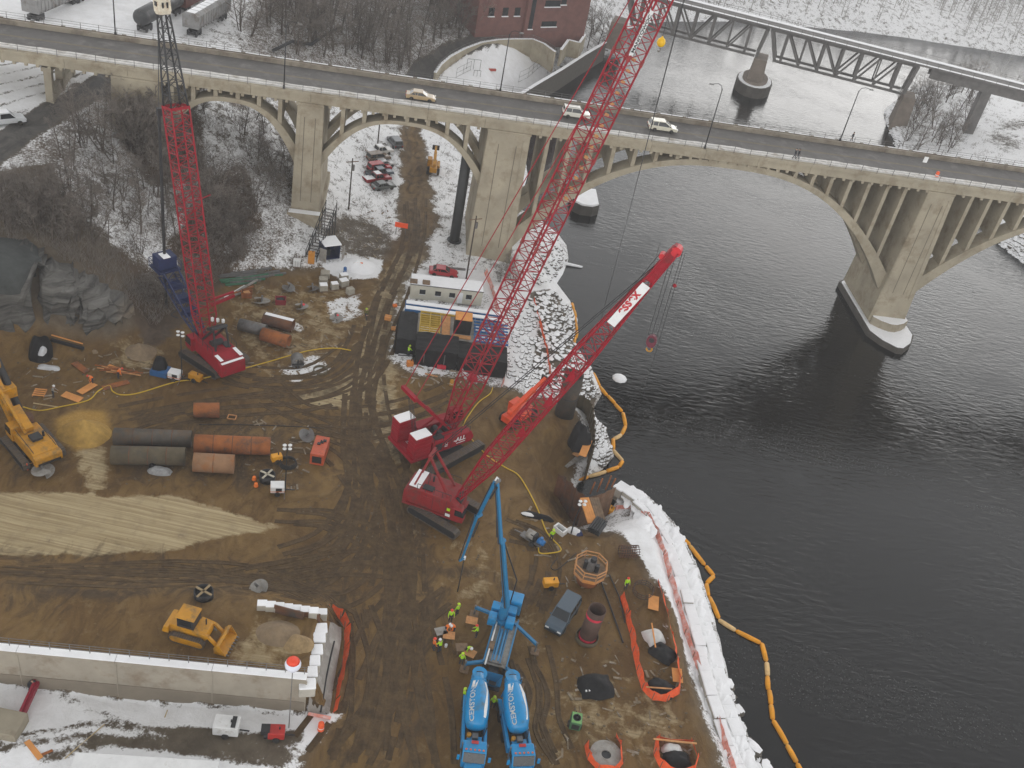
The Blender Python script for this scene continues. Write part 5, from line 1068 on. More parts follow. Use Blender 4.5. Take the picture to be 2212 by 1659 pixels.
def car(kind, pos, rz, pm, label, snow=0.0, scale=1.0, group=None, rack=False):
    body, cab, w = CARP[kind]; o = thing({'sedan': 'sedan_car', 'suv': 'sport_utility_car', 'minivan': 'minivan', 'pickup': 'pickup_truck'}[kind], label, 'pickup' if kind == 'pickup' else 'car', pos, rz, group); o.scale = (scale,) * 3
    h = w / 2; n = len(body); b = B(); b.loft([[(x, y * (1.0 if abs(y) < h else .97), z) for x, z in body] for y in (-h, -h * .86, h * .86, h)])
    bo = b.obj('body', pm, o, bevel=.07)
    k = B(); k.loft([[(x, y * (1 if z < 1.2 else .86), z) for x, z in cab] for y in (-h * .93, h * .93)]); k.obj('glass', GLASS, o)
    rz_ = [p for p in cab if p[1] > 1.2]; x0, x1 = rz_[0][0] - .02, rz_[-1][0] + .05; zt_ = max(p[1] for p in cab)
    B().box(((x0 + x1) / 2, 0, zt_ + .01), (x1 - x0 + .12, w * .80, .07)).obj('roof', pm, o, bevel=.03)
    b = B()
    for sd in (-1, 1):
        P = [Vector((x, sd * h * (.935 if z < 1.2 else .81), z)) for x, z in cab]
        for i in range(3): b.bar(P[i], P[i + 1], .075)
        m1 = P[1].lerp(P[2], .5); b.bar(m1, (m1.x - .05, sd * h * .935, cab[0][1]), .07)
        if kind != 'pickup': m2 = P[1].lerp(P[2], .08); b.bar(m2, (m2.x + (.2 if kind == 'sedan' else 0), sd * h * .935, cab[0][1]), .07)
    b.obj('pillars', pm, o)
    if kind == 'pickup':
        B().bx(-2.6, -.85, -h * .82, h * .82, 1.02, 1.11).obj('cargo_bed', SNOW if snow else BLK, o)
    for x in (-1.42, 1.42):
        for sd in (-1, 1): wheel(o, (x * (1.05 if kind == 'pickup' else 1), sd * (h - .1), .34), .34, .24)
    L = body[-1][0]
    for sd in (-1, 1):
        B().box((L - .04, sd * h * .68, .74), (.14, .36, .16)).obj('headlight', WHITE, o); B().box((body[1][0] + .02, sd * h * .78, .82), (.1, .26, .2)).obj('tail_light', mat('tail_red', (.35, .01, .01), .3), o)
        B().box((.85, sd * (h + .06), 1.05), (.12, .16, .13)).obj('mirror', pm, o)
    B().box((L + .01, 0, .48), (.12, w * .92, .2)).obj('bumper', BLK, o); B().box((body[0][0] - .01, 0, .5), (.12, w * .92, .2)).obj('bumper', BLK, o)
    if rack:
        for sd in (-1, 1): B().bar((x0 + .1, sd * w * .33, zt_ + .1), (x1 - .1, sd * w * .33, zt_ + .1), .05).obj('roof_rail', BLK, o)
    if snow: B().box(((x0 + x1) / 2, 0, zt_ + .08), (x1 - x0 - .2, w * .66, .09)).obj('roof_snow', SNOW, o, bevel=.04)
    return o
BZ = BA
car('sedan', at(908, 216, 23.91), BZ, paint('tan_paint', (.36, .26, .14)), 'tan sedan driving along the arch bridge')
car('suv', at(1243, 254, 23.91), BZ, paint('white_car', (.62, .60, .53)), 'boxy white sport utility car on the bridge beside the tall crane boom', rack=True)
car('minivan', at(1429, 282, 23.91), BZ, paint('cream_car', (.60, .57, .46)), 'cream minivan driving on the bridge above the big arch')
car('sedan', onground(957, 594), heading((928, 588), (990, 597)), paint('bright_red_car', (.42, .012, .022)), 'bright red car parked in the snow behind the office trailer')
LOT = 'cars parked beneath the small arch'; lot_h = heading((800, 352), (850, 345))
for kind, px, rz, nm, col, sn, lab in (('suv', (852, 314), lot_h + 1.4, 'lot_grey', (.10, .105, .115), 0, 'dark grey car at the head of the parked row under the small arch'),
    ('pickup', (820, 333), lot_h, 'lot_white', (.60, .58, .55), 1, 'white pickup parked under the small arch, farthest in its row'),
    ('suv', (817, 347), lot_h, 'lot_brown', (.17, .12, .08), 0, 'brown car parked between the white pickup and the white sedan'),
    ('sedan', (828, 360), lot_h, 'lot_silver', (.50, .50, .50), 0, 'silver white sedan parked tight behind the red car'),
    ('suv', (819, 369), lot_h, 'lot_red', (.36, .014, .02), 0, 'red sport utility car in the parked row under the small arch'),
    ('pickup', (819, 380), lot_h, 'lot_blue', (.10, .125, .15), 0, 'blue-grey pickup parked between two red vehicles'),
    ('pickup', (814, 392), lot_h, 'lot_maroon', (.30, .016, .022), 1, 'red pickup with snow in its bed, second from the near end'),
    ('sedan', (827, 408), lot_h, 'lot_green', (.085, .095, .09), 0, 'dark grey sedan nearest in the parked row under the arch')):
    car(kind, onground(*px), rz, paint(nm, col), lab, sn, group=LOT)
car('suv', onground(15, 268), heading((0, 266), (40, 262), 16), paint('yard_white', (.60, .61, .62)), 'white sport utility car at the snowy edge of the sunken road', 1, 1.1)
car('suv', onground(1213, 1338), heading((1240, 1292), (1192, 1365)), paint('slate_blue', (.045, .075, .105)), 'slate blue sport utility car parked beside the standing rusty casing', 0, 1.16)

# --- concrete mixers
def mixer(pos, rz, label, stripe):
    o = thing('mixer_truck', label, 'concrete mixer', pos, rz, 'blue mixer trucks at the pump')
    B().bx(-4.2, 4.6, -.5, .5, .8, 1.1).obj('chassis', BLK, o)
    prof = [(.62, -4.0), (.72, -3.9), (.78, -3.2), (1.12, -2.0), (1.2, -.6), (1.14, .5), (.9, 1.35), (.45, 1.6), (.05, 1.62)]
    tilt = Matrix.Translation((-.55, 0, 2.72)) @ Matrix.Rotation(math.radians(9), 4, 'Y')
    dr = B().lathe(prof, 28, (0, 0, 0), 'X').xf(tilt).obj('drum', BLUE, o, True)
    B().lathe([(.66, -4.06), (.66, -3.9), (.5, -3.9), (.5, -4.06)], 20, (0, 0, 0), 'X').xf(tilt).obj('drum_mouth', BLK, dr)
    B().lathe([(.80, -3.35), (.83, -3.28), (.81, -3.15)], 28, (0, 0, 0), 'X').xf(tilt).obj('drum_ring', BLUE, dr, True)
    def rad(x):
        for (r0, x0), (r1, x1) in zip(prof, prof[1:]):
            if x <= x1: return r0 + (r1 - r0) * max(0, (x - x0) / (x1 - x0))
        return .5
    def wrap(me, ang, x_c, sgn):
        for v in me.vertices:
            x = x_c + sgn * v.co.x; r = rad(x) + .012; a = ang + sgn * v.co.y / 1.2
            v.co = tilt @ Vector((x, r * math.sin(a) * 1.0, r * math.cos(a)))
    # stripe patches follow the drum skin, lettering over them
    rows = []
    for x in np.linspace(-3.0, .75, 16):
        k = (x + 3.0) / 3.75; a0, a1 = .62 + .10 * math.sin(k * 6) * stripe, .98 - .12 * k; r = rad(x) + .008
        rows.append([tilt @ Vector((x, r * math.sin(a), r * math.cos(a))) for a in (a0, (a0 + a1) / 2, a1)])
    B().grid(rows).obj('stripe', WHITE, dr, True)
    rows = []
    for x in np.linspace(-3.0, -2.2, 5): r = rad(x) + .008; rows.append([tilt @ Vector((x, r * math.sin(a), r * math.cos(a))) for a in (-.78, -.55, -.28 - (x + 2.2) * .2)])
    B().grid(rows).obj('stripe', WHITE, dr, True)
    me = text_mesh('CEMSTONE', .74, .02); wrap(me, -.52, -.65, -1); me.materials.append(WHITE); t = bpy.data.objects.new('lettering', me); COL.objects.link(t); t.parent = dr
    for sd in (-1, 1): B().profile([(-3.8, 1.0), (-1.8, 1.0), (-1.8, 1.35), (-3.4, 1.45)], sd * 1.0 - .2, sd * 1.0 + .2).obj('rear_fender', BLUE, o, bevel=.06); B().bx(-1.5, 2.3, sd * 1.05 - .16, sd * 1.05 + .16, 1.0, 1.9).obj('side_tank', BLUE, o, bevel=.08)
    B().profile([(1.2, 1.0), (2.2, 1.0), (2.0, 2.0), (1.5, 2.0)], -.7, .7).obj('drum_pedestal', BLUE, o); B().bx(1.35, 1.9, -.25, .3, 2.0, 2.35).obj('drive_motor', STEEL, o); B().cyl((1.5, -.55, 1.9), (1.5, -.55, 2.3), .22, n=10).obj('water_filter', YEL, o)
    cab = B().profile([(2.5, .9), (4.2, .9), (4.25, 1.9), (3.75, 2.85), (2.5, 2.9)], -1.12, 1.12).obj('cab', BLUE, o, bevel=.14)
    B().profile([(4.2, 1.95), (4.28, 1.95), (3.82, 2.78), (3.74, 2.78)], -1.0, 1.0).obj('windshield', GLASS, cab)
    for sd in (-1, 1): B().profile([(2.9, 1.85), (3.95, 1.85), (3.6, 2.65), (2.9, 2.65)], sd * 1.13 - .02, sd * 1.13 + .02).obj('side_window', GLASS, cab); B().bx(3.9, 4.05, sd * 1.45 - .12, sd * 1.45 + .12, 1.9, 2.5).obj('mirror', BLUE, cab)
    B().profile([(4.2, .85), (5.9, .85), (5.95, 1.4), (5.6, 1.7), (4.2, 1.92)], -.82, .82).obj('hood', BLUE, o, bevel=.12)
    for i in range(5): B().box((3.55, -.8 + i * .4, 2.95), (.14, .16, .08)).obj('marker_lamp', mat('marker_amber', (.6, .12, .02), .4), cab)
    B().bx(2.62, 2.9, -.35, .3, 2.9, 3.0).obj('roof_hatch', mat('red_plate', (.4, .03, .03)), cab)
    B().profile([(4.3, .6), (5.9, .6), (5.8, 1.15), (5.2, 1.3), (4.5, 1.15)], -1.2, -.84).obj('front_fender', BLUE, o, bevel=.05); B().profile([(4.3, .6), (5.9, .6), (5.8, 1.15), (5.2, 1.3), (4.5, 1.15)], .84, 1.2).obj('front_fender', BLUE, o, bevel=.05)
    B().bx(5.95, 6.1, -1.15, 1.15, .5, .85).obj('bumper', STEEL, o)
    for x in (-3.3, -2.0, .2, 5.1):
        for sd in (-1, 1): wheel(o, (x, sd * 1.0, .52), .52, .34 if x > 4 else .5)
    for sd in (-.18, .18): B().bar((-4.1, .8 + sd, .9), (-4.2, .8 + sd, 3.3), .05).obj('ladder_rail', BLUE, o)
    for k in range(6): B().bar((-4.12, .62, 1.1 + k * .36), (-4.12, .98, 1.1 + k * .36), .04).obj('ladder_rung', BLUE, o)
    for y in (-.3, .3): B().bar((3.0, y * 3.9, .9), (3.0, y * 3.9, 3.1), .1).obj('exhaust_stack', STEEL, o)
    B().tube([(1.7, .5, 1.9), (1.2, .9, 2.0), (.4, 1.15, 1.95)], .05, 6).obj('water_hose', RUBBER, o)
    for sd in (-1, 1): B().box((-2.6, sd * 1.02, .35), (2.4, .03, .5)).obj('mud_flap', RUBBER, o)
    for sd in (-1, 1): B().bar((-3.9, sd * .75, 1.1), (-3.95, sd * .45, 3.1), .12).obj('hopper_frame', BLUE, o)
    B().lathe([(.75, .35), (.35, -.2)], 14, (-4.35, 0, 3.55)).obj('charge_hopper', BLUE, o); B().profile([(-4.2, 2.3), (-5.3, 1.5), (-5.3, 1.35), (-4.2, 2.1)], -.3, .3).obj('chute', STEEL, o)
    return o
mixer(at(1020, 1588, 0), heading((1026, 1470), (1017, 1650)), 'blue concrete mixer with white lettered drum backed up at the left side of the pump', 1)
mixer(at(1108, 1594, 0), heading((1092, 1470), (1124, 1650)), 'blue concrete mixer parked on the right, beside the other mixer', -1)

# --- concrete pump with folded boom
ph = heading((1062, 1452), (1102, 1305)); pp = at(1060, 1470, 0); pump = thing('concrete_pump_truck', 'blue concrete pump truck with its folding boom raised over the site', 'concrete pump', pp, ph)
PB = mat('pump_blue', (.012, .165, .34), .38, var=.12, scale=.8, coat=.2, dirt=(.05, .14, .2), dirt_amt=.15)
B().bx(0, 10.2, -.5, .5, .85, 1.2).obj('chassis', BLK, pump); B().bx(.8, 7.2, -1.2, 1.2, 1.35, 1.5).obj('deck', CAST, pump)
for sd in (-1, 1): B().bx(.8, 7.2, sd * 1.2 - .08, sd * 1.2 + .08, 1.3, 1.75).obj('deck_rail', PB, pump); B().bx(1.0, 6.8, sd * .45 - .05, sd * .45 + .05, 1.5, 1.8).obj('deck_rail', PB, pump)
B().cyl((.4, .95, 1.72), (6.9, .95, 1.85), .09, n=8).obj('delivery_pipe', WHITE, pump, True)
for y in (-.2, .2): B().cyl((1.2, y, 1.65), (5.4, y, 1.65), .15, n=10).obj('pump_cylinder', PB, pump)
B().bx(2.4, 3.4, .55, 1.1, 1.5, 1.9).obj('water_box', WOOD_D, pump, bevel=.04); B().bx(.9, 1.9, -.7, .7, 1.55, 1.75).obj('tool_tray', STEEL, pump)
B().loft([[(-.9 + i * q, j * q2, z) for i, j in ((-1, -1), (1, -1), (1, 1), (-1, 1))] for z, q, q2 in ((.7, .35, .6), (1.5, .75, 1.1))], False).obj('hopper', PB, pump); B().bx(-1.6, -.2, -1.1, 1.1, .62, .7).obj('hopper_base', BLK, pump)
tu = bpy.data.objects.new('turret', None); COL.objects.link(tu); tu.parent = pump; tl = local(pump, at(1090, 1312, 3.4))
B().cyl((tl.x, tl.y, 1.2), (tl.x, tl.y, 2.0), .95, n=18).obj('turret_ring', PB, tu); B().cyl((tl.x, tl.y, 2.0), (tl.x, tl.y, 3.7), .55, .45, 14).obj('turret_column', PB, tu)
for dx, dy in ((.9, .9), (.9, -.9), (-.6, .95), (-.6, -.95)): B().box((tl.x + dx, tl.y + dy, 1.9), (1.1, .9, 1.1)).obj('hydraulic_tank', BLUE, tu, bevel=.08)
cabp = B().profile([(8.5, .8), (10.3, .8), (10.4, 1.7), (10.1, 2.7), (8.5, 2.8)], -1.15, 1.15).obj('cab', BLUE, pump, bevel=.12); B().profile([(10.3, 1.7), (10.42, 1.7), (10.15, 2.6), (10.05, 2.6)], -1.0, 1.0).obj('windshield', GLASS, cabp)
for x in (1.2, 2.5, 6.0, 9.3):
    for sd in (-1, 1): wheel(pump, (x, sd * 1.05, .52), .52, .36)
for a, bq, sd in (((tl.x + .2, .9, 1.6), (tl.x + .9, 3.6, 1.2), 1), ((tl.x - .2, -.9, 1.6), (tl.x - 1.8, -3.7, 1.2), -1), ((1.2, 1.0, 1.2), (.4, 2.9, 1.0), 1), ((1.2, -1.0, 1.2), (.2, -3.0, 1.0), -1)):
    lg = B().bar(a, bq, .3).obj('outrigger_beam', PB, pump); B().cyl((bq[0], bq[1], .1), (bq[0], bq[1], 1.5), .12, n=8).obj('outrigger_jack', STEEL, lg); B().box((bq[0], bq[1], .07), (.9, .9, .14)).obj('outrigger_pad', WOOD_D, lg)
hb_ = math.radians(142); Fp = at(1090, 1312, 4.0); K = [Fp] + [on_heading(Fp, *q, hb_) for q in ((1080, 1172), (1072, 1040), (1036, 1112), (1003, 1205))]; K = [local(pump, k) for k in K]
sv = Matrix.Rotation(-ph, 3, 'Z') @ Vector((-math.sin(hb_), math.cos(hb_), 0))
for i, (w0, w1) in enumerate(((.52, .42), (.42, .34), (.32, .26), (.26, .18))):
    a, c_ = K[i] + sv * (.22 * i - .3), K[i + 1] + sv * (.22 * i - .3); dd = (c_ - a).normalized(); u2 = dd.cross(sv).normalized()
    bs_ = B().loft([[p + sv * (sx * w * .42) + u2 * (sz * w * .6) for sx, sz in ((-1, -1), (1, -1), (1, 1), (-1, 1))] for p, w in ((a - dd * .15, w0), (c_ + dd * .15, w1))]).obj('boom_section', PB, pump, bevel=.03)
    B().cyl(c_ - sv * .35, c_ + sv * .35, .26 if i < 3 else .14, n=12).obj('boom_joint', STEEL if i == 1 else PB, bs_)
    B().tube([a + sv * .38 + u2 * .1, a.lerp(c_, .5) + sv * .38 + u2 * .1, c_ + sv * .38 + u2 * .1], .07, 6).obj('boom_pipe', BLK, bs_)
    B().bar(a.lerp(c_, .06) - u2 * .45, a.lerp(c_, .42) - u2 * .32, .16).obj('boom_cylinder', BLK, bs_)
B().tube([K[2] + sv * .2 + Vector((0, 0, .2)), K[2] + Vector((0, 0, .55)), K[2] - sv * .3 + Vector((0, 0, .1))], .09, 8).obj('elbow_pipe', WHITE, pump, True)
e = K[4]; B().tube([e, e + Vector((0, 0, -.8)), Vector((e.x + .15, e.y, e.z - 2.2)), Vector((e.x, e.y, .4))], .07, 8).obj('end_hose', RUBBER, pump, True); B().box(e, (.3, .3, .35)).obj('hose_clamp', WHITE, pump)
B().tube([K[0] + sv * -.8 + Vector((0, 0, 0)), K[0] + sv * -1.0 + Vector((0, 0, 3.5)), K[1] + sv * -.9 + Vector((0, 0, -.8)), K[1] - sv * .4], .08, 6).obj('riser_pipe', BLK, pump, True)

# --- yellow track loader on the fill
lp = onground(415, 1372); lh = heading((372, 1350), (470, 1378), lp.z); ldr = thing('track_loader', 'yellow track loader with bucket down on the fill behind the concrete wall', 'track loader', lp, lh)
tracks(ldr, 3.4, 2.2, 0, .5, .95, shoe=.22, body=False, frame_mat=YEL)
B().profile([(-1.9, .6), (1.6, .6), (1.9, 1.0), (1.8, 1.75), (.4, 1.85), (-1.9, 1.7)], -.72, .72).obj('engine_body', YEL, ldr, bevel=.08); B().profile([(-2.5, .8), (-1.8, .8), (-1.8, 1.7), (-2.3, 1.6)], -1.1, 1.1).obj('rear_counterweight', YEL, ldr, bevel=.08)
cb = B().bx(-1.1, .55, -.8, .8, 1.75, 3.0).obj('cab', BLK, ldr, bevel=.06); B().bx(-1.2, .65, -.88, .88, 3.0, 3.12).obj('cab_roof', YEL, cb, bevel=.04); B().bx(-.9, .35, -.82, .82, 2.1, 2.85).obj('cab_glass', GLASS, cb)
for sd in (-1, 1): B().bar((.6, sd * .85, 1.7), (2.0, sd * .8, 1.5), .26).obj('lift_arm', YEL, ldr); B().bar((2.0, sd * .8, 1.5), (2.9, sd * .8, .5), .26).obj('lift_arm', YEL, ldr); B().bar((1.0, sd * .5, 1.2), (2.2, sd * .55, 1.0), .14).obj('lift_cylinder', STEEL, ldr)
bk = B().loft([[(x, y, z) for x, z in ((2.8, .1), (2.75, .8), (3.05, 1.25), (3.35, 1.3), (3.05, .75), (3.1, .25), (3.95, .12), (3.95, .05))] for y in (-1.3, 1.3)]).obj('bucket', YEL, ldr)
for i in range(7): B().box((4.05, -1.15 + i * .38, .1), (.3, .1, .07)).obj('bucket_tooth', STEEL, bk)
for sd in (-1, 1): B().ext([(2.8, sd * 1.3, .1), (2.75, sd * 1.3, .8), (3.3, sd * 1.3, 1.3), (3.9, sd * 1.3, .1)], (0, sd * .05, 0)).obj('bucket_side', YEL, bk)
B().cyl((-.9, .3, 1.8), (-.9, .3, 2.3), .07, n=8).obj('exhaust', BLK, ldr) if False else B().cyl((1.3, .3, 1.7), (1.3, .3, 2.5), .07, n=8).obj('exhaust', BLK, ldr)

# --- yellow drill rig at the left edge
rp = at(72, 972, 0); rh = heading((118, 985), (48, 905)); rig = thing('drill_rig', 'yellow tracked drilling rig with tall dark mast cut off by the left edge', 'drill rig', rp, rh)
tracks(rig, 6.0, 4.2, 0, .8, 1.0)
B().profile([(-3.6, 1.15), (1.8, 1.15), (1.8, 2.4), (-2.4, 2.7), (-3.6, 2.3)], -1.5, 1.5).obj('house', YEL, rig, bevel=.12); B().profile([(-4.3, 1.1), (-3.55, 1.1), (-3.55, 2.3), (-4.2, 2.2)], -1.6, 1.6).obj('counterweight', YEL, rig, bevel=.15); B().bx(-4.36, -4.3, -1.3, 1.3, 1.2, 1.5).obj('dark_band', BLK, rig)
cb = B().profile([(1.2, 1.2), (2.9, 1.2), (3.0, 2.2), (2.6, 3.1), (1.2, 3.1)], .5, 1.7).obj('cab', YEL, rig, bevel=.06); B().profile([(1.5, 2.0), (2.95, 2.0), (2.65, 3.0), (1.5, 3.0)], .46, 1.74).obj('cab_glass', GLASS, cb); B().bx(-1.8, -.6, -.6, .6, 2.7, 3.0).obj('exhaust_box', BLK, rig); B().cyl((-1.2, -.9, 2.6), (-1.2, -.9, 3.3), .14, n=10).obj('exhaust_stack', BLK, rig)
B().profile([(.4, 2.2), (1.4, 2.2), (3.8, 3.8), (3.5, 4.3), (.2, 3.2)], -.5, .5).obj('kinematic_arm', YEL, rig, bevel=.06); B().bar((.2, .5, 2.6), (5.2, .9, 6.2), .3).obj('backstay_cylinder', YEL, rig)
m0, m1 = Vector((3.0, .2, .9)), Vector((9.0, 1.6, 13.0)); ms = B().bar(m0, m1, .85).obj('mast', YEL, rig); B().bar(m0 + Vector((.5, 0, 0)), m1 + Vector((.5, 0, 0)), .4).obj('mast_rail', BLK, ms)
B().cyl(m0 + Vector((.3, -1.2, -.5)), m1 + Vector((.3, -1.2, 0)), .42, n=14).obj('kelly_bar', BLK, rig); B().box(m0.lerp(m1, .35) + Vector((.3, -.7, 0)), (1.3, 1.9, 1.4)).obj('rotary_drive', YEL, rig, bevel=.08); B().box(m0.lerp(m1, .62) + Vector((.2, -.4, 0)), (1.2, 1.6, 1.0)).obj('upper_guide', YEL, rig, bevel=.08); B().cyl((3.3, -1.0, -.2), (3.3, -1.0, 2.4), .75, n=16).obj('drill_bucket', RUST, rig)
for sd in (-1, 1): B().bar((-3.4, sd * 1.3, 2.6), (1.0, sd * 1.3, 2.95), .06).obj('roof_rail', BLK, rig)
o = thing('caution_line', 'sagging caution tape on short red posts around the rear of the drill rig', 'barrier tape', at(62, 1010, 0))
tp = [at(x, y, 0) - Vector(o.location) for x, y in ((60,1016),(95,1000),(127,985))]
for p in tp: B().cyl(p, p + Vector((0, 0, 1.0)), .07, n=8).obj('post', ORANGE, o)
B().tube([tp[0] + Vector((0, 0, .9)), tp[0].lerp(tp[1], .5) + Vector((0, 0, .7)), tp[1] + Vector((0, 0, .9)), tp[1].lerp(tp[2], .5) + Vector((0, 0, .7)), tp[2] + Vector((0, 0, .9))], .04, 4).obj('tape', YEL, o)
def telehandler(px, rz, pm, label, reach=5.2, el=.42, scale=1.0, name='telehandler'):
    p = onground(*px); o = thing(name, label, 'telehandler', p, rz); o.scale = (scale,) * 3
    B().profile([(-2.6, .7), (2.0, .7), (2.2, 1.2), (-1.0, 1.55), (-2.6, 1.6)], -.65, .65).obj('frame', pm, o, bevel=.08); B().bx(-1.2, 1.0, -1.15, -.65, .7, 1.5).obj('engine_pod', pm, o, bevel=.08)
    cb = B().bx(-.9, .7, .35, 1.15, 1.1, 2.4).obj('cab', pm, o, bevel=.05); B().bx(-.8, .6, .33, 1.18, 1.6, 2.3).obj('cab_glass', GLASS, cb)
    a = Vector((-2.3, -.1, 2.0)); q = a + Vector((math.cos(el), 0, math.sin(el))) * reach
    B().bar(a, q, .52).obj('boom', pm, o); B().bar(a.lerp(q, .8), a.lerp(q, 1.45), .38).obj('inner_boom', pm, o); e = a.lerp(q, 1.45); cg = B().box(e + Vector((.2, 0, -.3)), (.2, 1.3, .9)).obj('carriage', BLK, o)
    for sd in (-.4, .4): B().box(e + Vector((.8, sd, -.7)), (1.2, .12, .07)).obj('fork', BLK, cg)
    for x in (-1.7, 1.6):
        for sd in (-1, 1): wheel(o, (x, sd * .95, .62), .62, .45, pm)
telehandler((1118, 905), heading((1092, 908), (1150, 872)), mat('handler_orange', (.72, .075, .018), .45, var=.1, dirt=(.3, .08, .04), dirt_amt=.2), 'orange-red telehandler beneath the lattice boom near the bank', 4.6, .35, 1.15)
telehandler((935, 368), heading((933, 385), (936, 345), .5), YEL, 'yellow telehandler parked in the snow right of the dirt road', 3.6, .3, 1.05)

# ------------------------------------------------------------------ people
def body_mesh(pose, seed):
    """one continuous figure grown from a joint skeleton; clothing by region"""
    J = {'pel': (0, 0, .95, .15), 'bel': (0.01, 0, 1.12, .15), 'che': (0.0, 0, 1.34, .17), 'nec': (0, 0, 1.52, .065), 'hea': (.02, 0, 1.66, .105), 'top': (.02, 0, 1.74, .085), 'nos': (.125, 0, 1.66, .022)}
    E = [('pel', 'bel'), ('bel', 'che'), ('che', 'nec'), ('nec', 'hea'), ('hea', 'top'), ('hea', 'nos')]
    for s, n in ((1, 'l'), (-1, 'r')):
        w = pose.get('walk', 0) * s
        J.update({'hip' + n: (0, s * .10, .9, .105), 'kne' + n: (.06 + w * .16, s * .12, .5, .075), 'ank' + n: (w * .28 - .02, s * .13, .09, .055), 'toe' + n: (w * .28 + .17, s * .15, .05, .045)})
        E += [('pel', 'hip' + n), ('hip' + n, 'kne' + n), ('kne' + n, 'ank' + n), ('ank' + n, 'toe' + n)]
        r = pose.get('reach', 0)
        el = (.05 + r * .2, s * .30, 1.12 + r * .05); wr = (.14 + r * .42, s * (.30 - r * .12), .88 + r * .25)
        J.update({'sho' + n: (0, s * .19, 1.43, .085), 'elb' + n: (*el, .06), 'wri' + n: (*wr, .04)})
        ha = Vector(wr) + Vector((.05 + .05 * r, -s * .01, -.07 + .05 * r)); J['han' + n] = (*ha, .038)
        E += [('che', 'sho' + n), ('sho' + n, 'elb' + n), ('elb' + n, 'wri' + n), ('wri' + n, 'han' + n)]
        for k in range(4): J['f%d' % k + n] = (ha.x + .06 + .01 * (k % 2), ha.y + (k - 1.5) * .022, ha.z - .075 + .006 * k, .010); E.append(('han' + n, 'f%d' % k + n))
        J['th' + n] = (ha.x + .06, ha.y - s * .055, ha.z - .02, .011); E.append(('han' + n, 'th' + n))
    bend = pose.get('bend', 0); names = list(J); V = []
    for k in names:
        p = Vector(J[k][:3])
        if p.z > .93 and k not in ('pel',) and not k.startswith(('hip', 'kne', 'ank', 'toe')) or k.startswith(('wri', 'han', 'f', 'th')):
            q = p - Vector((0, 0, .95)); q = Matrix.Rotation(bend, 3, 'Y') @ q; p = q + Vector((-.1 * bend, 0, .95))
        V.append(p)
    me = bpy.data.meshes.new('figure'); me.from_pydata([tuple(v) for v in V], [(names.index(a), names.index(b_)) for a, b_ in E], [])
    o = bpy.data.objects.new('figure_source', me); COL.objects.link(o); sk = o.modifiers.new('s', 'SKIN'); me.skin_vertices
    for i, k in enumerate(names): r = J[k][3]; me.skin_vertices[0].data[i].radius = (r, r)
    me.skin_vertices[0].data[0].use_root = True; sb_ = o.modifiers.new('d', 'SUBSURF'); sb_.levels = 1; sb_.render_levels = 1
    dg = bpy.context.evaluated_depsgraph_get(); out = bpy.data.meshes.new_from_object(o.evaluated_get(dg)); bpy.data.objects.remove(o)
    out.polygons.foreach_set('use_smooth', [True] * len(out.polygons)); PV = np.array([tuple(v) for v in V]); nm = names
    mi = []
    for p in out.polygons:
        c_ = np.array(p.center); k = nm[int(np.argmin(((PV - c_) ** 2).sum(1)))]
        mi.append(2 if k in ('hea', 'top', 'nos', 'nec') or k.startswith(('han', 'f', 'th')) else (1 if k.startswith(('hip', 'kne', 'ank', 'toe')) or k == 'pel' else 0))
    head = V[names.index('hea')]; tp_ = V[names.index('top')]
    return out, mi, head, tp_
POSES = {'stand': body_mesh({}, 1), 'reach': body_mesh({'reach': .8, 'bend': .25}, 2), 'bend': body_mesh({'reach': 1.0, 'bend': .95}, 3), 'walk': body_mesh({'walk': 1.0}, 4)}
PCACHE = {}
def person(pos, rz, pose, top, hat, label, group=None, scale=1.06):
    src, mi, head, tp_ = POSES[pose]; key = (pose, top.name)
    if key not in PCACHE:
        me = src.copy(); me.materials.clear(); [me.materials.append(m) for m in (top, TROUS, SKIN)]; me.polygons.foreach_set('material_index', mi); PCACHE[key] = me
    o = bpy.data.objects.new('person', PCACHE[key]); COL.objects.link(o); o.location = pos; o.rotation_euler.z = rz; o.scale = (scale,) * 3; tag(o, label, 'person', group)
    dz = (tp_ - head).normalized(); q = dz.to_track_quat('Z', 'Y').to_matrix().to_4x4(); q.translation = head
    if hat is not None: B().lathe([(.175, .045), (.135, .05), (.13, .10), (.095, .155), (.03, .175)], 12).xf(q).obj('hard_hat', hat, o, True)
    else: B().lathe([(.118, .0), (.125, .05), (.10, .11), (.03, .135)], 10).xf(q).obj('hair', BLK, o, True)
    return o
HR = mat('hat_red', (.75, .05, .02), .4); HW = mat('hat_white', (.8, .8, .8), .4); HY = mat('hat_lime', (.5, .7, .02), .4); DARKC = mat('dark_coat', (.02, .022, .028), .9)
CREW = 'workers beside the pump truck'
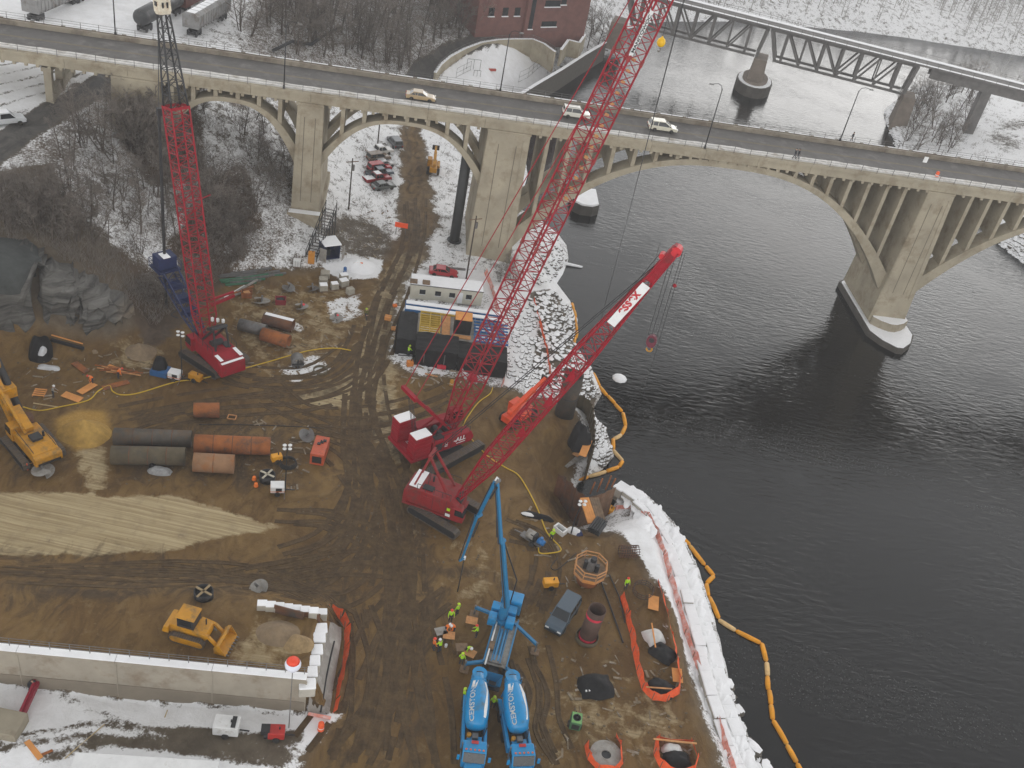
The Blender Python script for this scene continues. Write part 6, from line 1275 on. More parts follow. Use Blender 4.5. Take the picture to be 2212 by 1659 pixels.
for px, rz, ps, tp, ht, lab in (((972,1342),-1.2,'stand',LIME,HR,'worker in lime vest and red hard hat standing with his back to the others'),((987,1329),2.5,'stand',LIME,HY,'worker in lime vest and lime hat, topmost of the crew by the pump'),((962,1366),-.4,'bend',HIORG,HW,'worker in orange vest and white hat bending over the plywood table'),((980,1368),3.4,'bend',HIORG,HW,'second orange-vested worker leaning over the table from its right side'),((935,1404),.6,'stand',HIORG,HR,'worker in orange vest and red hat at the left end of the crew'),((949,1408),2.4,'reach',LIME,HW,'worker in lime vest and white hat beside the orange-vested man'),((1029,1376),3.0,'reach',LIME,HR,'worker in lime vest and red hat alone next to the pump deck'),((1009,1412),-.9,'bend',LIME,HW,'worker in lime vest bending over a plywood sheet by the outrigger'),((995,1436),1.4,'stand',LIME,HY,'worker in lime vest and lime hat lowest of the crew'),((1000,1512),.5,'stand',LIME,HY,'worker in lime vest half hidden beside the left mixer drum'),((1063,1530),1.5,'stand',LIME,HY,'worker in lime vest between the two mixers')):
    person(at(*px, 0), rz, ps, tp, ht, lab, CREW)
for px, rz, ps, tp, ht, lab in (((790,689),-1.5,'walk',mat('black_yellow', (.10, .10, .02), .8),HY,'lone worker in dark clothes walking on the dirt road'),((881,770),1.0,'reach',LIME,HY,'worker in lime vest at the corner of the black tarped forms'),((255,817),.6,'bend',HIORG,HR,'worker in orange vest bent over the lumber'),((201,830),-2.5,'bend',HIORG,HR,'worker in orange jacket kneeling among plywood sheets'),((115,858),.3,'reach',CAST,HW,'worker in grey clothes and white hat left of the plywood'),((1190,1168),2.0,'stand',LIME,HY,'worker in lime vest beside the wheeled compressor'),((1350,1272),-1.0,'stand',LIME,HR,'worker in lime vest and red hat by the tied rebar cage'),((64,1492),.2,'bend',DARKC,None,'person in dark coat bent at the head of the red lift arm')):
    person(onground(*px), rz, ps, tp, ht, lab)
for px, lab in (((1714, 343), 'pedestrian in dark coat on the near pavement, left one of the pair'), ((1721, 344), 'pedestrian in dark coat on the near pavement, right one of the pair')): person(at(*px, 24.06), BA, 'walk', DARKC, None, lab)
p = at(1838, 307, 24.06); person(p, BA + 3.1, 'walk', DARKC, None, 'lone pedestrian in dark coat by the goose-neck lamp on the bridge')
# ------------------------------------------------------------------ concrete wall with railing, lower left
wl = thing('retaining_wall', 'long concrete retaining wall with snowy coping and pipe railing in front of the loader', 'wall', (WB.x, WB.y, 0), math.atan2(wd.y, wd.x)); WLEN = (WB - WA).length
WALLC = mat('wall_concrete', (.33, .29, .23), .88, var=.15, scale=.3, dirt=(.22, .17, .12), dirt_amt=.3, bump=.08)
k = 0.0
while k < WLEN:
    e = min(k + 8.6, WLEN); B().bx(-e + .03, -k - .03, 0, .55, -1, WALL_H - .25).obj('wall_panel', WALLC, wl); B().bx(-e + .02, -k - .02, -.14, .7, WALL_H - .25, WALL_H).obj('coping', WALLC, wl); B().bx(-e + .03, -k - .03, -.06, .0, -1, 1.75).obj('lower_course', mat('damp_concrete', (.22, .185, .14), .9, var=.15, scale=.3), wl); B().bx(-e + .02, -k - .02, -.1, .66, WALL_H, WALL_H + .09).obj('coping_snow', SNOW, wl)
    B().bx(-k - .06, -k + .06, -.05, .0, 0, WALL_H - .3).obj('joint_cover', WALLC, wl); k += 8.6
for x in np.arange(.3, WLEN, 1.75): B().bar((-x, .5, WALL_H), (-x, .5, WALL_H + 1.05), .06).obj('rail_post', STEEL, wl)
for h in (.4, .72, 1.05): B().bx(-WLEN, 0, .48, .52, WALL_H + h - .02, WALL_H + h + .02).obj('rail', STEEL, wl)
# stepped snow-capped blocks and the slab ramp at its end
bs = thing('block_steps', 'column of big snow-capped concrete blocks stepping up from the end of the retaining wall', 'block wall', at(664, 1480, 3)); blk = []
for i, (x, y) in enumerate(((664,1478),(668,1452),(674,1428),(680,1404),(686,1378),(690,1358))):
    z = 4.3 - .1 * i; p = at(x, y, z) - Vector(bs.location); q = B().box((p.x, p.y, p.z - .6), (1.5, 1.2, 1.2), .3 + .1 * math.sin(i * 3.1)).obj('block', LIMEST, bs, bevel=.12); B().box((p.x, p.y, p.z + .06), (1.55, 1.25, .2), .3 + .1 * math.sin(i * 3.1)).obj('snow_cap', SNOW, q, bevel=.1)
bs2 = thing('block_row', 'row of snow-capped concrete blocks along the back edge of the loader fill', 'block wall', at(620, 1310, 1))
for i in range(8):
    p = onground(566 + i * 18.5, 1314 + i * 2.6) + Vector((0, 0, .75)) - Vector(bs2.location); q = B().box((p.x, p.y, p.z - .5), (.98, .8, 1.0), .25).obj('block', LIMEST, bs2, bevel=.05); B().box((p.x, p.y, p.z + .05), (.95, .78, .12), .25).obj('snow_cap', SNOW, q, bevel=.05)
for i, (a, c_) in enumerate((((592,1322),(655,1338)), ((640,1330),(690,1346)))):
    p, q = onground(*a), onground(*c_); d_ = q - p; B().box((p + q) / 2 + Vector((0, 0, .4)), (d_.length, .12, 1.3), math.atan2(d_.y, d_.x)).obj('rusty_plate', RUST, None, label=('longer', 'shorter')[i] + ' rusty steel plate standing behind the snowy block row', cat='steel plate')
rp_ = [(at(708, 1346, 1.2), at(738, 1352, .3)), (at(700, 1380, 2.4), at(737, 1385, .3)), (at(688, 1420, 3.3), at(730, 1425, .3)), (at(676, 1465, 3.2), at(722, 1470, .3)), (at(668, 1505, 2.0), at(716, 1515, .3)), (at(664, 1540, .8), at(711, 1543, .3))]
rows = [[a.lerp(c_, t) + Vector((0, 0, .25 * math.sin(i * 2.1 + t * 5))) for t in np.linspace(0, 1, 6)] for i, (a, c_) in enumerate(rp_)]
o = thing('concrete_slope', 'grey concrete-covered slope beside the orange netting at the wall end', 'slope', rows[0][0]); o0 = Vector(o.location)
B().grid([[p - o0 for p in r] for r in rows]).obj('slope_face', mat('slope_concrete', (.27, .25, .225), .9, var=.22, scale=.6, dirt=(.42, .40, .37), dirt_amt=.35, bump=.3), o, True); B().tube([rows[i][3] - o0 + Vector((0, 0, .05)) for i in range(1, 6)], .09, 5).obj('drain_groove', BLK, o)
def net_fence(pts, h, label, lean=0.0, posts=True, material=None, name='orange_safety_fence', seed=1, drop=.35):
    rn = random.Random(seed); o = thing(name, label, 'safety fence', pts[0]); q = [p - pts[0] for p in pts]
    for i in range(len(q) - 1):
        n = max(2, int((q[i + 1] - q[i]).length / .7)); d_ = (q[i + 1] - q[i]).normalized(); nn = Vector((-d_.y, d_.x, 0)); lo_, mi_, hi_ = [], [], []
        for k in range(n + 1):
            p = q[i].lerp(q[i + 1], k / n); s = math.sin(math.pi * k / n); ln = lean + rn.uniform(-.12, .12)
            lo_.append(p + nn * rn.uniform(-.05, .05)); mi_.append(p + nn * (ln * .5 + rn.uniform(-.1, .1)) + Vector((0, 0, h * .5))); hi_.append(p + nn * ln + Vector((0, 0, h * (1 - drop * s * rn.uniform(.4, 1)))))
        B().grid([lo_, mi_, hi_]).obj('net_panel', material or ORANGE, o, True)
        if posts: B().bar(q[i], q[i] + Vector((0, 0, h * 1.15)), .06).obj('post', WOOD_D, o)
    return o
PINK = mat('snowy_net', (.72, .26, .20), .85, var=.3, scale=1.5, dirt=(.8, .66, .64), dirt_amt=.5)
net_fence([at(x, y, 0) for x, y in ((690,1330),(712,1328),(735,1338),(744,1360),(742,1400),(738,1440),(728,1480),(722,1515),(714,1545))], 1.1, 'orange safety fence curving round the end of the concrete slope', .5, seed=3, drop=.2)
o = B().loft([[at(664, 1546, 0), at(664, 1546, 0) + Vector((0, .5, 0)), at(664, 1546, 1.0) + Vector((0, .4, 0)), at(664, 1546, 1.0) + Vector((0, .1, 0))], [at(713, 1556, 0), at(713, 1556, 0) + Vector((0, .5, 0)), at(713, 1556, 1.0) + Vector((0, .4, 0)), at(713, 1556, 1.0) + Vector((0, .1, 0))]]).obj('barrier', PINK, None, label='pink snow-dusted barrier closing the foot of the concrete slope', cat='barrier')
def drum(px, label, material=ORANGE, h=1.0, r=.33): p = onground(*px); o = thing('traffic_drum', label, 'traffic drum', p); B().lathe([(r, 0), (r * .95, .1), (r * .85, h * .95), (r * .6, h * 1.02)], 14).obj('drum', material, o, True); B().lathe([(r * .925, h * .35), (r * .90, h * .5)], 14).obj('white_band', WHITE, o)
drum((693, 1576), 'orange drum standing in the snow below the pink barrier')

# ------------------------------------------------------------------ rock cut on the left
ROCK = bpy.data.materials.new('cut_rock'); ROCK.use_nodes = True; _L = ROCK.node_tree.links.new; _b = ROCK.node_tree.nodes['Principled BSDF']; _b.inputs['Roughness'].default_value = .95
g_ = nd(ROCK, 'ShaderNodeNewGeometry'); mp_ = nd(ROCK, 'ShaderNodeMapping'); mp_.inputs['Scale'].default_value = (.12, .12, 1.4); _L(g_.outputs['Position'], mp_.inputs[0])
n1_ = nd(ROCK, 'ShaderNodeTexNoise', i_Scale=1.0, i_Detail=8.0, i_Roughness=.7, i_Distortion=.6); _L(mp_.outputs[0], n1_.inputs['Vector']); n2_ = nd(ROCK, 'ShaderNodeTexNoise', i_Scale=.22, i_Detail=6.0); _L(g_.outputs['Position'], n2_.inputs['Vector'])
r1_ = nd(ROCK, 'ShaderNodeValToRGB'); _L(n1_.outputs[0], r1_.inputs[0]); e_ = r1_.color_ramp.elements; e_[0].position = .36; e_[0].color = (.035, .034, .032, 1); e_[1].position = .68; e_[1].color = (.19, .185, .17, 1); q_ = e_.new(.52); q_.color = (.115, .11, .10, 1)
m_ = nd(ROCK, 'ShaderNodeMix', data_type='RGBA'); rr_ = nd(ROCK, 'ShaderNodeMapRange', i_1=-54, i_2=-50); sx_ = nd(ROCK, 'ShaderNodeSeparateXYZ'); _L(g_.outputs['Position'], sx_.inputs[0]); _L(sx_.outputs[0], rr_.inputs[0]); _L(rr_.outputs[0], m_.inputs[0]); _L(r1_.outputs[0], m_.inputs[6]); tn_ = nd(ROCK, 'ShaderNodeMix', data_type='RGBA', blend_type='MULTIPLY', i_0=1.0); _L(r1_.outputs[0], tn_.inputs[6]); tn_.inputs[7].default_value = (2.0, 1.45, .85, 1); _L(tn_.outputs[2], m_.inputs[7]); _L(m_.outputs[2], _b.inputs['Base Color'])
bp_ = nd(ROCK, 'ShaderNodeBump', i_Strength=.8, i_Distance=.5); _L(n1_.outputs[0], bp_.inputs['Height']); _L(bp_.outputs[0], _b.inputs['Normal'])
CB = [(-120,800,-120,500,13.5),(-40,772,-40,520,12.5),(30,760,40,530,11.6),(70,752,88,548,11.0),(84,690,100,560,10.6),(100,744,118,572,10.0),(150,742,158,592,9.0),(165,742,172,604,8.4),(178,735,185,612,8.0),(188,742,205,622,7.2),(230,735,236,640,6.0),(262,728,268,660,4.4),(300,712,300,678,2.6),(345,692,342,684,1.2)]
rows = []; rn = random.Random(4); NV = 9
dense = []
for a, c_ in zip(CB, CB[1:]):
    for t in np.linspace(0, 1, 4)[:-1]: dense.append([a[i] + (c_[i] - a[i]) * t for i in range(5)])
for j, (bx0, by0, tx, ty, zt_) in enumerate(dense):
    p0 = at(bx0, by0, 0); p1 = at(tx, ty, zt_); col_ = []
    for v in np.linspace(0, 1, NV):
        z = -.4 + (zt_ + .4) * min(1, v * 1.18); h_ = (.22 * v + .78 * max(0, (v - .72) / .28) ** 1.2); p = p0.lerp(p1, h_)
        nn = vnoise(np.array([j * .35]), np.array([v * 5.0]), 5)[0] - .5; n2 = vnoise(np.array([j * .9]), np.array([v * 11.0]), 6)[0] - .5
        jx, jy, jz = (rn.uniform(-.45, .45) for _ in range(3)); led = (math.floor(z / 2.2) * 2.2 - z) * .2; hb2 = math.sin((j // 5) * 12.9898 + int(v * 4.2 + (j // 5) * .37) * 78.233) * 43758.5453; fb = (hb2 - math.floor(hb2) - .5) * 1.7
        col_.append(Vector((p.x + nn * .6 + jx, p.y + led + nn * 1.0 + jy * 1.3, z + jz * .5 * (v > .01))))
    q = col_[-1]; col_.append(Vector((q.x - 1.5, q.y + 3.0, max(ground_z(q.x - 1.5, q.y + 3.0) - .4, q.z - 2))))
    rows.append(col_)
B().grid(rows).obj('rock_cut', ROCK, None, kind='structure', label='layered grey and tan rock face cut into the hillside')
NETM = mat('rockfall_net', (.05, .054, .052), .9, var=.35, scale=.8)
b = B(); nr = []
for j in range(0, 13): nr.append([sum((rows[max(0, min(j + q, len(rows) - 1))][i] for q in (-1, 0, 1)), Vector()) / 3 + Vector((.1, -.65, .25)) for i in range(5, 10)])
b.grid(nr).obj('rockfall_netting', NETM, None, True, label='dark netting hung over the top of the rock cut', cat='netting') if True else None
def tarp(c, a, bb, h, rz, label, material=TARP, seed=1, name='tarp', cat='tarp', z=None, n=13, lump=.5, weights=0):
    rn = random.Random(seed); P = []
    for i in range(n):
        r = []
        for j in range(n):
            u, v = 2 * i / (n - 1) - 1, 2 * j / (n - 1) - 1; rad = math.hypot(u, v) ; kx = 1 / max(1, rad / max(abs(u), abs(v), 1e-6)) ** .55
            e = max(abs(u), abs(v)); nz = vnoise(np.array([u * 2.3 + seed * 3]), np.array([v * 2.3 + seed]), seed)[0]
            zz = h * (1 - e ** 3.6) * (.55 + .9 * nz * lump + (1 - lump) * .45) + .04
            w = 1 + .16 * (vnoise(np.array([u * 2 + 9 + seed]), np.array([v * 2]), seed + 7)[0] - .5)
            r.append((u * a / 2 * kx * w, v * bb / 2 * kx * w, zz))
        P.append(r)
    o = thing(name, label, cat, c, rz); B().grid(P).obj('sheet', material, o, True)
    for i in range(weights): x, y = rn.uniform(-.35, .35) * a, rn.uniform(-.35, .35) * bb; B().box((x, y, h * .75), (.16, .16, .14)).obj('weight', WHITE, o)
    return o
tarp(at(90, 770, 0), 3.2, 3.6, 3.0, .4, 'tall black tarp bundle with pale plastic at the foot of the rock cut', seed=3); tarp(at(92, 762, 2.4), .9, 1.6, .7, .2, 'crumpled pale plastic on the black bundle at the rock cut', mat('pale_plastic', (.55, .56, .58), .4, var=.15), 5, 'plastic_sheet', 'plastic sheet'); tarp(at(105, 797, 0), 3.0, 1.1, .5, .15, 'pale plastic strip on the ground under the black bundle', MATS['pale_plastic'], 6, 'plastic_sheet', 'plastic sheet')
tarp(at(346, 800, 0), 2.2, 2.4, 2.0, .2, 'black tarp over a blue tank beside the white light-tower trailer', seed=7); B().bx(-1.1, 1.1, -.9, .9, 0, .7).obj('blue_tank', mat('tank_blue', (.02, .10, .26), .5), None, label='blue tank showing under the black tarp', cat='tank').location = at(347, 806, 0)
def mound(c, r, h, material, label, name='dirt_mound', seed=2, cat='mound'):
    P = []
    for i in range(9):
        f = i / 8.0; ring = []
        for k in range(22):
            a = 2 * math.pi * k / 22; w = 1 + .22 * (vnoise(np.array([math.cos(a) * 1.6 + seed]), np.array([math.sin(a) * 1.6]), seed)[0] - .5)
            z = h * (1 - f) ** 1.0 * (1 + .18 * (vnoise(np.array([f * 4 + seed]), np.array([a * 1.5]), seed + 3)[0] - .5)) if f > 0 else h * .96
            ring.append((math.cos(a) * r * f * w + .001, math.sin(a) * r * f * w * .85, z - .05))
        P.append(ring)
    o = B().loft(P[::-1], False).obj(name, material, None, True, label=label, cat=cat); o.location = c; return o
YS = mat('yellow_sand', (.42, .255, .06), .95, var=.25, scale=1.2, bump=.3, bscale=5); mound(at(180, 938, 0), 3.3, 2.3, YS, 'low round pile of yellow sand beside the drill rig', 'sand_pile'); mound(at(302, 762, 0), 2.4, 1.6, mat('tan_soil', (.23, .165, .10), .95, var=.2, bump=.4, bscale=4), 'tan soil mound below the rock cut', seed=9); mound(at(205, 765, 0), 1.2, .8, MATS['tan_soil'], 'small soil heap beside the long black beam', seed=12); mound(at(770, 575, 0), 3.2, 1.2, SNOW, 'snow heap beside the dirt road under the bridge', 'snow_pile', 4)

# ------------------------------------------------------------------ steel casings
def casing(p0, p1, r, material, label, z=None, bands=(), group='steel casings on the ground'):
    z = r if z is None else z; a, c_ = at(*p0, z), at(*p1, z); o = thing('steel_casing', label, 'steel casing', (a.x, a.y, z), math.atan2(c_.y - a.y, c_.x - a.x), group); L = (c_ - a).length
    B().pipe((0, 0, 0), (L, 0, 0), r, .05, 28).obj('shell', material, o, True)
    for f, m in bands: B().pipe((L * f - .05, 0, 0), (L * f + .05, 0, 0), r + .015, .05, 28).obj('weld_band', m, o, True)
    return o
GBR = mat('mill_brown', (.085, .072, .058), .8, var=.3, scale=.6, dirt=(.13, .075, .035), dirt_amt=.35); OLV = mat('olive_brown', (.105, .082, .048), .85, var=.3, scale=.6, dirt=(.06, .055, .045), dirt_amt=.35); LRU = mat('light_rust', (.30, .165, .085), .85, var=.25, scale=.6, dirt=(.33, .12, .03), dirt_amt=.35)
BND = ((.25, RUST), (.5, RUST), (.75, RUST))
casing((246, 942), (414, 948), 1.02, GBR, 'dark grey-brown steel casing, back left of the four long casings', bands=BND); casing((240, 983), (400, 986), 1.1, OLV, 'olive brown steel casing, front left of the four long casings', bands=BND); casing((420, 958), (584, 964), 1.12, RUST_O, 'long steel casing with orange rust at its left end', bands=BND); casing((418, 998), (506, 1003), 1.15, LRU, 'short pale rusty casing in front of the long rusty one', bands=((.5, RUST_O),)); casing((418, 886), (474, 886), .95, RUST_O, 'single orange-rust casing lying above the row of long casings')
casing((517, 700), (574, 714), .85, STEEL, 'grey steel casing, left of the three beside the drilling crane'); s_ = casing((570, 688), (633, 704), .95, RUST, 'snow-topped rusty casing, rear of the three beside the drilling crane'); B().bx(.2, 4.4, -.3, .35, .93, .99).obj('snow_cap', SNOW, s_, bevel=.03); casing((566, 721), (624, 738), .95, RUST_O, 'orange-rust casing, front of the three beside the drilling crane')
p = at(1267, 1380, 0); o = thing('standing_casing', 'tall brown steel casing standing upright beside the slate blue car', 'steel casing', p); B().pipe((0, 0, -.3), (.15, 0, 4.9), .95, .05, 32).obj('shell', mat('brown_casing', (.075, .04, .028), .75, var=.3, scale=1.0), o, True); B().pipe((0, 0, -.2), (0, 0, .6), 1.25, .06, 32).obj('collar_ring', OLV, o, True); B().pipe((.1, 0, 3.75), (.1, 0, 4.1), .965, .03, 32).obj('red_paint_mark', mat('red_mark', (.55, .02, .05), .7, var=.4, scale=2), o); B().pipe((.01, 0, .35), (.01, 0, .7), .965, .03, 32).obj('red_paint_mark', MATS['red_mark'], o)
p = at(1219, 893, 0); o = thing('upright_casing', 'very wide dark casing standing upright behind the lettered crane boom', 'steel casing', p); B().pipe((0, 0, -.5), (0, 0, 6.8), 1.35, .06, 36).obj('shell', mat('dark_casing', (.045, .036, .028), .8, var=.35, scale=.6, dirt=(.09, .06, .035), dirt_amt=.3), o, True); B().pipe((0, 0, 3.1), (0, 0, 3.3), 1.38, .05, 36).obj('weld_band', BLK, o, True)
p = at(642, 792, 0); o = thing('drill_bucket', 'grey drill bucket standing with its cross-shaped cutter beside the yellow hose', 'drill bucket', p, .4); B().pipe((0, -.6, .85), (.0, .9, 1.0), .85, .06, 24).obj('shell', STEEL, o, True); B().box((0, -.6, .85), (1.6, .1, .18)).obj('cutter_bar', BLK, o); B().box((0, -.6, .85), (.18, .1, 1.6)).obj('cutter_bar', BLK, o)
p = at(692, 803, 0); o = thing('steel_ring', 'flat tan ring lying in patchy snow beside the drill bucket', 'steel ring', p); B().pipe((0, 0, 0), (0, 0, .45), 1.0, .12, 26).obj('ring', OLV, o, True)
def auger(px, r, label, material=CAST, tilt=.35, turns=1.1):
    p = onground(*px); o = thing('drill_auger', label, 'auger', p + Vector((0, 0, .25)), random.uniform(0, 6)); rw = []
    for a in np.linspace(0, turns * 2 * math.pi, 26): rw.append([(math.cos(a) * q, math.sin(a) * q, a * .10 - .1) for q in (.12, r * .55, r)])
    m = Matrix.Rotation(tilt, 4, 'X'); B().grid(rw).xf(m).obj('flight', material, o, True); B().cyl((0, 0, -.2), (0, 0, 1.0), .14, n=10).xf(m).obj('stem', STEEL, o)
for px, r, lab, m, t in (((566, 655), 1.2, 'snow-dusted drill auger nearest the red crane', CAST, .3), ((652, 667), 1.0, 'grey drill auger with a red mark in the row by the road', CAST, .3), ((727, 692), 1.0, 'pale drill auger with a red dot next to the dirt road', CAST, .25), ((622, 627), 1.0, 'dark drill auger behind the others near the pipe stack', STEEL, .3), ((676, 628), .9, 'dark green drill auger near the snowy sacks', STEEL, .3), ((560, 1274), 1.0, 'pale grey drill auger at the back of the loader fill', CAST, .5), ((94, 1022), 1.25, 'pale disc auger on the ground behind the drill rig', CAST, .12), ((660, 945), 1.0, 'dark tripod auger frame near the orange generator', STEEL, .6)): auger(px, r, lab, m, t)
for px in ((728, 687), (655, 664)): B().lathe([(.26, 0), (.26, .05), (.02, .09)], 10).obj('red_marker', mat('marker_red', (.75, .03, .05), .6), None, label='round red marker on the auger %s' % ('next to the dirt road' if px[0] > 700 else 'farther from the road'), cat='marker').location = onground(*px) + Vector((0, 0, .5))
def reel(px, r, h, label, cross=WOOD, z=0):
    p = onground(*px); o = thing('coil_reel', label, 'reel', p, random.uniform(0, 1)); B().pipe((0, 0, 0), (0, 0, h), r, .1, 22).obj('drum', BLK, o, True); B().cyl((0, 0, 0), (0, 0, h * .4), r * .9, n=18).obj('floor', BLK, o)
    for a in (.6, 2.2): B().box((0, 0, h + .02), (r * 2, .22, .1), a).obj('cross_bar', cross, o)
reel((577, 1036), .95, .9, 'black reel with pale crossed bars beside the white light tower', mat('pale_bar', (.5, .46, .36), .8)); reel((440, 1290), .95, .9, 'black reel with crossed bars on the dirt behind the loader', mat('tan_bar', (.30, .22, .12), .8))
o = thing('hose_coil', 'coil of black hose on the ground beside the yellow pump', 'hose coil', at(622, 1003, 0))
for i in range(4): B().tube([(math.cos(a) * (1.05 - .05 * i), math.sin(a) * (1.05 - .05 * i), .1 + .13 * i) for a in np.linspace(0, 2 * math.pi, 22)], .085, 6).obj('hose_loop', RUBBER, o, True)
# ------------------------------------------------------------------ engines, generators, light towers
def gen(px, size, rz, material, label, name='generator', vent=True, wheels=True, z=0, roof=None, tow=True):
    p = onground(*px); L, w, h = size; o = thing(name, label, name.replace('_', ' '), p, rz); z0 = .35 if wheels else .05
    B().bx(-L / 2, L / 2, -w / 2, w / 2, z0, z0 + h).obj('cabinet', material, o, bevel=.07)
    if vent: B().bx(-L / 2 - .03, -L / 2, -w * .34, w * .34, z0 + h * .2, z0 + h * .8).obj('grille', BLK, o); B().bx(-L * .2, L * .2, -w / 2 - .02, -w / 2, z0 + h * .25, z0 + h * .75).obj('door_panel', material, o)
    B().cyl((L * .18, 0, z0 + h), (L * .18, 0, z0 + h + .3), .07, n=8).obj('exhaust', BLK, o)
    if roof: B().bx(-L / 2 + .06, L / 2 - .06, -w / 2 + .06, w / 2 - .06, z0 + h + .005, z0 + h + .06).obj('lid', roof, o)
    if wheels:
        for sd in (-1, 1): wheel(o, (0, sd * (w / 2 + .05), .33), .33, .2)
    if tow: B().bar((L / 2, 0, z0 + .1), (L / 2 + .9, 0, z0 + .05), .1).obj('drawbar', BLK, o)
    return o
h_ = heading((683, 1010), (703, 950)); g = gen((690, 985), (3.6, 1.7, 1.7), h_, mat('generator_orange', (.50, .085, .03), .5, var=.15, dirt=(.25, .07, .04), dirt_amt=.25), 'long orange-red generator box standing on the muddy ground', wheels=False, tow=False)
for i in range(3): B().box((.2 + .35 * i, .2 - .3 * i, 1.83), (.35, .4, .14)).obj('roof_fitting', BLK, g)
gen((597, 998), (1.3, .8, .8), .6, mat('pump_yellow', (.75, .33, .01), .5), 'small yellow pump beside the hose coil', 'pump', False); gen((423, 823), (1.8, .9, .8), heading((410, 815), (438, 826)), YEL, 'yellow generator at the left end of the long yellow hose', 'generator', False); gen((1187, 1268), (1.7, .95, .8), heading((1170, 1266), (1205, 1264)), MATS['pump_yellow'], 'yellow welder trailer left of the octagonal platform', 'welder', False)
gg = gen((1240, 1570), (1.35, 1.1, 1.1), 1.55, mat('green_engine', (.06, .15, .07), .5, var=.15), 'green engine box with round emblem on its lid near the orange nets', 'engine_box', True, True, 0, mat('green_lid', (.16, .36, .11), .5)); B().lathe([(.42, 1.52), (.42, 1.53), (.32, 1.53), (.32, 1.52)], 20).obj('round_emblem', BLK, gg); B().lathe([(.14, 1.52), (.14, 1.53), (.02, 1.53)], 12).obj('round_emblem', BLK, gg)
g = gen((490, 1580), (2.3, 1.5, 1.2), heading((470, 1578), (520, 1583)), WHITE, 'white service trailer in the snow below the concrete wall', 'service_trailer'); B().bx(.45, .85, -.6, .6, 1.56, 1.6).obj('dark_hatch', BLK, g)
g = gen((597, 1592), (1.5, 1.1, .9), heading((575, 1588), (640, 1590)), mat('engine_red', (.42, .025, .02), .5, var=.2), 'red light-plant trailer beside the end of the concrete wall', 'light_plant'); B().cyl((-1.1, 0, .5), (-.7, 0, .5), .5, n=14).obj('engine_fan', BLK, g); B().box((-1.0, 0, 1.1), (.8, .9, .5)).obj('engine', BLK, g)
p = onground(624, 1572); o = thing('balloon_light', 'white balloon light with red top on a thin mast above the retaining wall', 'balloon light', p); hz = vert_z(p, 1440)
B().cyl((0, 0, 0), (0, 0, hz - .6), .05, .04, 8).obj('mast', STEEL, o); B().lathe([(.05, -.95), (.35, -.75), (.68, -.2), (.72, .1), (.6, .42)], 16, (0, 0, hz)).obj('balloon', mat('balloon_fabric', (.75, .76, .85), .5, var=.05), o, True); B().lathe([(.6, .42), (.45, .62), (.2, .74), (.02, .76)], 16, (0, 0, hz)).obj('red_top', mat('balloon_red', (.8, .06, .02), .5), o, True)
def light_tower(px, top_py, rz, label, body=WHITE, lean=(0, 0), box=True):
    p = onground(*px); o = thing('light_tower', label, 'light tower', p, rz); h = vert_z(p, top_py) - p.z
    if box:
        B().bx(-1.5, .1, -.6, .6, .45, 1.35).obj('cabinet', body, o, bevel=.06); B().bx(-1.52, .12, -.61, .61, .62, .72).obj('stripe', mat('stripe_orange', (.6, .15, .04), .6), o); B().bx(-.9, -.2, -.63, -.6, .75, 1.2).obj('grille', BLK, o)
        for sd in (-1, 1): wheel(o, (-.7, sd * .7, .32), .32, .2)
        B().bar((.1, 0, .5), (1.3, 0, .45), .1).obj('drawbar', BLK, o)
        for sd in (-1, 1): B().bar((.1, 0, .5), (.1, sd * 1.2, .1), .07).obj('outrigger', STEEL, o)
    B().tube([(.2, 0, .3), (.2, 0, h * .5), (.2 + lean[0], lean[1], h)], [.09, .075, .05], 8).obj('mast', BLK, o)
    for i, (dx, dz) in enumerate(((-.3, .15), (.3, .15), (-.3, -.4), (.3, -.4))): q = B().lathe([(.06, -.12), (.22, .0), (.24, .06)], 12, (.2 + lean[0] + dx, lean[1] - .1, h + dz)).obj('flood_lamp', WHITE, o, True)
light_tower((612, 1064), 963, heading((600, 1062), (640, 1062)), 'white light-tower trailer with slim mast near the crossed reel'); light_tower((390, 822), 718, heading((375, 818), (410, 826)), 'white light-tower trailer in front of the drilling crane'); light_tower((1229, 1156), 1084, .3, 'dark light mast with four lamps behind the compressor', box=False, lean=(.3, 0))
# compressor with pump
p = at(1150, 1172, 0); o = thing('compressor', 'grey wheeled compressor with blue pump end beside the yellow hose loop', 'compressor', p, heading((1130, 1160), (1180, 1190)))
B().bx(-1.6, 1.3, -.5, .5, .4, .55).obj('frame', STEEL, o); B().cyl((-.9, 0, 1.1), (.1, 0, 1.1), .55, n=16).obj('engine_cowl', CAST, o, True); B().bx(-.3, .4, -.45, .45, .55, 1.5).obj('engine', BLK, o, bevel=.05); B().cyl((.6, 0, .85), (1.5, 0, .85), .35, n=14).obj('pump_end', mat('pump_blue2', (.02, .16, .42), .5), o, True); B().cyl((1.0, 0, .85), (1.0, .1, 1.45), .2, n=10).obj('pump_outlet', MATS['pump_blue2'], o); B().bar((-1.6, 0, .45), (-2.6, 0, .35), .12).obj('drawbar', STEEL, o)
for sd in (-1, 1): wheel(o, (.2, sd * .7, .35), .35, .22)
p = at(1209, 1150, 0); o = thing('open_skip', 'pale open-topped steel box beside the compressor', 'skip', p, -.6); B().loft([[(x * q, y * q, z) for x, y in ((-.75, -.45), (.75, -.45), (.75, .45), (-.75, .45))] for z, q in ((0, 1), (.8, 1.05), (.8, .8), (.15, .75))], True).obj('box', WHITE, o); B().bx(-.5, .5, -.28, .28, .16, .2).obj('floor', BLK, o)
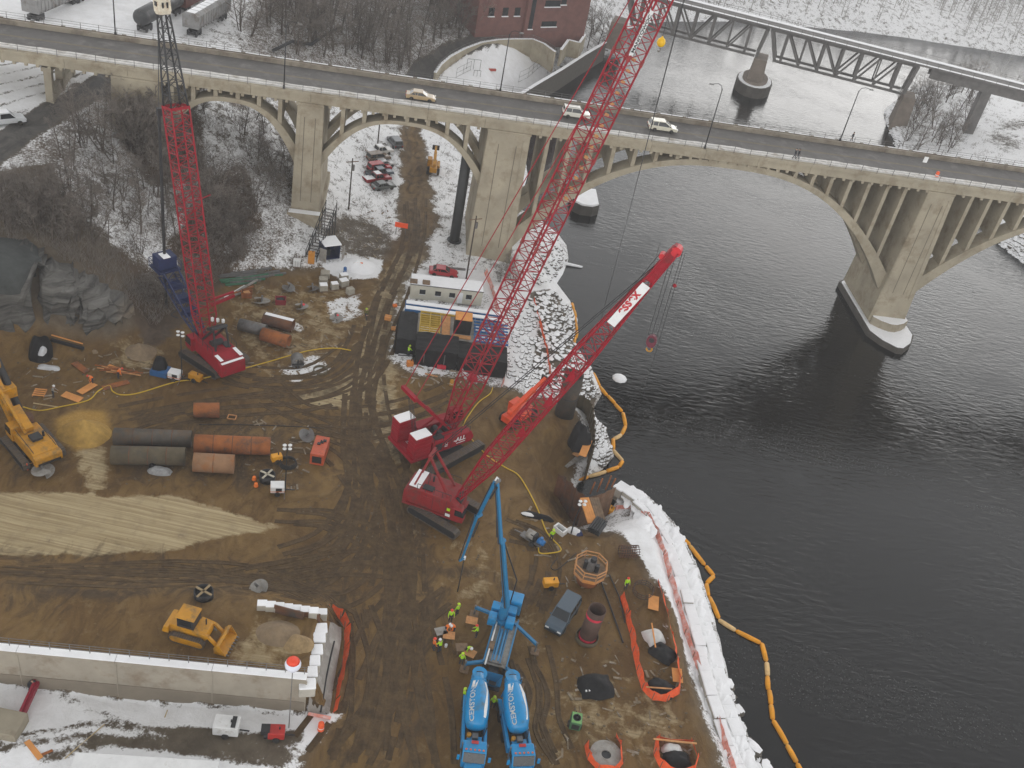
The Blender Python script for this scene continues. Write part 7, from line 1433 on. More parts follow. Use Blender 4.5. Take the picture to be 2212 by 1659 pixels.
tarp(at(1160, 1118, 0), 4.2, .95, .6, heading((1120, 1110), (1198, 1128)), 'long roll of black and white sheeting across the yellow hose', seed=21, name='sheeting_roll'); tarp(at(1140, 1112, .35), 1.6, .5, .25, heading((1120, 1110), (1198, 1128)), 'white fold lying on the long black sheeting roll', WHITE, 22, 'sheet_fold'); tarp(at(1240, 1150, 0), 1.9, 1.0, .6, -.2, 'crumpled white and blue sheet left of the timber mats', WHITE, 23); tarp(at(1250, 1154, 0), 1.0, .9, .5, .4, 'small dark blue sheet beside the crumpled white one', DBLUE, 24)
tarp(at(345, 1020, 0), 2.8, 1.3, .7, .1, 'crumpled grey and black plastic before the front casing', mat('grey_plastic', (.30, .30, .30), .5, var=.3, scale=2), 25); tarp(at(330, 1012, 0), .9, 1.0, .9, .1, 'black plastic hump among the crumpled grey plastic', TARP, 26)
# octagonal drill platform
p = at(1267, 1255, 0); o = thing('octagonal_platform', 'octagonal timber-railed platform around a drill head on a rusty casing', 'platform', p); zp = 1.9
B().pipe((0, 0, -.2), (0, 0, zp), 1.25, .06, 28).obj('casing', RUST_O, o, True); oc = [(1.9 * math.cos(a), 1.9 * math.sin(a)) for a in np.arange(8) * math.pi / 4 + .39]
B().prism(oc, zp, zp + .1).obj('deck', WOOD_D, o); B().cyl((0, 0, zp), (0, 0, zp + 1.4), .5, n=16).obj('drill_head', STEEL, o); B().cyl((.1, 0, zp + 1.4), (.1, 0, zp + 1.9), .35, n=14).obj('drill_cap', BLK, o); B().box((-.6, .1, zp + .6), (.5, .5, 1.1)).obj('power_unit', BLK, o); B().box((.7, -.2, zp + .6), (.4, .5, 1.0)).obj('power_unit', BLK, o)
for i in range(8):
    a, c_ = oc[i], oc[(i + 1) % 8]; B().bar((*a, zp), (*a, zp + 1.1), .1).obj('rail_post', WOOD, o)
    for h in (.55, 1.08): B().bar((*a, zp + h), (*c_, zp + h), .1).obj('rail_board', WOOD, o)
    B().ext([(a[0], a[1], zp - .5), (c_[0], c_[1], zp - .5), (c_[0], c_[1], zp), (a[0], a[1], zp)], (-a[0] * .03, -a[1] * .03, 0)).obj('skirt_board', WOOD_O if i % 2 else WOOD, o)
def cage(px, r, h, label, lying=False, rz=0):
    p = onground(*px); o = thing('rebar_cage', label, 'rebar cage', p, rz); b = B(); c = B(); n = 14
    for k in range(n): a = 2 * math.pi * k / n; q = (math.cos(a) * r, math.sin(a) * r); b.bar((q[0], q[1], 0), (q[0], q[1], h), .06)
    for z in np.arange(.15, h, .3): c.tube([(math.cos(a) * r, math.sin(a) * r, z) for a in np.linspace(0, 2 * math.pi, 18)], .035, 4)
    m = Matrix.Translation((0, 0, r)) @ Matrix.Rotation(math.pi / 2, 4, 'Y') if lying else Matrix.Identity(4); b.xf(m).obj('vertical_bars', RUST, o, kind='stuff'); c.xf(m).obj('hoops', BLK, o, kind='stuff')
cage((1388, 1280), 1.2, 1.0, 'round rebar cage next to the worker with the red hat'); cage((1335, 1200), .7, 2.4, 'dark bundle of rebar lying by the snowy bank', True, .3)
B().tube([at(1296, 1250, .3), at(1322, 1320, .2), at(1346, 1388, .1)], .09, 6).obj('steel_rail', BLK, None, label='long dark steel rail running from the octagonal platform down the bank', cat='rail'); B().tube([at(1316, 1240, .25), at(1338, 1290, .15), at(1350, 1345, .1)], .07, 6).obj('drain_hose', BLK, None, True, label='dark hose lying beside the long steel rail', cat='hose')
# ------------------------------------------------------------------ orange fenced pits and tarps near the bank
net_fence([at(x, y, 0) for x, y in ((1338,1290),(1350,1330),(1360,1370),(1366,1410),(1375,1450),(1386,1490),(1408,1512),(1440,1516),(1468,1500),(1470,1470),(1466,1430),(1455,1380),(1444,1330),(1432,1290),(1422,1262))], 1.0, 'long orange fence round the covered pits beside the snowy bank', .35, seed=11)
net_fence([at(x, y, 0) for x, y in ((1262,1610),(1268,1640),(1290,1668),(1330,1672),(1346,1650),(1342,1610),(1330,1592))], .95, 'orange fence round the open concrete shaft at the bottom edge', .3, seed=12); net_fence([at(x, y, 0) for x, y in ((1416,1596),(1412,1630),(1425,1660),(1460,1680),(1500,1670),(1508,1640),(1494,1604),(1416,1598))], 1.0, 'orange fence round the tarped pit at the lower right', .3, seed=13)
net_fence([onground(x, y) for x, y in ((1328,1104),(1362,1100),(1395,1118),(1412,1150),(1432,1200),(1444,1250),(1462,1310),(1478,1370),(1496,1420),(1518,1480),(1545,1560),(1570,1640),(1590,1690))], .8, 'low snow-dusted orange fence along the top of the stone river wall', .4, material=PINK, seed=14)
net_fence([onground(x, y) for x, y in ((1046,590),(1062,630),(1075,690),(1086,740),(1090,800),(1082,838))], 1.0, 'orange net fence between the tarped forms and the boulders', .2, material=PINK, seed=15); net_fence([onground(x, y) for x, y in ((1152,650),(1165,700),(1180,760),(1190,830))], .8, 'red net strip running over the boulders', .1, material=ORANGE, seed=16, name='red_net_strip')
tarp(at(1286, 1484, 0), 3.9, 3.2, .85, .3, 'round black tarp with small weights on the open dirt', seed=31, weights=6); tarp(at(1412, 1378, 0), 2.4, 2.4, .7, .5, 'white sheet over the upper part of the long fenced pit', mat('dirty_white_sheet', (.6, .59, .57), .6, var=.12), 32); tarp(at(1432, 1412, 0), 3.0, 2.5, .7, -.5, 'black tarp under the white sheet in the long fenced pit', seed=33); tarp(at(1430, 1487, 0), 3.0, 2.0, .7, -.35, 'black tarp with a timber across it at the lower end of the fenced pit', seed=34); tarp(at(1452, 1622, 0), 2.2, 1.3, .7, 0, 'pale sheet on the tarped pit at the lower right', MATS['dirty_white_sheet'], 35); tarp(at(1462, 1642, 0), 2.8, 2.0, .7, .2, 'black tarp on the pit at the lower right', seed=36)
def board(p0, p1, w, material, label, z=.06, th=.05, name='plank', cat='plank', group=None):
    a, c_ = (onground(*p0), onground(*p1)) if z < .8 else (at(*p0, z), at(*p1, z)); d_ = c_ - a; o = B().box((0, 0, 0), (d_.length, w, th)).obj(name, material, None, label=label, cat=cat, group=group)
    o.location = (a + c_) / 2 + Vector((0, 0, z if z < .8 else 0)); o.rotation_euler = (0, -math.atan2(d_.z, math.hypot(d_.x, d_.y)), math.atan2(d_.y, d_.x)); return o
board((1411, 1292), (1409, 1322), 1.2, WOOD_O, 'orange plywood sheet at the head of the long fenced pit', .4, name='plywood_sheet', cat='plywood'); board((1459, 1450), (1462, 1480), 1.1, WOOD_O, 'orange plywood sheet at the lower right of the long fenced pit', .5, name='plywood_sheet', cat='plywood'); board((1408, 1346), (1416, 1398), .14, WOOD_O, 'timber batten across the white sheet', .95, .1); board((1396, 1484), (1452, 1488), .12, WOOD, 'timber batten across the lowest black tarp in the fenced pit', .85, .1); board((1412, 1596), (1505, 1606), .16, WOOD, 'pole across the top of the lower right fenced pit', 1.0, .1, 'timber_pole', 'pole')
p = at(1308, 1634, 0); o = thing('concrete_shaft', 'square concrete shaft top with a round dark hole inside the orange fence', 'shaft', p, .5); B().pipe((0, 0, -.2), (0, 0, .35), 1.6, 1.12, 20).obj('collar', CAST, o); B().cyl((0, 0, .0), (0, 0, .2), .5, n=18).obj('dark_hole', BLK, o)
# ------------------------------------------------------------------ bank: block wall, sheet piles, timber, floats
wt = thing('river_block_wall', 'two rows of big snow-covered stone slabs forming the river wall', 'stone wall', at(1336, 1042, -2.4)); w0 = Vector(wt.location)
def run(pxs, z): return [at(x, y, z) for x, y in pxs]
def slabs(path, z, w, L, hgt, off, seed):
    rn = random.Random(seed); i = 0; acc = 0.0; tot = sum((path[k + 1] - path[k]).length for k in range(len(path) - 1)); s = 0.0
    def pos(s):
        for k in range(len(path) - 1):
            l = (path[k + 1] - path[k]).length
            if s <= l: return path[k].lerp(path[k + 1], s / l), (path[k + 1] - path[k]).normalized()
            s -= l
        return path[-1], (path[-1] - path[-2]).normalized()
    while s < tot:
        l = L * rn.uniform(.45, 1.5); p, d_ = pos(s + l / 2); nn = Vector((d_.y, -d_.x, 0)); nn = nn if nn.x < 0 else -nn; a = math.atan2(d_.y, d_.x) + rn.uniform(-.06, .06); c_ = p - w0 + nn * (off + rn.uniform(-.14, .14)); dz = rn.uniform(-.22, .15)
        q = B().box((c_.x, c_.y, c_.z - hgt / 2 + dz), (l - .07, w, hgt), a).obj('stone_slab', LIMEST, wt, bevel=.05); B().box((c_.x, c_.y, c_.z + .07 + dz), (l + .02, w + .02, .2), a).obj('snow_cap', SNOW, q, bevel=.1); s += l
WP = [(1336,1042),(1372,1066),(1402,1090),(1432,1125),(1460,1165),(1484,1215),(1506,1275),(1522,1330),(1538,1390),(1552,1450),(1568,1510),(1588,1570),(1612,1630),(1640,1690)]
slabs(run(WP, -2.6), -2.6, 1.5, 2.6, 2.2, 0, 1); slabs(run(WP[4:], -1.9), -1.9, 1.3, 2.2, 1.6, 1.5, 2); slabs(run(WP[:5], -2.0), -2.0, .8, 2.0, 1.2, 1.0, 3)
def sheet_pile(pxs, zt_, zb_, label, material=RUST_O, z_at=0, amp=.14):
    P = [at(x, y, z_at) for x, y in pxs]; o = thing('sheet_pile_wall', label, 'sheet piling', (P[0].x, P[0].y, 0)); o0 = Vector((P[0].x, P[0].y, 0))
    for i in range(len(P) - 1):
        d_ = P[i + 1] - P[i]; n = max(1, int(d_.length / .6)); nn = Vector((-d_.y, d_.x, 0)).normalized()
        for k in range(n):
            a, c_ = P[i].lerp(P[i + 1], k / n) - o0, P[i].lerp(P[i + 1], (k + 1) / n) - o0; s = amp if k % 2 else -amp; pf = [a, a.lerp(c_, .2) + nn * s, a.lerp(c_, .8) + nn * s, c_]
            B().grid([[(p.x, p.y, zb_) for p in pf], [(p.x, p.y, zt_ + .03 * (k % 3)) for p in pf]]).obj('sheet_pile', material, o)
    return o
sheet_pile([(1236,862),(1262,866),(1278,884),(1283,930),(1279,985)], .8, -6, 'curved rusty sheet-pile wall at the water beside the upright casing', OLV)
sheet_pile([(1205,1028),(1222,1040),(1244,1062),(1262,1080)], .5, -6, 'rusty sheet piles closing the small inlet', RUST); sheet_pile([(1262,1082),(1300,1070),(1330,1056)], .3, -6, 'brown timber-faced wall between the inlet and the stone slabs', mat('wet_timber', (.16, .085, .045), .8, var=.3), 0, .03)
for i, (x0_, y0_, x1_, y1_) in enumerate(((1275,1066,1283,1042),(1290,1062,1297,1034),(1308,1058,1315,1028),(1321,1052,1327,1034))): a = at(x0_, y0_, -1); B().cyl(a, a + Vector((.2, .1, vert_z(a, y1_) + 1)), .1, n=8).obj('guide_pile', RUST_O, None, label='%s of four thin rusty guide piles in the inlet' % ('first', 'second', 'third', 'fourth')[i], cat='pile', group='guide piles')
for i, (a, c_, m) in enumerate((((1262,1076),(1280,1130),WOOD_O), ((1283,1076),(1299,1128),WOOD_D))):
    o = thing('timber_mat', ('fresh' if i == 0 else 'weathered') + ' timber mat sloping down beside the inlet', 'timber mat', at(*a, .9)); q = at(*c_, .3) - at(*a, .9); sd_ = Vector((-q.y, q.x, 0)).normalized()
    for k in range(4): B().bar(sd_ * (k * .3 - .45), q + sd_ * (k * .3 - .45), .27).obj('timber', m, o)
o = thing('pipe_bundle', 'bundle of dark pipes below the timber mats seen end on', 'pipe bundle', at(1290, 1142, .1), 1.2)
for i in range(5):
    for j in range(3): B().pipe((-1.2, (i - 2) * .3 + .15 * (j % 2), .16 + j * .27), (1.2, (i - 2) * .3 + .15 * (j % 2), .16 + j * .27), .14, .03, 10).obj('pipe', BLK, o)
o = gen((1314, 1108), (1.5, 1.1, 1.0), -.5, MATS['pump_yellow'], 'orange-yellow pump unit beside the timber mats', 'pump', False, False, tow=False); B().cyl((-.2, -.6, .6), (-.2, -.9, .6), .3, n=12).obj('pump_volute', BLK, o)
tarp(at(1250, 962, 0), 3.0, 3.4, 3.4, .3, 'black wrapped column standing against the rusty sheet wall', seed=41); board((1258, 985), (1272, 950), 1.0, WOOD_O, 'orange plywood leaning beside the black wrapped column', 1.2, .06, 'plywood_sheet', 'plywood'); board((1240, 990), (1262, 970), .9, WOOD, 'tan plywood strip below the black wrapped column', .5, .06, 'plywood_sheet', 'plywood')
for k in range(5): board((1222 + k * 5, 1012 - k * 3), (1252 + k * 6, 986 - k * 2), .5, CAST, 'grey plank, number %s from the inlet in the walkway over the bank' % ('one', 'two', 'three', 'four', 'five')[k], .25 + .02 * k, .08, group='grey walkway planks')
def float_line(pxs, label, seed):
    P = [at(x, y, RIVER_Z + .12) for x, y in pxs]; o = thing('containment_boom', label, 'floating boom', P[0]); rn = random.Random(seed)
    for i in range(len(P) - 1):
        n = max(1, round((P[i + 1] - P[i]).length / 2.6))
        for k in range(n):
            a, c_ = P[i].lerp(P[i + 1], k / n) - P[0], P[i].lerp(P[i + 1], (k + 1) / n) - P[0]; d_ = (c_ - a); j = Vector((rn.uniform(-.08, .08), rn.uniform(-.08, .08), 0))
            B().tube([a + j, a.lerp(c_, .08) + j, a.lerp(c_, .5) + j * 1.5, a.lerp(c_, .92) + j, c_ + j], [.1, .27, .3, .27, .1], 8).obj('float', FLOAT if rn.random() > .05 else mat('pale_float', (.75, .5, .22), .6), o, True)
    return o
float_line([(1282,806),(1296,835),(1312,855),(1345,890),(1351,920),(1342,938),(1324,948),(1325,972),(1346,996),(1338,1008),(1310,1018),(1270,1030),(1242,1038),(1230,1024)], 'orange floating boom looping round the rubble bank and inlet', 1); float_line([(1448,1142),(1490,1178),(1524,1222),(1542,1244),(1526,1260),(1530,1288),(1552,1338),(1590,1362),(1646,1390),(1656,1430),(1660,1490),(1668,1555),(1700,1610),(1745,1690)], 'long orange floating boom trailing down the river', 2); float_line([(1236,655),(1243,685),(1246,715),(1240,745)], 'short orange floating boom against the boulder bank', 3)
# ------------------------------------------------------------------ hoses on the ground
def hose(pxs, label, r=.085, material=HOSE): return B().tube([onground(x, y) + Vector((0, 0, r)) for x, y in pxs], r, 6).obj('air_hose', material, None, True, label=label, cat='hose')
def smooth(p, n=5):
    out = []
    for i in range(len(p) - 1):
        p0, p1, p2, p3 = p[max(i - 1, 0)], p[i], p[i + 1], p[min(i + 2, len(p) - 1)]
        for k in range(n):
            t = k / n; out.append(tuple(.5 * (2 * p1[j] + (p2[j] - p0[j]) * t + (2 * p0[j] - 5 * p1[j] + 4 * p2[j] - p3[j]) * t * t + (3 * p1[j] - p0[j] - 3 * p2[j] + p3[j]) * t ** 3) for j in (0, 1)))
    return out + [p[-1]]
hose(smooth([(758,758),(720,753),(660,760),(560,788),(440,818),(380,826),(300,850),(262,854),(243,846),(236,834),(212,846),(190,866),(130,880),(85,888),(50,880)]), 'long yellow hose winding from the drill bucket to the drill rig'); hose(smooth([(1064,838),(1058,852),(1036,868),(1018,890),(1000,922),(1012,942),(1052,985),(1090,1010),(1120,1028),(1146,1070),(1165,1110),(1176,1140),(1186,1158),(1212,1188),(1188,1196),(1165,1195),(1164,1178)]), 'yellow hose snaking from the tarped forms between the cranes to the compressor')
hose(smooth([(1245,1195),(1205,1230),(1190,1225),(1205,1205)]), 'thin dark hose loop left of the octagonal platform', .05, BLK); hose(smooth([(860,768),(930,772),(985,775)]), 'dark hose lying before the tarped forms', .08, BLK); hose(smooth([(385,688),(370,680),(400,665),(440,650),(500,640)]), 'black hose arcing left of the drilling crane', .09, BLK); hose(smooth([(430,918),(520,918),(640,922),(700,926)]), 'dark cable lying behind the long casings', .05, BLK)
# ------------------------------------------------------------------ lumber near the rock cut
LUM = [((232,792),(262,803),.9,'wide orange plywood at the upper left of the lumber pile',WOOD_O,.1),((137,852),(175,866),1.1,'orange plywood sheet lying lowest in the lumber',WOOD_O,.12),((172,852),(205,832),1.0,'tilted orange plywood sheet by the kneeling worker',WOOD_O,.25),((160,785),(188,806),.9,'brown plank pair above the kneeling worker',RUST_O,.15),((222,840),(278,826),.9,'slatted form panel below the lumber',RUST_O,.12)]
for a, c_, w, lab, m, z in LUM: board(a, c_, w, m, lab, z, .07, 'plywood_sheet', 'plywood')
for i in range(9): board((205 + i * 5, 790 + i * 1.5 + (i % 3) * 5), (262 + i * 6, 796 + i * 2 + (i % 2) * 7), .14, WOOD if i % 2 else RUST_O, 'loose orange-brown lumber length in the pile by the bent worker', .1 + .05 * i, .1, 'lumber_length', 'lumber', 'lumber by the rock cut')
o = thing('lumber_crate', 'orange slatted crate on the ground left of the plywood', 'crate', at(86, 852, 0), .2)
for k in range(4): B().bx(-.7, .7, -.7 + k * .4, -.5 + k * .4, .3, .38).obj('slat', WOOD_O, o)
for sd in (-.65, .65): B().bx(sd - .06, sd + .06, -.75, .75, 0, .3).obj('runner', WOOD, o)
board((110, 738), (182, 757), .35, BLK, 'long black steel beam at the foot of the rock cut', .3, .35, 'steel_beam', 'steel beam'); board((112, 733), (180, 752), .14, WOOD_O, 'orange timber lying along the long black beam', .7, .12); board((72, 872), (128, 881), .12, mat('pale_wood', (.5, .38, .2)), 'pale timber beside the yellow hose', .08, .1); o = thing('picture_frame_form', 'small square timber frame lying right of the single casing', 'timber frame', at(501, 901, .1), .1)
for a, c_ in (((-.5, -.4), (.5, -.4)), ((.5, -.4), (.5, .4)), ((.5, .4), (-.5, .4)), ((-.5, .4), (-.5, -.4))): B().bar((*a, 0), (*c_, 0), .12).obj('frame_bar', WOOD, o)
# crew tables
for i, (px, m) in enumerate((((968,1382),WOOD),((951,1373),CAST),((1017,1350),WOOD),((996,1408),WOOD_D),((1013,1420),WOOD))):
    p = at(*px, 0); o = thing('work_table', ('plywood table in the middle of the crew', 'grey table left of the plywood table', 'brown box table under the outrigger arm', 'dark plank table below the crew', 'plywood sheet table beside the bending worker')[i], 'table', p, (.1, .5, .0, .3, -.3)[i]); B().bx(-.62, .62, -.5, .5, .72, .78).obj('top', m, o)
    for sx in (-.5, .5):
        for sy in (-.4, .4): B().bar((sx, sy, 0), (sx, sy, .72), .08).obj('leg', WOOD_D, o)
B().lathe([(.14, 0), (.16, .35)], 12).obj('bucket', WHITE, None, label='white bucket beside the lime-vested worker and table', cat='bucket').location = at(963, 1397, 0)
# ------------------------------------------------------------------ tarped forms and site office
fh = heading((890, 745), (1085, 770)); ORG = at(890, 790, 0); forms = thing('tarped_forms', 'black tarp-covered concrete formwork block with timber and blue forms on top', 'formwork', ORG, fh)
def lf(px, z): return local(forms, at(*px, z))
a0 = lf((892, 790), 0); a1 = lf((1090, 812), 0); FL = a1.x
def lumpy(x0, x1, y0, y1, z, z1=None, seed=1, n=14):
    z1 = z if z1 is None else z1; return [[(x0 + (x1 - x0) * i / n, y0 + (y1 - y0) * j / n, z + (z1 - z) * j / n + .25 * (vnoise(np.array([i * .7 + seed]), np.array([j * .7]), seed)[0] - .5)) for j in range(n + 1)] for i in range(n + 1)]
def tarp_box(x0, x1, y0, y1, z, seed, name='tarp_cover', z1=None):
    P = lumpy(x0, x1, y0, y1, z, z1, seed); n = len(P) - 1; b = B(); b.grid(P); rn = random.Random(seed)
    ed = [[P[i][0] for i in range(n + 1)], [P[i][n] for i in range(n + 1)], [P[0][j] for j in range(n + 1)], [P[n][j] for j in range(n + 1)]]
    for e, dv in zip(ed, ((0, -.25), (0, .25), (-.25, 0), (.25, 0))): b.grid([e, [(p[0] + dv[0] * rn.uniform(.2, 1), p[1] + dv[1] * rn.uniform(.2, 1), p[2] * .5) for p in e], [(p[0] + dv[0] * rn.uniform(.6, 1.8), p[1] + dv[1] * rn.uniform(.6, 1.8), .02) for p in e]])
    return b.obj(name, TARP, forms, True)
tarp_box(.2, 6.2, .2, 4.6, 2.9, 1); tarp_box(6.25, FL, .1, 4.0, 2.5, 2); tarp_box(-2.6, .1, 2.6, 10.5, 2.6, 3, z1=2.2)
B().bx(.1, FL - .3, 4.7, 10.6, 0, 2.2).obj('form_core', CAST, forms); yel_form = mat('form_yellow', (.50, .33, .04), .6); blue_form = mat('form_blue', (.02, .14, .36), .5, var=.15)
for i in range(9): B().bx(.5, 3.4, 5.1 + i * .58, 5.22 + i * .58, 2.25, 2.55).obj('yellow_ladder_rung', yel_form, forms)
for x in (.45, 1.9, 3.4): B().bx(x - .06, x + .06, 5.0, 10.3, 2.5, 2.62).obj('yellow_ladder_rail', yel_form, forms)
B().bx(.6, 3.3, 5.2, 7.2, 2.21, 2.3).obj('form_snow', SNOW, forms); B().bx(3.7, 4.9, 4.9, 10.4, 2.3, 2.38).obj('walk_plank', WOOD, forms); B().bx(5.2, 8.0, 5.0, 5.8, 2.25, 2.4).obj('walk_plank', WOOD, forms)
B().bx(5.4, 7.9, 6.2, 8.4, 2.2, 4.6).obj('tarped_crate', TARP, forms, bevel=.08); B().bx(5.4, 7.9, 6.25, 8.45, 4.62, 4.72).obj('crate_lid', WOOD_O, forms); B().bx(5.6, 7.0, 9.6, 10.6, 2.25, 3.1).obj('plywood_box', WOOD_O, forms)
for i in range(7): B().bx(8.4, FL + .2, 4.6 + i * .85, 4.72 + i * .85, 2.3, 2.55).obj('blue_waler', blue_form, forms)
for i in range(5): B().bx(8.5 + i * .85, 8.6 + i * .85, 4.4, 10.4, 2.55, 2.68).obj('blue_strongback', blue_form, forms)
for i in range(8): q = (8.7 + (i % 4) * .9, 5.2 + (i // 4) * 2.4); B().bx(q[0], q[0] + .5, q[1], q[1] + 1.6, 2.24, 2.3).obj('form_snow', SNOW, forms)
for i in range(2):
    B().bx(-2.0, FL - .6, 11.0 + i * 1.5, 11.9 + i * 1.5, .3, 2.3).obj('blue_form_panel', blue_form, forms); B().bx(-1.9, FL - .7, 11.0 + i * 1.5, 11.85 + i * 1.5, 2.3, 2.42).obj('form_snow', SNOW, forms)
B().bx(.4, 7.5, 10.7, 10.9, .4, 2.4).obj('yellow_form_edge', yel_form, forms)
for x in (1.5, 4.4, 7.5, 9.5): B().cyl((x, .0, 0), (x, .0, 2.5), .06, n=6).obj('scaffold_tube', STEEL, forms)
th_ = heading((884, 642), (1036, 659)); tp0 = at(884, 650, 0); tr = thing('office_trailer', 'long cream site office trailer with snow on its flat roof', 'trailer', tp0, th_); TL = (at(1037, 662, 0) - tp0).length
B().bx(0, TL, 0, 2.9, .5, 3.0).obj('body', mat('cream_siding', (.52, .49, .40), .6, var=.08), tr); B().bx(-.1, TL + .1, -.1, 3.0, 3.0, 3.12).obj('roof', STEEL, tr); B().bx(-.05, TL + .05, -.05, 2.95, 3.12, 3.26).obj('roof_snow', SNOW, tr, bevel=.05)
for x in (1.4, 3.8, 6.0, 8.6):
    if x < TL - 1: w_ = B().bx(x, x + .9, -.03, .02, 1.5, 2.3).obj('window', GLASS, tr); B().bx(x - .05, x + .95, -.06, -.03, 1.42, 1.5).obj('sill', WHITE, w_)
B().bx(7.3, 8.1, -.04, .02, .6, 2.5).obj('door', WHITE, tr)
for k in range(4): B().bx(1 + k * 2.8, 1.4 + k * 2.8, .3, 2.6, 0, .5).obj('support_block', CAST, tr)
for i, (px, z) in enumerate(((895, 600), (921, 603))[i] + (3.3,) if False else (((893, 606), 3.3), ((920, 609), 3.3))): board((px[0] - 7, px[1]), (px[0] + 9, px[1] + 2), 1.1, WOOD_D, ('left', 'right')[i] + ' wooden pallet on the snowy trailer roof', z + .1, .2, 'pallet', 'pallet')
# clutter round the forms
gen((908, 782), (1.6, 1.0, .9), fh, WHITE, 'white generator before the tarped forms', 'generator', True); gen((953, 795), (1.3, .8, .6), fh, mat('tool_red', (.5, .02, .04), .5), 'red tool chest before the tarped forms', 'tool_chest', False, False, tow=False)
tarp(at(1030, 790, .6), 3.2, 2.6, 1.4, .2, 'bright blue tarp heap at the foot of the long crane boom', mat('blue_tarp', (.02, .06, .42), .5, var=.3, scale=2), 51); tarp(at(1000, 800, 0), 1.8, 1.4, .9, .4, 'grey plastic heap left of the blue tarp', MATS['grey_plastic'], 52); tarp(at(1020, 820, 0), 1.6, 1.2, .9, .1, 'red bin heap below the blue tarp', mat('bin_red', (.4, .02, .04), .6), 53); drum((975, 832), 'yellow drum standing beside the snow below the forms', YEL, .9, .3)
board((918, 808), (945, 815), .3, WOOD, 'short light plank in front of the tarped forms', .1); gen((885, 790), (.9, .7, .8), .5, mat('orange_machine', (.6, .2, .03), .6), 'small orange machine at the corner of the forms', 'mixer_drum', False, False, tow=False)
for i, (px, m, lab, s) in enumerate((((838, 690), WOOD_O, 'orange cardboard box on the verge of the dirt road', 1.0), ((850, 712), WOOD_O, 'leaning orange plywood at the tarp edge', .7), ((853, 662), HIORG, 'small orange barrel beside the black tarp', .6), ((870, 745), WOOD_D, 'brown crate in the gap between tarp and forms', .9))):
    o = thing('site_box', lab, 'box', onground(*px), .3 * i); B().bx(-.5 * s, .5 * s, -.4 * s, .4 * s, 0, .6 * s).obj('box', m, o, bevel=.03); B().bx(-.5 * s, .5 * s, -.02, .02, .6 * s, .62 * s).obj('tape_seam', WOOD_D, o)
# stair tower, shed, totes and sacks at the first pier
st0 = onground(672, 560); o = thing('stair_tower', 'black steel stair scaffold leaning up the first small pier', 'stair tower', st0, heading((655, 568), (715, 490), 1)); LQ, HQ = 8.5, 5.0
for sd in (-.9, .9):
    for k in range(7): x = k * LQ / 6; B().bar((x, sd, -.3), (x, sd, 1.6 + x * .55), .11).obj('standard', BLK, o)
    B().bar((0, sd, .4), (LQ, sd, HQ), .12).obj('stringer', BLK, o); B().bar((0, sd, 1.5), (LQ, sd, HQ + 1.1), .08).obj('hand_rail', BLK, o)
    for k in range(6): x = k * LQ / 6; B().bar((x, sd, .1), (x + LQ / 6, sd, 1.5 + x * .55), .07).obj('brace', BLK, o)
for k in range(16): x = (k + .5) * LQ / 16; B().bx(x - .14, x + .14, -.85, .85, .38 + x * .54, .43 + x * .54).obj('stair_tread', STEEL, o)
o = thing('storage_shed', 'small storage container with snowy roof and dark open front by the first pier', 'shed', onground(700, 562), heading((690, 566), (725, 562))); B().bx(0, 2.6, 0, 2.6, 0, .12).bx(0, .1, 0, 2.6, .12, 2.5).bx(2.5, 2.6, 0, 2.6, .12, 2.5).bx(.1, 2.5, 2.5, 2.6, .12, 2.5).obj('walls', DBLUE, o); B().bx(-.1, 2.7, -.2, 2.7, 2.5, 2.7).obj('roof', SNOW, o); B().bx(.2, 1.4, 1.0, 2.0, .12, 1.2).obj('stored_crate', BLK, o); d1 = B().box((-.45, -.5, 1.25), (.08, 1.2, 2.3), .7).obj('door', CAST, o); B().box((2.95, -.5, 1.25), (.08, 1.2, 2.3), -.7).obj('door', CAST, o)
gen((672, 568), (1.0, .9, 1.9), .2, mat('cabinet_orange', (.55, .22, .02), .6), 'tall orange cabinet at the foot of the stair tower', 'cabinet', False, False, tow=False); o = thing('caged_tote', 'white caged tote left of the orange cabinet', 'tote', onground(641, 575), .2); B().bx(-.55, .55, -.5, .5, .15, 1.2).obj('tank', WHITE, o, bevel=.06)
for x in (-.57, -.2, .2, .57): B().bar((x, -.53, .1), (x, -.53, 1.25), .04).obj('cage_bar', STEEL, o)
B().bx(-.6, .6, -.55, .55, 0, .13).obj('pallet', WOOD_D, o)
SACK = mat('grout_sacks', (.36, .33, .27), .9, var=.2, scale=2)
for i, (x, y, s, sn) in enumerate(((702, 600, 1.2, 0), (698, 614, 1.15, 0), (698, 628, 1.1, 1), (722, 625, 1.0, 1), (742, 606, 1.1, 1), (742, 618, 1.2, 1), (756, 636, 1.0, 0))):
    o = thing('sack_pallet', ('tan sack pile at the back of the pallets', 'tan sack pile second from the back', 'sack pallet with a white snow hood', 'small snowy sack pallet amid loose boards', 'snow-topped white pallet on the right', 'large snowy pallet right of the sacks', 'broken pallet nearest the dirt road')[i], 'pallet', onground(x, y), .25 + .1 * i); B().bx(-.6 * s, .6 * s, -.5 * s, .5 * s, 0, .14).obj('pallet', WOOD_D, o)
    for k in range(4): B().box((0, 0, .3 + k * .24), (1.15 * s, .95 * s, .23), .05 * (-1) ** k).obj('sack_layer', SACK, o, bevel=.07)
    if sn: B().box((0, 0, 1.18), (1.05 * s, .85 * s, .12)).obj('snow_cap', SNOW, o, bevel=.05)
drum((745, 588), 'blue steel drum beside the snow heap', mat('drum_blue', (.02, .11, .32), .5), .9, .3)
o = thing('message_board', 'orange portable message board beside the dirt road', 'message board', onground(865, 506), .1); B().bx(-1.1, 1.1, -.06, .06, 1.3, 2.2).obj('panel', mat('board_orange', (.9, .09, .015), .6), o)
for x in (-.8, .8): B().bar((x, 0, 0), (x, 0, 1.3), .09).obj('leg', STEEL, o)
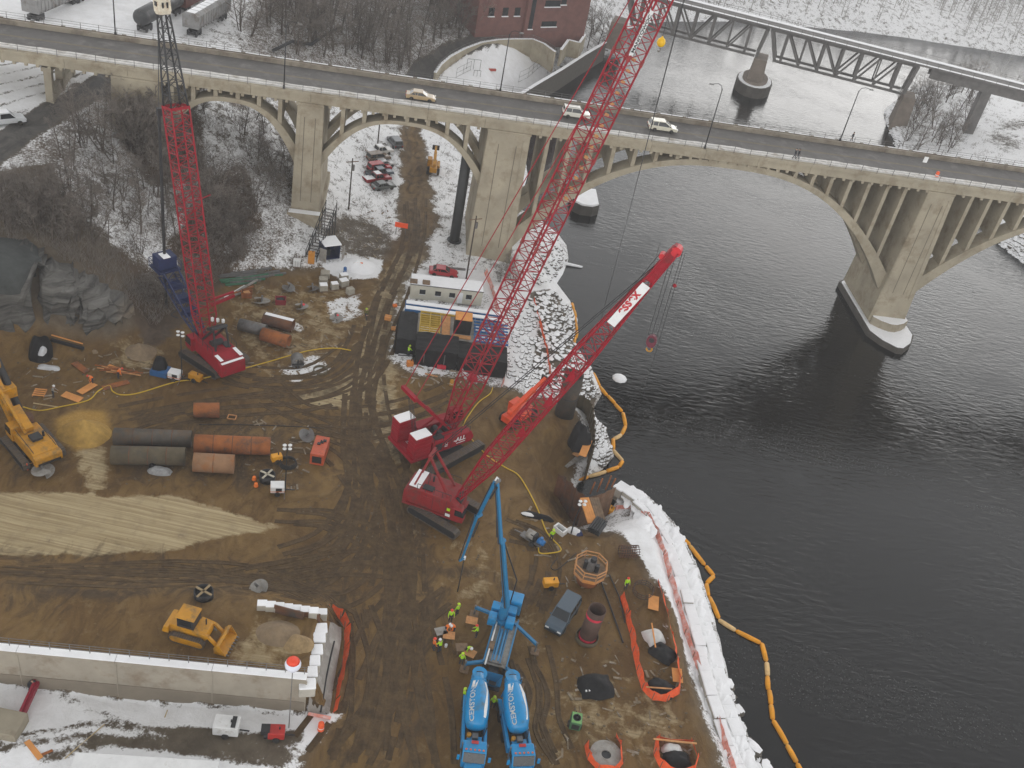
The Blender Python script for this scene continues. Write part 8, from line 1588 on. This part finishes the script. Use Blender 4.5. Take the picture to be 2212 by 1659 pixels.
o = thing('striped_barricade', 'red and white barricade in the snow heap', 'barricade', onground(772, 578), .4)
for k in range(4): B().bx(-.8 + k * .4, -.4 + k * .4, -.03, .03, .6, .95).obj('stripe_panel', HIORG if k % 2 else WHITE, o)
for x in (-.6, .6): B().bar((x, -.3, 0), (x, 0, .7), .06).obj('leg', STEEL, o)
rn = random.Random(8)
for i in range(16):
    x = rn.uniform(470, 545); y = 606 - (x - 470) * .1 + rn.uniform(-14, 14); L = rn.uniform(60, 110); board((x, y), (x + L, y - L * .12 + rn.uniform(-6, 6)), .28, STEEL if i % 3 else mat('green_pipe', (.05, .16, .09), .6), 'loose grey or green pipe in the stack at the foot of the slope', .16 + .06 * (i % 4), .26, 'stacked_pipe', 'pipe', 'pipes stacked by the slope')
for i in range(7):
    x, y = 458 + i * 9, 660 - i * 4; board((x, y), (x + 44, y - 26 + (i % 3) * 5), .3, (WOOD_D, RUST_O, CAST, WHITE)[i % 4], 'mixed beam length on the heap right of the drilling crane', .2 + .05 * i, .22, 'beam_length', 'beam', 'beams by the drilling crane')
for i, (x, y) in enumerate(((533, 640), (606, 655))):
    p = onground(x, y); o = thing('scrap_bin', ('rusty scrap bin', 'small red box')[i] + (' behind the snow-dusted auger' if i == 0 else ' between the augers'), 'bin', p, .3); B().loft([[(sx * q, sy * q * .8, z) for sx, sy in ((-.8, -.8), (.8, -.8), (.8, .8), (-.8, .8))] for z, q in ((0, .9), (.9, 1), (.9, .88), (.2, .8))]).obj('shell', RUST_O if i == 0 else mat('box_red', (.25, .02, .03), .6), o); B().box((0, 0, .6), (.9, .8, .3), .4).obj('contents', BLK if i else WOOD, o)
board((1005, 610), (935, 600), .35, STEEL, 'dark steel channel lying behind the red car', .15, .25, 'steel_beam', 'steel beam') if False else board((940, 578), (1005, 584), .35, STEEL, 'dark steel channel lying behind the red car', .15, .25, 'steel_beam', 'steel beam')
# lower left corner
o = thing('lift_arm', 'dark red hydraulic lift arm rising from the corner beside the snowy wall', 'lift', at(38, 1575, 0), heading((30, 1575), (76, 1485))); RB_ = mat('lift_red', (.28, .008, .03), .5, var=.2); B().bar((0, 0, .5), (5.4, 0, 1.1), .5).obj('arm', RB_, o); B().bar((0, .1, .9), (4.8, .1, 1.4), .22).obj('upper_link', RB_, o); B().box((5.5, 0, 1.3), (.7, .9, .9)).obj('head', RB_, o, bevel=.06); B().box((-.2, 0, .4), (.9, .8, .8)).obj('foot', RB_, o, bevel=.06)
B().bx(-3.5, 3.5, -1.2, 1.2, 0, 1.3).obj('concrete_block', CONC, None, label='grey block at the left edge under the red lift arm', cat='block', bevel=.04).location = at(-34, 1566, 0)
o = thing('white_container', 'white-roofed site container cut off by the bottom edge', 'container', at(160, 1700, 0), heading((165, 1626), (470, 1645), 2.6)); q0 = local(o, at(165, 1626, 2.7)); q1 = local(o, at(472, 1646, 2.7)); B().bx(q0.x, q1.x, q0.y - 3.4, q0.y, 0, 2.6).obj('body', WHITE, o); B().bx(q0.x - .05, q1.x + .05, q0.y - 3.45, q0.y + .05, 2.6, 2.7).obj('roof', WHITE, o); B().bx(q1.x + .05, q1.x + .4, q0.y - 2.6, q0.y - .4, .2, 2.2).obj('end_door', YEL, o)
board((58, 1602), (88, 1640), .5, WOOD_O, 'orange plank on the trampled snow', .1); board((90, 1632), (114, 1622), .25, RUST_O, 'short rusty bracket beside the orange plank', .1); board((140, 1640), (226, 1566), .07, mat('pale_wood', (.5, .38, .2)), 'long thin yellow pole on the snow', .1, .07, 'timber_pole', 'pole'); board((356, 1554), (362, 1538), .08, MATS['pale_wood'], 'short yellow stake in the snow below the wall', .3, .08, 'stake', 'stake')
B().bx(-2, 2, -1.2, 1.2, 0, 1.6).obj('dark_skip', mat('skip_blue', (.02, .03, .05), .6), None, label='dark blue skip at the left edge beyond the loader', cat='skip', bevel=.05).location = at(-18, 1268, 0)
for i, (x, y) in enumerate(((553, 1050), (549, 1036))): B().lathe([(.28, 0), (.2, .45), (.03, .5)], 10).obj('orange_cone', HIORG, None, label=('orange cone beside the crossed reel' if i else 'lower orange cone beside the crossed reel'), cat='cone').location = at(x, y, 0)
# small stones and scraps trodden into the site
f = boulder_field([([(480,620),(760,600),(800,720),(650,830),(500,800)], 260), ([(620,860),(1000,860),(1200,1000),(1150,1200),(650,1250)], 260), ([(1150,1200),(1330,1200),(1480,1480),(1500,1640),(1150,1640)], 240), ([(20,760),(330,750),(330,860),(20,900)], 120), ([(250,890),(640,900),(660,1060),(260,1050)], 120)], .05, .16, 31, 'loose_stones', None, 2.0); tag(f, 'small loose stones and clods trodden into the site', None, None, 'stuff'); f.data.materials[0] = mat('clods', (.12, .09, .055), .95, var=.3)

# wheel tracks pressed into the mud: shallow ribbons with a squeezed-up ridge on each side
def tyre_tracks():
    rn = random.Random(77); b = B()
    def ribbon(P, w, n_cut):
        on = True; row = []
        for i, p in enumerate(P):
            q = P[min(i + 1, len(P) - 1)] - P[max(i - 1, 0)]
            if q.length < 1e-6: continue
            nn = Vector((-q.y, q.x, 0)).normalized(); z = lambda v: ground_z(v.x, v.y)
            if rn.random() < n_cut:
                if len(row) > 2: b.grid(row)
                row = []; continue
            r = []
            for t, h in ((-.62, .0), (-.5, .075), (-.36, .03), (.0, .022), (.36, .03), (.5, .075), (.62, .0)):
                v = p + nn * (w * t * rn.uniform(.93, 1.07)); r.append((v.x, v.y, z(v) + h * rn.uniform(.5, 1.3) + .008))
            row.append(r)
        if len(row) > 2: b.grid(row)
    paths = []
    base = [[(890,430),(888,520),(840,640),(800,760),(795,880),(850,1040),(880,1240),(850,1450),(815,1640)],[(640,1200),(740,1160),(800,1060),(790,940),(800,830)],[(300,905),(480,865),(680,850),(790,800),(840,700)],[(20,1300),(300,1300),(560,1245),(760,1225),(900,1240)],[(560,1285),(700,1270),(800,1200),(840,1080),(850,960)],[(690,1640),(790,1490),(850,1370),(930,1280)],[(920,1640),(900,1500),(860,1330),(860,1200)],[(640,1100),(720,1110),(800,1140),(880,1200)],[(650,940),(740,960),(800,1020),(830,1120),(820,1260)],[(1180,1640),(1150,1560),(1160,1480),(1120,1400)],[(1060,1150),(1120,1180),(1140,1240),(1120,1330)],[(760,1300),(790,1420),(770,1560),(740,1650)],[(560,860),(640,900),(740,920),(860,900),(960,860)],[(480,800),(560,830),(700,820),(800,740)],[(100,1240),(300,1225),(500,1230),(640,1260),(760,1340)]]
    for bp0 in base:
        for rep in range(3):
            dx, dy = rn.uniform(-45, 45), rn.uniform(-25, 25); q = smooth([(x + dx + rn.uniform(-14, 14), y + dy + rn.uniform(-8, 8)) for x, y in bp0], 7); W = [at(x, y, 0) for x, y in q]; W = [W[0].lerp(W[0], 0)] + W[1:]
            F_ = []
            for a_, c_ in zip(W, W[1:]):
                n = max(1, int((c_ - a_).length / .6)); F_ += [a_.lerp(c_, k / n) for k in range(n)]
            for off in (-.95, .95):
                P = []
                for i, p in enumerate(F_):
                    t = F_[min(i + 1, len(F_) - 1)] - F_[max(i - 1, 0)]; nn = Vector((-t.y, t.x, 0)).normalized() if t.length > 1e-6 else Vector((1, 0, 0)); P.append(p + nn * off)
                ribbon(P, rn.uniform(.42, .6), .05)
    return b.obj('tyre_tracks', me_g, None, True, kind='stuff', label='wheel tracks pressed into the mud across the site')
me_g = bpy.data.materials.new('track_mud'); me_g.use_nodes = True; L_ = me_g.node_tree.links.new; bs_ = me_g.node_tree.nodes['Principled BSDF']; bs_.inputs['Roughness'].default_value = .75; bs_.inputs['Specular IOR Level'].default_value = .3
gg_ = nd(me_g, 'ShaderNodeNewGeometry'); nn_ = nd(me_g, 'ShaderNodeTexNoise', i_Scale=.8, i_Detail=8.0, i_Roughness=.7); L_(gg_.outputs['Position'], nn_.inputs['Vector']); cr_ = nd(me_g, 'ShaderNodeValToRGB'); L_(nn_.outputs[0], cr_.inputs[0]); ce = cr_.color_ramp.elements; ce[0].position = .35; ce[0].color = (.048, .027, .010, 1); ce[1].position = .68; ce[1].color = (.125, .078, .032, 1); L_(cr_.outputs[0], bs_.inputs['Base Color'])
n3_ = nd(me_g, 'ShaderNodeTexNoise', i_Scale=7.0, i_Detail=4.0); L_(gg_.outputs['Position'], n3_.inputs['Vector']); bb_2 = nd(me_g, 'ShaderNodeBump', i_Strength=.6, i_Distance=.08); L_(n3_.outputs[0], bb_2.inputs['Height']); L_(bb_2.outputs[0], bs_.inputs['Normal'])
tyre_tracks()
# scraps of wood, sheet and pipe dropped around the work areas
b = B(); rn = random.Random(5)
for px, n in (([(480,610),(760,600),(800,700),(650,820),(500,800)], 90), ([(1130,1090),(1300,1130),(1340,1260),(1180,1280)], 60), ([(1180,1430),(1480,1380),(1490,1640),(1200,1640)], 60), ([(60,760),(330,750),(330,860),(60,890)], 50), ([(850,780),(1050,810),(1060,850),(880,830)], 45), ([(520,900),(700,920),(680,1060),(540,1050)], 40), ([(720,480),(850,440),(840,560),(740,570)], 50)):
    for x, y in in_poly(px, n, 50 + n):
        p = onground(x, y); b.box(p + Vector((0, 0, .05)), (rn.uniform(.2, 1.3), rn.uniform(.06, .3), rn.uniform(.03, .12)), rn.uniform(0, 3.14))
b.obj('site_scraps', mat('scraps', (.22, .17, .11), .9, var=.5, scale=.9, dirt=(.45, .42, .38), dirt_amt=.3), None, kind='stuff', label='scraps of wood and pipe littering the work areas')

mound(onground(602, 1372), 2.2, 1.3, MATS['tan_soil'], 'tan soil heap in front of the loader bucket', seed=15); mound(onground(645, 1392), 1.5, 1.2, mat('ochre_gravel', (.30, .205, .10), .95, var=.3, bump=.4, bscale=5), 'ochre gravel heap against the snowy blocks', seed=17)
# snow drifted over the slabs and the bank in ragged humps
V = B(); rn = random.Random(19)
for k in range(330):
    i = rn.randrange(len(WP) - 1); t = rn.random(); x = WP[i][0] + (WP[i + 1][0] - WP[i][0]) * t - rn.uniform(6, 46); y = WP[i][1] + (WP[i + 1][1] - WP[i][1]) * t + rn.uniform(-4, 10); p = onground(x, y)
    if p.z < -3.9 or y < 1075: continue
    z = max(p.z, -2.55 if rn.random() < .8 else p.z); a, c_, h = rn.uniform(.5, 1.9), rn.uniform(.3, .8), rn.uniform(.08, .26); r0 = rn.uniform(.9, 1.5); rings = []
    for f in (0.02, .4, .75, 1.0):
        rings.append([(p.x + math.cos(q) * a * f * rn.uniform(.93, 1.07) * math.cos(r0) - math.sin(q) * c_ * f * math.sin(r0), p.y + math.cos(q) * a * f * math.sin(r0) + math.sin(q) * c_ * f * rn.uniform(.93, 1.07) * math.cos(r0), z + h * (1 - f * f) - .03) for q in np.arange(10) * .6283])
    V.loft(rings[::-1], False)
V.obj('bank_snow_drifts', SNOW, None, True, kind='stuff', label='ragged snow drifted over the stone river wall')
# ------------------------------------------------------------------ winter haze over the valley
hm = bpy.data.materials.new('haze'); hm.use_nodes = True; hn = hm.node_tree; hn.nodes.remove(hn.nodes['Principled BSDF'])
pv = hn.nodes.new('ShaderNodeVolumePrincipled'); pv.inputs['Color'].default_value = (0.97, 0.97, 0.98, 1); pv.inputs['Density'].default_value = HAZE
hn.links.new(pv.outputs[0], hn.nodes['Material Output'].inputs['Volume'])
B().bx(-1950, 1950, -80, 2650, -11.5, 92).obj('haze', hm, kind='stuff', label='thin pale winter haze lying over the river valley')
